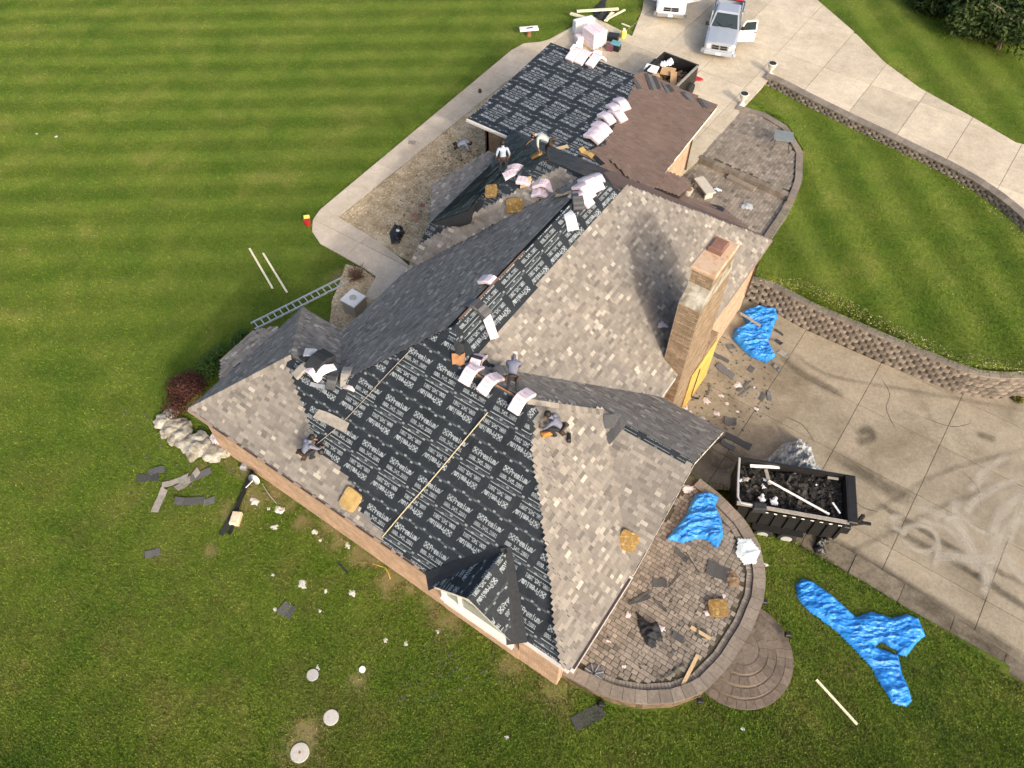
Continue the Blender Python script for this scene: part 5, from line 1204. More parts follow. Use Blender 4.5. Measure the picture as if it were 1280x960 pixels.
    part(mb, 'torn_shingles', M['load'], None, 'stuff')
    Mx = Matrix.Rotation(ang, 3, 'Z')
    def at(x, y, z): return V(c.x, c.y, Z_DRIVE)+Mx @ V(x, y, z)
    mb = MB(); mb.bar(at(-.85, .25, H1-.08), at(1.35, -.75, H1-.05), .07, .05); build(mb, 'lumber_strip', M['white'], None, 'long white trim board lying diagonally on the dump trailer load', 'board')
    mb = MB(); mb.bar(at(-1.55, .78, H1-.1), at(-.45, .92, H1-.08), .12, .03); build(mb, 'trim_board', M['white_foam'], None, 'short wide white board at the back of the dump trailer load', 'board')
    mb = MB(); mb.bar(at(-.95, .75, H1-.12), at(-.8, .1, H1-.1), .13, .02); build(mb, 'felt_piece', M['plank'], None, 'gray plank across the middle left of the dump trailer load', 'board')
    mb = MB(); mb.bar(at(1.5, -.2, H1-.1), at(1.75, -.62, H1-.08), .07, .03); build(mb, 'trim_scrap', M['white'], None, 'small white trim scrap at the front right of the dump trailer load', 'scrap')
    mb = MB(); mb.bar(at(1.35, .85, H1-.1), at(1.75, .85, H1-.08), .1, .03); build(mb, 'trim_scrap', M['plank'], None, 'pale scrap in the far front corner of the dump trailer load', 'scrap')
    for i, (x, y, s, l) in enumerate(((-.95, .32, .2, 'white paper wad at the head of the diagonal trim board'), (-1.0, .02, .22, 'white paper wad in the middle of the dump trailer load'), (-1.05, -.45, .32, 'crumpled pale sheet near the front side of the trailer load'), (-.6, -.5, .34, 'bright white wrapper beside the front rail of the trailer load'), (-1.85, .12, .2, 'white wad at the tailgate end of the trailer load'), (-1.65, .22, .28, 'gray crumpled paper at the tailgate end of the trailer load'), (.95, .5, .1, 'tiny white wad near the far front of the trailer load'))):
        p = at(x, y, 0); pol = [(p.x+s*.6*math.cos(k)*(.7+.3*math.sin(k*3+i)), p.y+s*.6*math.sin(k)*(.7+.3*math.cos(k*2+i))) for k in [j*.57 for j in range(11)]]
        crumple('paper_wad', pol, Z_DRIVE+H1-.22, .2, M['fabric_white'] if i != 5 else M['plank'], l, 'paper', 'paper wads on the trailer load', .04, 30+i, 5, edge=.1)
    mb = MB(); mb.box(at(-1.2, -1.0, H1-.02), (.5, .3, .3), Matrix.Rotation(ang+.1, 3, 'Z'), bev=.05); build(mb, 'tarp_roll', M['felt'], None, 'black rolled cover hanging over the front side rail of the trailer', 'cover')
M['load'] = mat('torn_shingle_load', (.02, .018, .016), (.045, .04, .035), 9, .9, .5, 30, tone=(.4, 2.6))
trailer()
# ---- open black dump box beyond the garage
def dumpbox():
    zt = 1.35
    q = [P(828, 67, zt), P(870, 83, zt), P(846, 112, zt), P(805, 92, zt)]; c = sum(q, V(0, 0, 0))/4; u = (q[1]-q[0]).normalized(); ang = math.atan2(u.y, u.x)
    Lx, Ly = (q[1]-q[0]).length/2, max(1.2, (q[2]-q[1]).length/2)
    root = thing('dump_trailer', 'black open topped trailer with cardboard and scrap parked beyond the garage roof', 'trailer', V(c.x, c.y, .035)); root.rotation_euler = (0, 0, ang)
    def part(mb, name, m, par=None, kind=None):
        o = bpy.data.objects.new(name, mb.mesh(name, m)); col.objects.link(o); o.parent = par or root
        if kind: o['kind'] = kind
        return o
    for n, cc, sz in (('side_panel', (0, Ly, .85), (2*Lx, .06, 1.0)), ('side_panel', (Lx, 0, .85), (.06, 2*Ly, 1.0)), ('side_panel', (-Lx, 0, .85), (.06, 2*Ly, 1.0)), ('side_panel', (0, -Ly, .85), (2*Lx, .06, 1.0)), ('floor', (0, 0, .4), (2*Lx, 2*Ly, .08))):
        mb = MB(); mb.box(cc, sz); pn = part(mb, n, M['black'])
        if n == 'side_panel': mb = MB(); mb.box((cc[0], cc[1], 1.37), (sz[0]+.06, sz[1]+.06, .05)); part(mb, 'top_rail', M['plank'] if cc[0] > 0 else M['black'], pn)
    R = Matrix.Rotation(math.pi/2, 3, 'Y')
    for s in (-1, 1):
        for y in (-.4, .5): mb = MB(); mb.lathe((s*(Lx+.15), y, .36), [(.2, -.1), (.34, -.1), (.36, 0), (.34, .1), (.2, .1)], 18, M=R); part(mb, 'wheel', M['rubber'])
    rng = random.Random(6); mb = MB()
    for _ in range(200): mb.box((rng.uniform(-Lx+.2, Lx-.2), rng.uniform(-Ly+.2, Ly-.2), rng.uniform(.5, .85)), (rng.uniform(.1, .5), rng.uniform(.1, .3), .02), Matrix.Rotation(rng.uniform(0, 6), 3, 'Z') @ Matrix.Rotation(rng.gauss(0, .5), 3, 'X'), 0, rng.random())
    part(mb, 'scrap_load', mat('brown_scrap', (.12, .08, .05), (.2, .14, .09), 8, .9, tone=(.4, 1.6)), None, 'stuff')
    Mx = Matrix.Rotation(ang, 3, 'Z'); at = lambda x, y, z: V(c.x, c.y, .035)+Mx @ V(x, y, z)
    card = mat('cardboard', (.45, .3, .16), (.36, .22, .11), 5, .85)
    for i, (x, y, z, sx, sy, r, l) in enumerate(((-.25, .35, 1.0, .8, .6, .3, 'large tan cardboard sheet in the middle of the black open trailer'), (.35, -.1, 1.02, .35, .95, .5, 'long tan cardboard strip at the right of the black open trailer'), (-.6, -.35, .95, .4, .35, .8, 'small tan cardboard flap at the front of the black open trailer'))):
        mb = MB(); mb.box(at(x, y, z), (sx, sy, .03), Mx @ Matrix.Rotation(r, 3, 'Z') @ Matrix.Rotation(.25, 3, 'X')); build(mb, 'cardboard', card, None, l, 'cardboard', 'cardboard in the open trailer')
    mb = MB(); mb.box(at(-.95, -.4, 1.3), (.75, .5, .12), Mx @ Matrix.Rotation(.15, 3, 'Z') @ Matrix.Rotation(.2, 3, 'X'), bev=.03); build(mb, 'foam_board', M['white_foam'], None, 'white foam board resting on the left rim of the open trailer', 'foam board')
    for i, (x, y, l) in enumerate(((-.75, .7, 'white plastic wad at the back left of the open trailer'), (-.55, 1.0, 'pale plastic wad at the rear corner of the open trailer'))):
        p = at(x, y, 0); crumple('plastic_wad', [(p.x+.25*math.cos(k), p.y+.3*math.sin(k)) for k in [j*.7 for j in range(9)]], 1.1, .3, M['fabric_white'], l, 'plastic', None, .05, 60+i, 4, edge=.12)
    mb = MB(); mb.box(at(-1.15, .45, .9), (.6, .9, .5), Mx, bev=.08); build(mb, 'felt_heap', M['felt'], None, 'dark heap of felt spilling over the left side of the open trailer', 'felt heap')
dumpbox()
# ------------------------------------------------------------------ people
def shirt(name, c): return mat(name, c, tuple(x*.75 for x in c), 14, .85, .3, 40)
POSE = {
 'stand': dict(pel=(0, 0, .95), ch=(0, .02, 1.28), nk=(0, .03, 1.49), hd=(0, .07, 1.62), ht=(0, .07, 1.74), sh=(.18, .01, 1.42), el=(.26, -.02, 1.14), wr=(.25, .12, .92), hp=(.1, 0, .9), kn=(.12, .05, .5), an=(.13, -.02, .1), to=(.15, .17, .05)),
 'work': dict(pel=(0, -.12, .9), ch=(0, .12, 1.17), nk=(0, .25, 1.34), hd=(0, .36, 1.4), ht=(0, .44, 1.48), sh=(.18, .2, 1.27), el=(.28, .32, 1.02), wr=(.2, .52, .92), hp=(.1, -.12, .85), kn=(.14, .05, .48), an=(.16, -.08, .1), to=(.18, .12, .05)),
 'bend': dict(pel=(0, -.2, .88), ch=(0, .17, 1.06), nk=(0, .38, 1.06), hd=(0, .5, 1.0), ht=(0, .6, .96), sh=(.18, .3, 1.04), el=(.22, .4, .76), wr=(.15, .5, .52), hp=(.1, -.2, .84), kn=(.13, -.02, .47), an=(.14, -.12, .1), to=(.16, .08, .05)),
 'crouch': dict(pel=(0, -.22, .34), ch=(0, .02, .62), nk=(0, .17, .77), hd=(0, .27, .84), ht=(0, .36, .92), sh=(.18, .1, .71), el=(.27, .27, .48), wr=(.17, .48, .3), hp=(.11, -.2, .32), kn=(.2, .2, .46), an=(.18, -.1, .1), to=(.2, .1, .05)),
 'kneel': dict(pel=(0, -.12, .5), ch=(0, .14, .78), nk=(0, .3, .88), hd=(0, .41, .9), ht=(0, .52, .92), sh=(.18, .22, .83), el=(.25, .34, .56), wr=(.16, .5, .34), hp=(.11, -.12, .46), kn=(.16, .1, .1), an=(.16, -.32, .08), to=(.17, -.46, .05)),
}
def person(px, py, rot, pose, top, legs, label, hat=None, z=None, asym=0.0, lift=0.0):
    p0 = hit(px, py) if z is None else P(px, py, z); q = POSE[pose]
    root = thing('person', label, 'person', p0+V(0, 0, lift)); root.rotation_euler = (0, 0, rot)
    vs, es, rs, tg = [], [], [], []
    def v(p, r, t): vs.append(Vector(p)); rs.append(r); tg.append(t); return len(vs)-1
    def e(a, b): es.append((a, b))
    pel = v(q['pel'], (.15, .11), 'legs'); mid = v(Vector(q['pel']).lerp(Vector(q['ch']), .5), (.14, .1), 'top'); ch = v(q['ch'], (.16, .115), 'top'); nk = v(q['nk'], (.06, .06), 'top'); hd = v(q['hd'], (.088, .1), 'head'); ht = v(q['ht'], (.07, .08), 'head')
    e(pel, mid); e(mid, ch); e(ch, nk); e(nk, hd); e(hd, ht)
    for s in (-1, 1):
        m = lambda k, dy=0.0: V(q[k][0]*s, q[k][1]+dy*s, q[k][2])
        sh = v(m('sh'), (.075, .07), 'top'); el = v(m('el', asym*.5), (.05, .048), 'top'); wr = v(m('wr', asym), (.032, .027), 'skin'); e(ch, sh); e(sh, el); e(el, wr)
        d = (vs[wr]-vs[el]).normalized(); x = d.cross(V(0, 0, 1)); x = V(1, 0, 0) if x.length < .1 else x.normalized()
        pm = v(vs[wr]+d*.07, (.036, .02), 'skin'); e(wr, pm)
        for i, (o, l) in enumerate(((-.03, .075), (-.01, .09), (.01, .085), (.03, .065))):
            k1 = v(vs[pm]+d*.035+x*o, (.009, .009), 'skin'); k2 = v(vs[pm]+d*(.03+l*.6)+x*o*1.1+V(0, 0, -.012), (.008, .008), 'skin'); k3 = v(vs[pm]+d*(.025+l)+x*o*1.1+V(0, 0, -.03), (.007, .007), 'skin'); e(pm, k1); e(k1, k2); e(k2, k3)
        t1 = v(vs[wr]+d*.05+x*.045*s, (.011, .011), 'skin'); t2 = v(vs[wr]+d*.09+x*.06*s, (.009, .009), 'skin'); e(wr, t1); e(t1, t2)
        hp = v(m('hp'), (.1, .1), 'legs'); kn = v(m('kn', asym*.3), (.066, .066), 'legs'); an = v(m('an', asym*.3), (.045, .045), 'legs'); to = v(m('to', asym*.3), (.045, .035), 'boot'); e(pel, hp); e(hp, kn); e(kn, an); e(an, to)
    me = bpy.data.meshes.new('body'); me.from_pydata([tuple(a) for a in vs], es, []); o = bpy.data.objects.new('body', me); col.objects.link(o)
    sk = o.modifiers.new('skin', 'SKIN'); sk.branch_smoothing = .6
    if not me.skin_vertices: pass
    for i, r in enumerate(rs): d = me.skin_vertices[0].data[i]; d.radius = r; d.use_root = (i == 0)
    ss = o.modifiers.new('smooth', 'SUBSURF'); ss.levels = 1; ss.render_levels = 1
    dg = bpy.context.evaluated_depsgraph_get(); dg.update(); nm = bpy.data.meshes.new_from_object(o.evaluated_get(dg)); nm.name = 'body'
    o.modifiers.clear(); o.data = nm; nm.materials.clear()
    order = ['top', 'legs', 'skin', 'head', 'boot']
    for mm in (top, legs, M['skin'], M['skin'], M['boots']): nm.materials.append(mm)
    for f in nm.polygons:
        c = f.center; best = min(es, key=lambda ed: (seg(c, vs[ed[0]], vs[ed[1]])))
        a, b = vs[best[0]], vs[best[1]]; t = max(0, min(1, (c-a).dot(b-a)/max(1e-9, (b-a).length_squared)))
        k = tg[best[1]] if t > .45 else tg[best[0]]
        f.material_index = order.index(k); f.use_smooth = True
    o.parent = root
    h = V(*q['hd']); t = V(*q['ht']); d = (t-h).normalized(); fwd = (V(0, 1, 0)-d*d.y).normalized(); c = h.lerp(t, .45); sd = d.cross(fwd)
    def child(mb, name, m):
        oo = bpy.data.objects.new(name, mb.mesh(name, m, smooth=True)); col.objects.link(oo); oo.parent = root
    R = Matrix((sd, fwd, d)).transposed()
    pv = V(*q['pel']).lerp(V(*q['ch']), .12); ax = (V(*q['ch'])-V(*q['pel'])).normalized(); bf = (V(0, 1, 0)-ax*ax.y).normalized(); Bm = Matrix((ax.cross(bf)*-1, bf, ax)).transposed(); mb = MB(); mb.lathe(pv, [(.15, -.03), (.168, -.03), (.168, .03), (.15, .03)], 14, M=Bm); mb.box(pv+Bm @ V(.17, -.02, -.08), (.06, .16, .2), Bm, bev=.02); mb.box(pv+Bm @ V(-.17, -.02, -.08), (.06, .16, .2), Bm, bev=.02); child(mb, 'tool_belt', M['boots'])
    mb = MB(); prof = [(.112*math.cos(a), .125*math.sin(a)) for a in [rad(k) for k in (-62, -40, 0, 20, 40, 60, 78, 89)]]; mb.lathe(c-fwd*.038-d*.012, prof, 12, M=R); child(mb, 'cap' if hat else 'hair', hat or M['hair'])
    if hat: mb = MB(); mb.box(c+fwd*.12+d*.02, (.15, .1, .015), R, bev=.004); child(mb, 'cap_brim', hat)
    for s in (-1, 1): mb = MB(); mb.lathe(c+fwd*.088+sd*s*.033-d*.005, [(.004, -.008), (.012, 0), (.004, .008)], 6, M=R); child(mb, 'eye', M['black'])
    for s in (-1, 1): mb = MB(); mb.box(c+sd*s*.094-d*.02, (.016, .035, .055), R, bev=.006); child(mb, 'ear', M['skin'])
    mb = MB(); mb.box(c+fwd*.1-d*.03, (.028, .035, .045), R, bev=.008); child(mb, 'nose', M['skin']); mb = MB(); mb.box(c+fwd*.09-d*.07, (.045, .01, .01), R); child(mb, 'mouth', mat('lips', (.25, .09, .07), rough=.5))
    return root
def seg(p, a, b):
    t = max(0, min(1, (p-a).dot(b-a)/max(1e-9, (b-a).length_squared))); return (a+(b-a)*t-p).length
GREY = shirt('slate_shirt', (.17, .18, .24)); BLUE = shirt('pale_blue_shirt', (.36, .42, .52)); ASH = shirt('ash_shirt', (.4, .43, .42)); KH = shirt('khaki_trousers', (.32, .29, .23))
person(576, 199, HEAD-1.4, 'bend', BLUE, KH, 'person in pale blue shirt and khaki trousers bending over the gravel courtyard', z=.03)
person(629, 221, HEAD+.1, 'stand', BLUE, M['jeans'], 'person in pale blue shirt standing on the entry roof seen from behind')
person(682, 199, HEAD+1.2, 'bend', ASH, M['jeans'], 'person in light gray shirt bending with one arm stretched toward the garage roof edge', asym=.25)
person(641, 488, HEAD-.1, 'bend', GREY, M['jeans'], 'person in slate shirt and black trousers bending on the ridge seen from behind', hat=mat('pale_cap', (.6, .55, .52), rough=.8), lift=.05)
person(694, 541, HEAD+1.25, 'crouch', GREY, M['jeans'], 'person in slate shirt crouching beside an orange tool belt on the tan slope', lift=.05)
person(388, 570, HEAD-.9, 'crouch', GREY, M['jeans'], 'person in slate shirt crouching at the edge of the new shingles on the left', lift=.05)
# tool pouches beside the crouching worker
p = hit(683, 545); mb = MB(); mb.box(p+V(0, 0, .12), (.34, .16, .24), Matrix.Rotation(.9, 3, 'Z') @ Matrix.Rotation(.4, 3, 'X'), bev=.06); build(mb, 'tool_pouch', mat('orange_leather', (.45, .2, .04), (.3, .12, .03), 8, .7), None, 'orange leather tool pouch beside the crouching worker on the tan slope', 'tool pouch')
p = hit(711, 549); mb = MB(); mb.box(p+V(0, 0, .1), (.12, .3, .16), Matrix.Rotation(.6, 3, 'Z'), bev=.03); build(mb, 'nail_gun', M['black'], None, 'black nail gun lying right of the crouching worker on the tan slope', 'tool')
p = hit(402, 566); mb = MB(); mb.lathe(p+V(0, 0, .02), [(.1, 0), (.12, .1), (.06, .16), (.03, .18)], 12); build(mb, 'nail_gun', M['black'], None, 'black nail gun in front of the crouching worker on the left', 'tool')
# ------------------------------------------------------------------ boards, scraps, wads
def board(name, a, b, wd, th, m, label, cat, group=None, z=None, dz=0.0):
    pa = hit(*a) if z is None else P(*a, z); pb = hit(*b) if z is None else P(*b, z)
    mb = MB(); mb.bar(pa+V(0, 0, th/2+.012+dz), pb+V(0, 0, th/2+.012+dz), wd, th); return build(mb, name, m, None, label, cat, group)
lawnb = 'pale strips of lumber lying on the lawn'
board('lumber_strip', (312, 311), (341, 361), .09, .04, M['palewood'], 'left one of two parallel pale strips on the left lawn above the ladder', 'lumber strip', lawnb, .02)
board('lumber_strip', (329, 317), (359, 366), .09, .04, M['palewood'], 'right one of two parallel pale strips on the left lawn above the ladder', 'lumber strip', lawnb, .02)
board('lumber_strip', (1020, 850), (1071, 906), .09, .04, M['palewood'], 'pale strip on the lower lawn below the long blue tarp', 'lumber strip', lawnb)
board('plank', (863, 784), (888, 799), .12, .04, M['wood'], 'short tan plank in the middle right of the terrace', 'plank', 'tan planks on the terrace')
board('plank', (853, 857), (872, 819), .12, .04, M['wood'], 'longer tan plank near the lower rim of the terrace', 'plank', 'tan planks on the terrace')
board('gutter_length', (318, 585), (295, 640), .13, .09, M['black'], 'long black gutter length running from the downspout across the lawn', 'gutter', None, 0)
board('gutter_length', (294, 638), (277, 670), .14, .07, M['felt'], 'dark gutter piece beside the white box on the lawn', 'gutter', None, 0)
board('gutter_length', (299, 642), (287, 668), .12, .08, M['black'], 'black gutter offcut close beside the dark gutter piece on the lawn', 'gutter', None, 0)
mb = MB(); p = P(296, 650, .0); mb.box(p+V(0, 0, .12), (.34, .5, .24), Matrix.Rotation(.5, 3, 'Z'), bev=.03); build(mb, 'carton', mat('open_carton', (.7, .62, .5), (.5, .36, .2), 5, .8), None, 'open white and tan carton on the lawn beside the black gutter', 'box')
def scrap(px, py, L, wd, a, m, label, cat, group, curl=.04, z=None, dz=0.0, seed=0):
    rng = random.Random(seed+int(px*7+py)); p = hit(px, py) if z is None else P(px, py, z); R = Matrix.Rotation(a, 3, 'Z'); mb = MB(); n = 3
    # lay it on the slope of whatever carries it
    ex = R @ V(.12, 0, 0); ey = R @ V(0, .12, 0); sx = (surf_z(p.x+ex.x, p.y+ex.y)-surf_z(p.x-ex.x, p.y-ex.y))/.24; sy = (surf_z(p.x+ey.x, p.y+ey.y)-surf_z(p.x-ey.x, p.y-ey.y))/.24
    if abs(sx) > 1.2 or abs(sy) > 1.2: sx = sy = 0
    t = rng.random(); up = .02+dz
    top = []
    for i in range(n+1):
        x = (i/n-.5)*L; c = curl*abs(i/n-.5)*2*rng.random(); jy = rng.uniform(-.12, .12)*wd
        for s in (-1, 1): y = s*wd/2+jy; top.append(p+R @ V(x+rng.uniform(-.07, .07)*L, y*rng.uniform(.82, 1.08), 0)+V(0, 0, up+c+sx*x+sy*y))
    for i in range(n): a0, a1, b1, b0 = top[2*i], top[2*i+2], top[2*i+3], top[2*i+1]; mb.prism([a0, a1, b1, b0], V(0, 0, -.012), 0, t)
    return build(mb, 'shingle_scrap' if m is M['scrap'] or m is M['felt'] else 'scrap', m, None, label, cat, group)
GL = 'torn shingle strips on the left lawn'
for (x, y, L, wd, a, l) in ((186, 597, .85, .34, .6, 'dark shingle strip at the left end of the torn strips on the left lawn'), (197, 588, .6, .3, .9, 'short shingle strip overlapping the leftmost strip on the left lawn'), (219, 602, 1.0, .25, 1.0, 'pale curved shingle strip in the middle of the lawn strips'), (236, 601, 1.05, .3, 1.5, 'long gray shingle strip pointing at the house corner bed'), (252, 593, .85, .3, 1.1, 'dark shingle strip at the right end of the lawn strips'), (199, 627, 1.05, .3, 2.1, 'gray shingle strip standing alone below the lawn strips'), (236, 627, 1.1, .34, .6, 'wide dark shingle strip at the bottom of the lawn strips'), (262, 627, .4, .3, .9, 'small dark shingle scrap right of the wide lawn strip'), (191, 692, .55, .3, 1.0, 'lone dark shingle scrap far down the left lawn')):
    scrap(x, y, L, wd, a, M['plank'] if 'pale' in l or 'gray' in l else M['scrap'], l, 'shingle scrap', GL, .12)
scrap(359, 763, .5, .48, .1, M['scrap'], 'square dark shingle piece on the near lawn', 'shingle scrap', GL); scrap(428, 709, .6, .08, -.2, M['felt'], 'thin black strip on the near lawn beside the yellow hose', 'shingle scrap', GL)
scrap(734, 896, 1.1, .42, 1.05, M['scrap'], 'large dark shingle sheet on the lawn below the terrace wall', 'shingle scrap', GL); scrap(736, 901, .9, .3, 1.0, M['felt'], 'black sheet under the large shingle sheet below the terrace wall', 'shingle scrap', GL, dz=-.005)
GD = 'dark shingle scraps scattered on the lower driveway'
for (x, y, L, wd, a, l) in ((900, 447, 1.0, .2, -.1, 'long dark strip near the plywood on the driveway'), (907, 464, .95, .36, -.2, 'widest dark shingle strip on the driveway beside the plywood'), (922, 551, 1.1, .32, 0, 'long dark shingle strip behind the dump trailer tailgate'), (909, 557, .6, .25, 0, 'shorter dark strip left of the long one behind the tailgate'), (899, 551, .7, .12, 1.2, 'thin dark strip close to the gable corner on the driveway'), (913, 527, .5, .4, .4, 'squarish dark scrap between the wrappers and the trailer'), (962, 413, .4, .15, 1.6, 'small dark scrap at the right edge of the driveway tarp'), (974, 416, .45, .14, -.2, 'slim dark scrap furthest right beside the driveway tarp'), (973, 428, .35, .2, -.3, 'triangular dark scrap right of the driveway tarp'), (963, 425, .25, .12, .6, 'tiny dark scrap right of the driveway tarp'), (971, 461, .35, .22, -.3, 'dark scrap below the right end of the driveway tarp'), (939, 462, .35, .25, 1.5, 'dark scrap below the driveway tarp'), (953, 497, .4, .2, 1.5, 'left one of two dark scraps standing together on the driveway'), (961, 496, .45, .18, 2.1, 'right one of two dark scraps standing together on the driveway'), (880, 463, .35, .25, .3, 'dark scrap at the foot of the plywood sheet'), (913, 434, .35, .3, .9, 'dark scrap left of the driveway tarp'), (929, 484, .8, .12, 1.3, 'thin gray strip beside the pink wrappers on the driveway'), (932, 489, .85, .08, 1.25, 'second thin strip beside the pink wrappers on the driveway'), (866, 497, .5, .1, .2, 'dark strip close to the chimney foot'), (886, 489, .6, .08, 1.7, 'curved dark strip near the chimney foot')):
    scrap(x, y, L, wd, a, M['scrap'], l, 'shingle scrap', GD, .08, Z_DRIVE)
scrap(937, 399, 1.1, .16, -.15, M['plank'], 'gray plank lying across the driveway tarp', 'plank', None, .02, Z_DRIVE+.3); scrap(980, 443, .5, .3, -.2, M['plank'], 'pale gray scrap on the driveway right of the tarp', 'scrap', None, .06, Z_DRIVE)
def bits(poly, n, seed, name, z, par):
    rng = random.Random(seed); mb = MB(); xs = [p[0] for p in poly]; ys = [p[1] for p in poly]
    for _ in range(n):
        x = rng.uniform(min(xs), max(xs)); y = rng.uniform(min(ys), max(ys))
        if not inside((x, y), poly): continue
        s = rng.uniform(.02, .09); mb.box((x, y, z+.012), (s, s*rng.uniform(.4, 1), .01), Matrix.Rotation(rng.uniform(0, 6), 3, 'Z'), 0, rng.random())
    build(mb, name, M['scrap'], None, kind='stuff')
bits(pxy([(870, 470), (905, 420), (960, 440), (970, 500), (940, 540), (880, 540), (850, 520)], Z_DRIVE), 260, 3, 'shingle_crumbs', Z_DRIVE, None)
bits(pxy([(750, 800), (800, 720), (870, 690), (920, 720), (900, 800), (850, 850), (780, 850)], Z_PATIO), 160, 4, 'terrace_crumbs', Z_PATIO, None)
GP = 'dark scraps scattered on the terrace'
for (x, y, L, wd, a, l) in ((852, 694, .6, .2, -.3, 'dark curled scrap below the terrace tarp'), (824, 729, .5, .36, .5, 'squarish dark shingle scrap in the middle of the terrace'), (799, 751, .8, .14, .9, 'long dark strip near the roof edge on the terrace'), (804, 745, .7, .1, 1.1, 'thin gray strip near the roof edge on the terrace'), (826, 758, .5, .1, -.2, 'short thin strip left of the worn terrace cushion'), (847, 797, .42, .25, .1, 'dark scrap beside the short terrace plank'), (897, 716, .8, .55, .2, 'large dark shingle sheet near the terrace rim'), (877, 792, .3, .3, .4, 'dark scrap partly under the short terrace plank'), (865, 703, .9, .03, -.5, 'thin black rod lying on the terrace below the tarp'), (843, 726, .7, .04, 1.4, 'gray thin rod lying in the middle of the terrace')):
    scrap(x, y, L, wd, a, M['scrap'], l, 'shingle scrap', GP, .07, Z_PATIO)
crumple('felt_heap', pxy([(795, 765), (803, 772), (812, 780), (821, 776), (826, 790), (826, 803), (819, 800), (818, 811), (808, 806), (800, 790)], Z_PATIO), Z_PATIO, .28, M['felt'], 'torn black felt heap near the middle of the terrace', 'felt heap', None, .05, 8, 3, edge=.15)
crumple('sandbag', pxy([(908, 714), (916, 712), (924, 722), (924, 735), (914, 735), (908, 726)], Z_PATIO), Z_PATIO, .2, mat('brown_sack', (.22, .15, .09), (.16, .11, .07), 8, .9), 'brown sack slumped by the right rim of the terrace', 'sack', None, .05, 9, 3, edge=.2)
def wad(px, py, s, m, label, group, z=None, k=0, cat='wrapper scrap'):
    s *= .8
    p = hit(px, py) if z is None else P(px, py, z); rng = random.Random(int(px*3+py)+k); pol = []
    for j in range(11): a = j*.571; r = s*rng.uniform(.45, 1.1); pol.append((p.x+r*math.cos(a), p.y+r*.8*math.sin(a)))
    return crumple('wrapper_scrap', pol, p.z, s*.4, m, label, cat, group, max(.035, s*.16), int(px+py) % 90, 2.4/s*.5+2, edge=s*.4)
GW = 'pale wrapper scraps on the lower driveway'
for x, y, s, l in ((923, 482, .3, 'largest pink wrapper clump on the driveway'), (883, 502, .3, 'tall pink wrapper clump nearest the chimney foot'), (902, 494, .18, 'pink wrapper pair beside the tall clump on the driveway'), (909, 505, .2, 'pink wrapper piece in the middle of the driveway clutter'), (897, 517, .22, 'pink wrapper piece left of the squarish dark scrap'), (879, 523, .2, 'pink wrapper close to the gable eave'), (857, 509, .26, 'pink wrapper at the gable eave corner'), (864, 516, .18, 'small pink wrapper next to the gable eave corner'), (945, 512, .18, 'pink wrapper furthest right in the driveway clutter'), (943, 485, .1, 'tiny wrapper right of the largest clump'), (922, 515, .1, 'tiny wrapper above the squarish dark scrap'), (909, 462, .16, 'white wad on the widest dark strip'), (912, 466, .12, 'second white wad on the widest dark strip')):
    wad(x, y, s, M['paper'], l, GW, Z_DRIVE)
GX = 'white scraps on the near lawn'
M['lawn_paper'] = mat('weathered_paper', (.66, .64, .6), (.5, .48, .43), 9, .8, .4, 30)
for x, y, s, l in ((320, 627, .3, 'long white wrapper scrap beside the satellite dish'), (349, 638, .32, 'branching white wrapper scrap right of the satellite dish'), (337, 636, .12, 'small white scrap left of the branching one'), (343, 659, .22, 'yellowish scrap below the branching white wrapper'), (395, 665, .2, 'white scrap under the brick wall near the clean cushion'), (400, 675, .1, 'small scrap right below the wall scrap'), (434, 682, .2, 'round white scrap close under the brick wall'), (341, 719, .14, 'lone white scrap in the middle of the near lawn'), (378, 731, .26, 'largest white scrap on the near lawn'), (407, 739, .13, 'white scrap right of the largest lawn scrap'), (440, 742, .2, 'white scrap with dark edge below the yellow hose'), (345, 762, .13, 'white scrap just left of the square shingle piece'), (400, 763, .13, 'pale scrap right of the square shingle piece'), (482, 801, .15, 'white scrap further down the near lawn'), (507, 803, .14, 'narrow white scrap right of the further one'), (547, 789, .13, 'white sliver near the entrance bay'), (398, 834, .13, 'white chip above the gray flat stone'), (928, 911, .13, 'white scrap on the lawn below the garden steps'), (634, 923, .12, 'pale sliver near the bottom edge of the lawn'), (46, 168, .12, 'white speck far left on the striped lawn'), (70, 171, .14, 'second white speck far left on the striped lawn')):
    wad(x, y, s, M['lawn_paper'], l, GX)
GT = 'pale wrapper scraps on the terrace'
for x, y, s, l in ((785, 770, .2, 'pale wad left of the black felt heap'), (813, 788, .2, 'pale wad on top of the black felt heap'), (827, 786, .2, 'second pale wad on the black felt heap'), (760, 802, .13, 'pale wad near the roof gutter on the terrace'), (779, 832, .12, 'pale scrap at the lower terrace rim'), (905, 745, .14, 'small pale wad above the worn terrace cushion'), (883, 765, .2, 'pale wad left of the worn terrace cushion'), (944, 683, .22, 'pinkish wad on the terrace rim beside the pale sheet'), (956, 706, .13, 'white wad outside the terrace rim')):
    wad(x, y, s, M['paper'], l, GT, Z_PATIO+.01)
wad(860, 610, .42, M['paper'], 'pink wrapper heap under the gable corner at the terrace edge', None, Z_PATIO); wad(826, 405, .4, M['paper'], 'pale torn wrapper caught in the roof beside the chimney', None)
wad(528, 257, .3, mat('brown_paper', (.3, .16, .11), (.2, .1, .08), 7, .8), 'reddish brown torn paper in the gravel courtyard', None, .03); wad(521, 271, .45, mat('terracotta_sheet', (.38, .2, .14), (.3, .16, .11), 5, .8), 'flat terracotta sheet in the gravel courtyard', None, .03)
crumple('tool_bag', pxy([(486, 292), (492, 283), (502, 284), (506, 292), (500, 304), (490, 306)], .02), .02, .45, M['black_bag'], 'black open bag in the gravel courtyard near the walk', 'bag', None, .05, 21, 3, edge=.2)
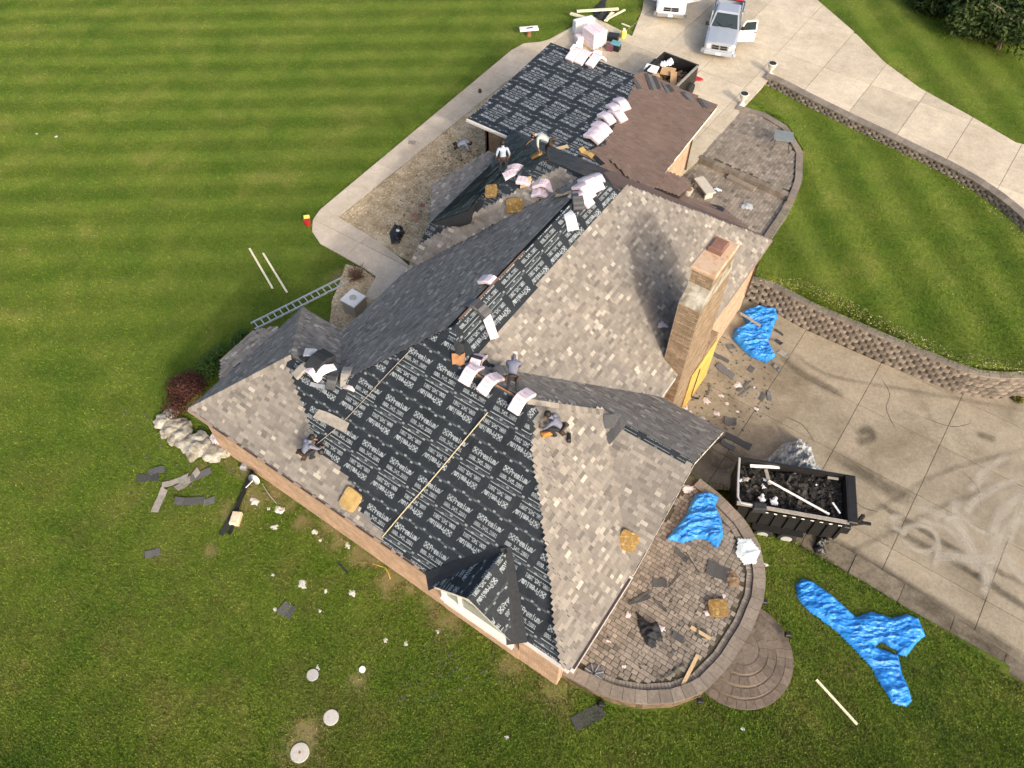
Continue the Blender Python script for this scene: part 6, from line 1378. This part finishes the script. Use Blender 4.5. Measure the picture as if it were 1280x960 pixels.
wad(497, 288, .16, M['white_foam'], 'white paper sticking out of the black courtyard bag', None, .4)
# foam cushions the roofers sit on
def cushion(px, py, a, m, label, sx=.62, sy=.62, th=.12, z=None):
    p = hit(px, py) if z is None else P(px, py, z); R = Matrix.Rotation(a, 3, 'Z')
    e = .25; gx = (surf_z(p.x+e, p.y)-surf_z(p.x-e, p.y))/(2*e); gy = (surf_z(p.x, p.y+e)-surf_z(p.x, p.y-e))/(2*e)
    if abs(gx) > 1 or abs(gy) > 1: gx = gy = 0
    n = V(-gx, -gy, 1).normalized(); q = V(0, 0, 1).rotation_difference(n).to_matrix(); bm = bmesh.new(); bmesh.ops.create_cube(bm, size=1)
    bmesh.ops.subdivide_edges(bm, edges=bm.edges[:], cuts=5, use_grid_fill=True)
    for v in bm.verts:
        c = v.co; r = 1-.05*(abs(c.x*2)**4)*(abs(c.y*2)**4)*2.5; k = mnoise.noise(V(c.x*3+px, c.y*3, c.z)); v.co = V(c.x*sx*r*(1+.05*k), c.y*sy*r*(1+.05*k), c.z*th*(1-.25*max(abs(c.x*2), abs(c.y*2))**6)+.012*k)
    me = bpy.data.meshes.new('foam_cushion'); bm.to_mesh(me); bm.free(); me.materials.append(m)
    o = link('foam_cushion', me, p+n*(th/2+.03), 0, None, q @ R); tag(o, label, 'foam cushion', 'foam cushions used by the roofers')
cushion(440, 624, -.1, M['foam'], 'clean tan foam cushion near the eave of the front slope', .66, .72)
cushion(785, 676, .15, M['foamd'], 'yellow stained foam cushion on the tan slope above the terrace'); cushion(897, 761, .6, M['foamd'], 'worn brown foam cushion lying on the terrace', .66, .6, z=Z_PATIO)
cushion(644, 258, .45, M['foamd'], 'orange foam cushion at the top of the gray slope', .7, .6); cushion(615, 240, .5, M['foamd'], 'yellow foam cushion below the worker on the entry roof', .5, .55); cushion(672, 196, .7, M['foamd'], 'brown foam cushion under the bending worker near the garage', .5, .45)
scrap(701, 186, .95, .24, 1.1, M['wood'], 'orange tan board beside the bending worker near the garage', 'board', None, .02, dz=.05); scrap(733, 193, .8, .3, -.2, mat('rotten_sheathing', (.5, .34, .1), (.3, .2, .08), 12, .9), 'yellow broken roof sheathing at the end of the bundle row', 'board', None, .1, dz=.06); scrap(746, 200, .9, .22, -.35, M['black'], 'black open gap board below the brown garage shingles', 'board', None, .03, dz=.05)
scrap(573, 452, .42, .3, .6, mat('cut_wood', (.4, .2, .09), (.26, .13, .06), 9, .8), 'reddish wood offcut at the left end of the front ridge', 'wood offcut', None, .05, dz=.08); scrap(577, 441, .45, .4, .8, M['felt'], 'black felt offcut behind the reddish wood offcut', 'felt', None, .2, dz=.08)
scrap(413, 527, 1.3, .3, .05, M['plank'], 'gray plank with brown end lying on the underlayment near the left shingles', 'plank', None, .01, dz=.05)
scrap(768, 541, .75, .3, 1.35, M['scrap'], 'dark loose shingle on the tan slope below the gable ridge', 'shingle scrap', None, .02, dz=.05); scrap(763, 527, .55, .4, .3, M['scrap'], 'dark loose shingle at the upper end of the gable ridge strip', 'shingle scrap', None, .02, dz=.05)
scrap(657, 231, .4, .3, .6, M['wood'], 'tan wood block beside the short white bundle', 'wood offcut', None, .02, dz=.1); scrap(704, 246, .6, .22, .2, M['wood'], 'tan wood offcut in front of the fanned pile', 'wood offcut', None, .05, dz=.1)
scrap(400, 484, .7, .12, .3, M['steel'], 'silver flashing strip by the west corner pile', 'flashing', None, .05, dz=.05)
# ridge slots: bare wood seen where the old ridge vent came off
mb = MB(); mb.bar((-7.4, 5.08, zSW(0, 5.08)+.03), (-5.4, 5.08, zSW(0, 5.08)+.03), .05, .02); build(mb, 'ridge_board', mat('bare_ridge_wood', (.4, .2, .1), (.3, .15, .08), 8, .8), house)
mb = MB(); mb.bar((-8.45, 6.2, zNW(-8.45, 0)+.035), (-8.45, 10.0, zNW(-8.45, 0)+.035), .06, .02); build(mb, 'ridge_board', mat('rusty_ridge_wood', (.22, .13, .08), (.12, .08, .06), 8, .8), house)
# hoses
def hose(pts, r, m, name, label, cat, z=None, dz=.045):
    P_ = [];
    for q in pts: P_.append((hit(*q) if z is None else P(*q, z))+V(0, 0, dz))
    f = []
    for i in range(len(P_)-1):
        p0, p1, p2, p3 = P_[max(0, i-1)], P_[i], P_[i+1], P_[min(len(P_)-1, i+2)]
        for k in range(6): t = k/6; f.append(.5*((2*p1)+(p2-p0)*t+(2*p0-5*p1+4*p2-p3)*t*t+(3*p1-p0-3*p2+p3)*t**3))
    f.append(P_[-1]); mb = MB(); mb.tube(f, r, 6); return build(mb, name, m, None, label, cat, None, None, True)
hose([(640, 481), (605, 522), (580, 552), (540, 600), (510, 634), (478, 672)], .022, mat('tan_hose', (.5, .43, .28), (.4, .33, .2), 6, .6), 'air_hose', 'tan air hose running straight down the front slope from ridge to eave', 'hose')
hose([(533, 418), (510, 442), (482, 471), (455, 501), (425, 532), (396, 556)], .014, mat('grey_hose', (.3, .27, .23), (.24, .21, .18), 6, .6), 'air_hose', 'thin gray brown hose running down to the crouching worker on the left', 'hose')
hose([(446, 713), (442, 706), (444, 699), (450, 699), (452, 706), (447, 712), (454, 714), (462, 706), (474, 708), (483, 712), (488, 724)], .025, mat('yellow_hose', (.55, .38, .08), (.45, .3, .06), 6, .6), 'garden_hose', 'yellow garden hose coiled on the bare strip below the brick wall', 'hose', -.15)
hose([(826, 848), (834, 846), (842, 840), (848, 835), (856, 832)], .02, mat('green_hose', (.06, .08, .06), (.05, .06, .05), 6, .6), 'garden_hose', 'short dark green hose near the lower rim of the terrace', 'hose', Z_PATIO)
hose([(328, 605), (336, 618), (346, 630)], .012, M['alu'], 'cable', 'thin cable trailing from the satellite dish over the lawn', 'cable', 0)
# ladder
def ladder(a, b, wd):
    a = P(*a, .05); b = P(*b, .05); d = (b-a); L = d.length; d.normalize(); x = V(-d.y, d.x, 0); t = thing('ladder', 'aluminium ladder lying flat on the lawn beside the west wing', 'ladder', a.lerp(b, .5))
    for s in (-1, 1): mb = MB(); mb.bar(a+x*s*wd/2, b+x*s*wd/2, .05, .09); build(mb, 'rail', M['alu'], t)
    for i in range(int(L/.31)): p = a+d*(.16+i*.31); mb = MB(); mb.bar(p-x*wd/2, p+x*wd/2, .045, .045); build(mb, 'rung', M['alu'], t)
ladder((316, 408), (433, 349), .42)
# air conditioner
p = P(445, 388, 0); t = thing('air_conditioner', 'white topped air conditioner unit on the gravel bed beside the gray roof', 'air conditioner', p); mb = MB(); mb.box(p+V(0, 0, .4), (.74, .74, .78), bev=.03); build(mb, 'casing', mat('ac_casing', (.36, .33, .28), (.3, .27, .23), 8, .6), t)
mb = MB(); mb.box(p+V(0, 0, .82), (.82, .82, .06), bev=.02); build(mb, 'top_cover', M['white'], t); mb = MB(); mb.lathe(p+V(0, 0, .85), [(.16, 0), (.16, .03), (.08, .06)], 14); build(mb, 'fan_hub', M['conc_cap'], t)
# satellite dish
p = P(319, 606, 0); t = thing('satellite_dish', 'white satellite dish with its arm standing on the lawn under the downspout', 'satellite dish', p); mb = MB(); mb.lathe(p+V(.05, .1, .42), [(.02, 0), (.14, .03), (.24, .08)], 18, M=Matrix.Rotation(1.2, 3, 'X') @ Matrix.Rotation(.3, 3, 'Y')); build(mb, 'reflector', M['white'], t, smooth=True)
mb = MB(); mb.tube([p+V(-.5, .25, .02), p+V(0, .1, .3), p+V(.05, .1, .42)], .025); mb.tube([p+V(.05, .1, .42), p+V(-.05, -.35, .25)], .02); build(mb, 'arm', M['alu'], t)
mb = MB(); mb.box(P(306, 583, .1), (.3, .26, .25), Matrix.Rotation(.4, 3, 'Z'), bev=.06); build(mb, 'feed_horn_box', M['steel'], None, 'gray metal box on the lawn against the wall under the downspout', 'metal box')
crumple('wrapper_heap', pxy([(262, 546), (268, 539), (278, 540), (282, 550), (276, 557), (266, 556)], .3), .3, .3, M['paper'], 'white and pink wrapper caught on the boulders at the house corner', 'wrapper scrap', None, .05, 25, 3, edge=.2)
bits(pxy([(520, 215), (600, 150), (640, 165), (600, 205), (545, 250), (500, 300), (480, 285)], .03), 420, 16, 'courtyard_crumbs', .03, None)
bits([(-15, -.2), (-8, -3.2), (-4, -3.4), (-2, -.6)], 700, 14, 'tear_off_crumbs', -.22, None)
bits([(-18.5, 1), (-21, -1), (-17, -3.5), (-13, -.4)], 260, 15, 'tear_off_crumbs', .02, None)
# concrete lids set in the lawn
for x, y, r, m, l, h in ((375, 941, .3, M['conc_cap'], 'round pale concrete lid with centre hole set in bare soil', 1), (414, 897, .25, mat('grey_lid', (.5, .48, .44), (.42, .4, .37), 20, .95), 'smaller speckled round concrete lid in the near lawn', 0), (391, 844, .2, mat('grey_stone', (.42, .41, .4), (.34, .33, .32), 10, .9), 'gray flat stone in the near lawn above the round lids', 0), (453, 837, .11, M['white_foam'], 'small round white cap in the near lawn', 0)):
    p = hit(x, y); t = thing('lid', l, 'lid', p); mb = MB(); mb.lathe(p+V(0, 0, -.02), [(r*.98, 0), (r, .05), (r*.95, .07)], 24); build(mb, 'disc', m, t)
    if h: mb = MB(); mb.lathe(p+V(0, 0, .045), [(.04, 0), (.04, .012)], 10); build(mb, 'hole', M['rust'], t)
# supplies pile beyond the garage
p = P(742, 56, .03); t = thing('bundle_pallet', 'tall pink wrapped pallet of shingle bundles behind the garage roof edge', 'pallet', p); R = Matrix.Rotation(-.35, 3, 'Z')
for k in range(5):
    for j in range(2): mb = MB(); mb.box(p+V(0, 0, .2+k*.19)+R @ V(0, (j-.5)*.52, 0), (1.1, .5, .18), R, 0, .5, .02); build(mb, 'wrapped_pack', M['bundle'], t)
mb = MB()
for j in range(4): mb.box(p+V(0, 0, .05)+R @ V(0, -.5+j*.33, 0), (1.15, .12, .1), R)
build(mb, 'pallet_deck', M['wood'], t)
for (x, y, a, sx, sy, sz, m, l, c) in ((729, 33, 1.0, 1.3, .42, .8, M['fabric_white'], 'lilac white pack leaning behind the pink pallet', 'pack'), (726, 50, 1.0, .7, .5, .5, M['bundle'], 'pink pack at the left side of the pallet', 'pack'), (724, 57, .3, .35, .35, .5, M['white_foam'], 'white bucket between the pallet and the hanging bundles', 'bucket'), (746, 68, .2, .5, .35, .3, M['white_foam'], 'white box wedged behind the three hanging bundles', 'box'), (762, 60, .4, .4, .3, .4, mat('dark_crate', (.1, .05, .07), (.16, .06, .08), 4, .6), 'dark red crate beside the pallet', 'crate'), (766, 47, .3, .7, .5, .35, M['black_bag'], 'black sack behind the cooler', 'sack'), (716, 62, .2, .2, .5, .4, M['white'], 'white strip standing at the left corner of the supplies', 'strip')):
    q = P(x, y+sz*7, .03); mb = MB(); mb.box(q+V(0, 0, sz/2), (sx, sy, sz), Matrix.Rotation(a, 3, 'Z'), 0, .5, .05); build(mb, 'supply_'+c, m, None, l, c)
q = P(769, 62, .03); t = thing('cooler', 'teal lidded dark cooler on the driveway beside the pallet', 'cooler', q); R = Matrix.Rotation(.15, 3, 'Z'); mb = MB(); mb.box(q+V(0, 0, .2), (.56, .42, .4), R, 0, .5, .03); build(mb, 'tub', M['black'], t); mb = MB(); mb.box(q+V(0, 0, .43), (.6, .45, .07), R, 0, .5, .03); build(mb, 'lid', M['teal'], t)
q = P(779, 47, .03); t = thing('jug', 'yellow water jug standing on the driveway edge', 'jug', q); mb = MB(); mb.lathe(q, [(.15, 0), (.17, .05), (.17, .4), (.1, .5)], 14); build(mb, 'tank', M['yellow'], t); mb = MB(); mb.lathe(q+V(0, 0, .5), [(.08, 0), (.08, .08)], 10); build(mb, 'lid', M['white'], t)
gf = 'pale trim boards behind the pallet'
board('trim_board', (721, 15), (773, 12), .2, .08, M['palewood'], 'long pale trim board behind the pallet', 'board', gf, .3); board('trim_board', (713, 18), (730, 23), .2, .1, M['palewood'], 'short thick pale board left of the pallet', 'board', gf, .3); board('trim_board', (758, 25), (781, 13), .12, .06, M['palewood'], 'pale board slanting right behind the pallet', 'board', gf, .3); board('trim_board', (757, 27), (766, 16), .22, .05, M['palewood'], 'short pale board under the slanting one', 'board', gf, .25); board('trim_board', (777, 30), (787, 34), .1, .04, M['palewood'], 'grayish stick on the grass beside the yellow jug', 'board', gf, .03)
crumple('felt_heap', pxy([(738, 12), (750, 2), (760, -4), (756, 10), (764, 18), (760, 26), (748, 24)], .1), .05, .35, M['felt'], 'black felt heap on the grass behind the pallet', 'felt heap', None, .08, 26, 2)
# white trim piece on a stump
q = P(661, 45, 0); t = thing('stump_seat', 'white slab on a brown stump at the far corner of the walk', 'seat', q); mb = MB(); mb.lathe(q, [(.16, 0), (.13, .2), (.15, .42)], 10); build(mb, 'stump', M['rust'], t); mb = MB(); mb.box(q+V(0, 0, .48), (1.15, .42, .1), Matrix.Rotation(HEAD+.15, 3, 'Z'), 0, .5, .02); build(mb, 'slab', M['white'], t); mb = MB(); mb.box(q+V(.05, .02, .536), (.4, .1, .02), Matrix.Rotation(HEAD+.3, 3, 'Z')); build(mb, 'slot', M['black'], t)
# red flag marker at the walk corner
q = P(385, 281, 0); t = thing('marker', 'red bucket with yellow flap at the rounded corner of the walk', 'bucket', q); mb = MB(); mb.lathe(q, [(.13, 0), (.17, .3), (.18, .34)], 14); build(mb, 'pail', M['red'], t); mb = MB(); mb.box(q+V(-.1, .12, .36), (.28, .2, .03), Matrix.Rotation(.8, 3, 'Z') @ Matrix.Rotation(.4, 3, 'X')); build(mb, 'flap', M['yellow'], t)
mb = MB(); mb.box(P(515, 178, .07), (.38, .26, .05), Matrix.Rotation(.4, 3, 'Z'), 0, .5, .02); build(mb, 'metal_plate', M['plank'], None, 'small gray plate lying on the front walk', 'plate'); mb = MB(); mb.lathe(P(600, 116, .0), [(.09, 0), (.1, .2), (.05, .25)], 10); build(mb, 'path_light', M['gutter'], None, 'small brown path light at the inner edge of the walk', 'path light')
# urns
for x, y, l in ((962, 93, 'white urn planter at the corner of the low garden wall'), (927, 131, 'white urn planter at the corner of the upper terrace')):
    q = P(x, y, .03); t = thing('urn_planter', l, 'planter', q, 'white urn planters flanking the grass corner'); mb = MB(); mb.lathe(q, [(.2, 0), (.2, .06), (.09, .12), (.1, .3), (.22, .5), (.25, .68), (.27, .7), (.24, .72)], 16); build(mb, 'urn', M['trim'], t, smooth=True); mb = MB(); mb.lathe(q+V(0, 0, .66), [(.2, 0), (.21, .065)], 14); build(mb, 'soil', M['felt'], t)
# terrace furniture
q = P(975, 184, .03); t = thing('patio_table', 'gray glass topped patio table on the upper terrace', 'table', q); R = Matrix.Rotation(.35, 3, 'Z'); mb = MB(); mb.box(q+V(0, 0, .72), (1.0, .85, .03), R, 0, .5, .01); build(mb, 'tabletop', mat('grey_glass_top', (.15, .17, .17), (.2, .22, .22), 4, .4), t)
for sx in (-1, 1):
    for sy in (-1, 1): mb = MB(); mb.tube([q+R @ V(sx*.42, sy*.34, .71), q+R @ V(sx*.36, sy*.28, .35), q+R @ V(sx*.5, sy*.42, 0)], .022); build(mb, 'leg', M['black'], t)
q = P(879, 240, -.27); t = thing('bench', 'gray slab bench on the lower level of the upper terrace', 'bench', q); R = Matrix.Rotation(-.62, 3, 'Z'); mb = MB(); mb.box(q+V(0, 0, .42), (1.35, .55, .07), R, 0, .5, .02); build(mb, 'seat', M['conc_cap'], t)
for s in (-1, 1): mb = MB(); mb.box(q+V(0, 0, .2)+R @ V(s*.5, 0, 0), (.1, .45, .4), R); build(mb, 'leg', M['conc_cap'], t)
q = P(859, 243, -.2); t = thing('pot', 'round pale plant pot beside the slab bench', 'plant pot', q); mb = MB(); mb.lathe(q, [(.18, 0), (.25, .3), (.26, .34), (.2, .35)], 16); build(mb, 'pot_wall', M['conc_cap'], t); mb = MB(); mb.lathe(q+V(0, 0, .3), [(.18, 0), (.19, .052)], 12); build(mb, 'soil', M['mulch'], t)
wad(897, 237, .3, tarp_mat('blue_white_plastic', (.3, .45, .62), (.6, .68, .75), (.75, .8, .84)), 'pale blue plastic bag beside the slab bench', None, -.26); wad(933, 258, .5, M['grey_tarp'], 'gray crumpled plastic on the lower terrace level', None, -.26); wad(916, 239, .1, M['black_bag'], 'tiny dark scrap beside the pale blue plastic bag', None, -.26)
wad(873, 99, .6, M['red'], 'red crumpled bag on the driveway beside the open trailer', None, .04)
q = P(742, 843, Z_PATIO); t = thing('round_stand', 'round dark metal umbrella stand in the corner of the terrace', 'stand', q); mb = MB(); mb.lathe(q, [(.34, 0), (.34, .03), (.3, .05)], 20); build(mb, 'base', mat('dark_iron', (.09, .09, .09), (.13, .13, .13), 12, .6), t)
for k in range(8): a = k*.785; mb = MB(); mb.bar(q+V(0, 0, .075), q+V(.33*math.cos(a), .33*math.sin(a), .06), .03, .02); build(mb, 'rib', M['steel'], t)
mb = MB(); mb.lathe(q+V(0, 0, .05), [(.05, 0), (.05, .12)], 8); build(mb, 'socket', M['black'], t)
t = thing('weed_tuft', 'yellow green weed tuft at the foot of the block wall by the right frame edge', 'plant', P(1270, 500, Z_DRIVE)); mb = MB(); rng = random.Random(3); foliage(mb, P(1270, 500, Z_DRIVE)+V(0, 0, .15), .3, .2, .18, 500, .05, rng, 4); build(mb, 'leaves', leaf_mat('weed', (.07, .07, .01), (.13, .12, .02), (.2, .17, .03)), t)
# white post stub by the terrace wall and lamp boxes on its face
GLB = 'small dark lamps fixed on the terrace wall'
for x, y, l in ((752, 880, 'small dark lamp on the terrace wall left of the shingle sheet'), (875, 876, 'small dark lamp on the terrace wall beside the garden steps'), (985, 793, 'small dark lamp at the outer edge of the garden steps'), (955, 752, 'small dark lamp where the garden steps meet the terrace wall')):
    mb = MB(); mb.box(P(x, y, -.25), (.2, .16, .18), Matrix.Rotation(.5, 3, 'Z'), 0, .5, .03); build(mb, 'wall_lamp', M['black'], None, l, 'lamp', GLB)
# ------------------------------------------------------------------ marks on the lower driveway
def mark_mat(name, c, op):
    m, nt, bs = new_mat(name); p = pos(nt); a = N(nt, 'Attribute', attribute_name='tone')
    f = math_(nt, 'MULTIPLY', math_(nt, 'MULTIPLY', a.outputs['Fac'], op), ramp(nt, noise(nt, p, 2.2, 7, .7), [(.25, (.35,)*3), (.6, (1,)*3)]))
    bs.inputs['Base Color'].default_value = (*c, 1); bs.inputs['Roughness'].default_value = .9; bs.inputs['Specular IOR Level'].default_value = .1; nt.links.new(f, bs.inputs['Alpha']); return m
M['wash'] = mark_mat('washed_streak', (.5, .45, .365), .55); M['stain'] = mark_mat('oil_stain', (.06, .05, .036), .42)
def ribbon(pts, wd, m, name, z, par):
    P_ = [Vector((P(*q, z).x, P(*q, z).y)) for q in pts]; f = []
    for i in range(len(P_)-1):
        p0, p1, p2, p3 = P_[max(0, i-1)], P_[i], P_[i+1], P_[min(len(P_)-1, i+2)]
        for k in range(7): t = k/7; f.append(.5*((2*p1)+(p2-p0)*t+(2*p0-5*p1+4*p2-p3)*t*t+(3*p1-p0-3*p2+p3)*t**3))
    f.append(P_[-1]); mb = MB(); off = (-1, -.75, -.45, .45, .75, 1); op = (.25, .6, 1, .6, .25); R = []
    for i, p in enumerate(f):
        d = (f[min(i+1, len(f)-1)]-f[max(0, i-1)]).normalized(); nrm = Vector((-d.y, d.x)); R.append([V(*(p+nrm*o*wd/2), z) for o in off])
    for i in range(len(f)-1):
        e = min(1, (i+1)/4, (len(f)-1-i)/4)
        for k in range(5): mb.face([R[i][k+1], R[i][k], R[i+1][k], R[i+1][k+1]][::-1], 0, op[k]*e)
    for fi, fc in enumerate(mb.f):
        a, b, c = mb.v[fc[0]], mb.v[fc[1]], mb.v[fc[2]]
        if (b-a).cross(c-a).z < 0: mb.f[fi] = fc[::-1]
    build(mb, name, m, par)
zk = lambda l: [(1080+x*.15625, 560+y*.15625) for x, y in l]
zz_ = Z_DRIVE+.009
for i, (l, wd) in enumerate((([(300, 720), (340, 640), (440, 620), (540, 650), (590, 730), (570, 800), (480, 830), (380, 800), (300, 720)], .2), ([(740, 390), (735, 520), (780, 640), (830, 780), (870, 900), (900, 1000)], .42), ([(1270, 255), (1120, 290), (960, 370), (860, 450), (800, 540)], .32), ([(1010, 190), (900, 290), (820, 340)], .26), ([(1170, 40), (1060, 120), (940, 200), (880, 280)], .3), ([(380, 490), (520, 500), (660, 560), (780, 660), (860, 780), (900, 860)], .34), ([(200, 590), (250, 550), (330, 560)], .25), ([(200, 620), (290, 660), (340, 700)], .22), ([(560, 870), (700, 870), (900, 890), (1080, 880)], .5), ([(1330, 340), (1180, 440), (1090, 530), (1040, 680), (1060, 800), (1010, 930), (960, 1100)], .4), ([(1110, 790), (1180, 940), (1290, 1060), (1400, 1160)], .34), ([(600, 760), (590, 860), (550, 980)], .22), ([(420, 560), (560, 610), (660, 640), (780, 760)], .24), ([(1300, 560), (1180, 600), (1100, 700), (1060, 760)], .3), ([(1400, 300), (1290, 420), (1200, 620), (1150, 780)], .3), ([(860, 860), (960, 960), (980, 1080), (940, 1180)], .3), ([(640, 600), (700, 560), (780, 560), (900, 650), (1000, 690)], .22))):
    ribbon(zk(l), wd*1.5, M['wash'], 'wash_mark', zz_+i*.0009, LD)
for i, (l, wd) in enumerate((([(1072, 545), (1084, 536), (1091, 543), (1085, 550), (1068, 552)], .5), ([(1220, 541), (1232, 546), (1245, 550)], .5), ([(975, 445), (1000, 465), (1030, 482), (1055, 495)], .5), ([(1030, 560), (1100, 605), (1146, 628)], .9), ([(1040, 675), (1090, 705), (1150, 742), (1220, 785), (1290, 830)], .55), ([(1105, 655), (1170, 690), (1250, 735)], .4), ([(1095, 628), (1140, 655), (1200, 690), (1290, 735)], .35), ([(860, 545), (900, 580), (930, 560)], 1.2), ([(1190, 700), (1260, 745), (1290, 765)], .4))):
    ribbon(l, wd, M['stain'], 'oil_stain', zz_-.004+i*.0003, LD)
M['crack'] = mark_mat('crack', (.03, .026, .02), .9)
for i, l in enumerate(([(1100, 470), (1112, 492), (1108, 512), (1122, 540)], [(1205, 590), (1222, 610), (1226, 634)], [(980, 520), (1004, 532), (1020, 556)], [(1150, 520), (1188, 533), (1215, 529)], [(1060, 610), (1075, 632), (1098, 640)])):
    ribbon(l, .035, M['crack'], 'crack', Z_DRIVE+.0068, LD)
for i, l in enumerate(([(1290, 560), (1180, 590), (1090, 640), (1020, 668)], [(1290, 600), (1190, 628), (1100, 672), (1050, 695)], [(1290, 515), (1150, 490), (1040, 470), (990, 440)])):
    ribbon(l, .3, mark_mat('tyre_track', (.1, .085, .065), .22), 'tyre_track', Z_DRIVE+.0063+i*.0001, LD)
# ------------------------------------------------------------------ grass blades (one mass)
def blades():
    rng = np.random.default_rng(5); n = 900000
    # spread in the part of the lawn the camera can see, denser near it
    px = rng.uniform(-25, 1360, n); py = 1010-(rng.random(n)**1.25)*1040
    f = np.array(_F); r_ = np.array(_R); d_ = np.array(_D); c = np.array(CAM)
    R = f[None]+r_[None]*((px-640)/FPX)[:, None]+d_[None]*((py-480)/FPX)[:, None]; t = (-.1-CH)/R[:, 2]; X = c[0]+R[:, 0]*t; Y = c[1]+R[:, 1]*t
    bad = np.zeros(n, bool)
    for poly in (FOOT, LOWER_DRIVE, UPPER_DRIVE, WALK, COURT, BED, offset_in(PATIO, -.1), UP_HI, UP_LO, [(k[0], k[1]) for k in KERB]): bad |= inside_np(X, Y, poly)
    bad |= (np.hypot(X-4.1, Y-4.65) < 1.8)
    for q, r in SPOTS: bad |= (np.hypot(X-q.x, Y-q.y) < r*.45) & (rng.random(n) < .8)
    X, Y = X[~bad], Y[~bad]; n = len(X); inn = inside_np(X, Y, INNER_LAWN)
    Z = np.zeros(n); m = (Y < 10.6) & (X > -16) & ~inn
    Z[m] = [lawn_z(x, y) for x, y in zip(X[m], Y[m])]; Z[inn] = Z_LAWN_R
    keep = ~((X > 11.9) & (Y < 30) & (Y > 9.6)); X, Y, Z = X[keep], Y[keep], Z[keep]; n = len(X)
    a = rng.uniform(0, 2*math.pi, n); h = rng.uniform(.03, .075, n); w_ = rng.uniform(.012, .024, n); l = rng.uniform(0, .07, n); a2 = rng.uniform(0, 2*math.pi, n)
    v = np.empty((n, 3, 3)); v[:, 0] = np.stack([X-np.cos(a)*w_, Y-np.sin(a)*w_, Z-.01], -1); v[:, 1] = np.stack([X+np.cos(a)*w_, Y+np.sin(a)*w_, Z-.01], -1); v[:, 2] = np.stack([X+np.cos(a2)*l, Y+np.sin(a2)*l, Z+h], -1)
    me = bpy.data.meshes.new('lawn_grass'); me.vertices.add(n*3); me.vertices.foreach_set('co', v.ravel()); me.loops.add(n*3); me.loops.foreach_set('vertex_index', np.arange(n*3)); me.polygons.add(n); me.polygons.foreach_set('loop_start', np.arange(0, n*3, 3))
    me.update(calc_edges=True); at = me.attributes.new('tone', 'FLOAT', 'FACE'); at.data.foreach_set('value', rng.beta(2.2, 2.2, n)); me.materials.append(M['blade'])
    o = bpy.data.objects.new('lawn_grass', me); col.objects.link(o); o['kind'] = 'stuff'
blades()
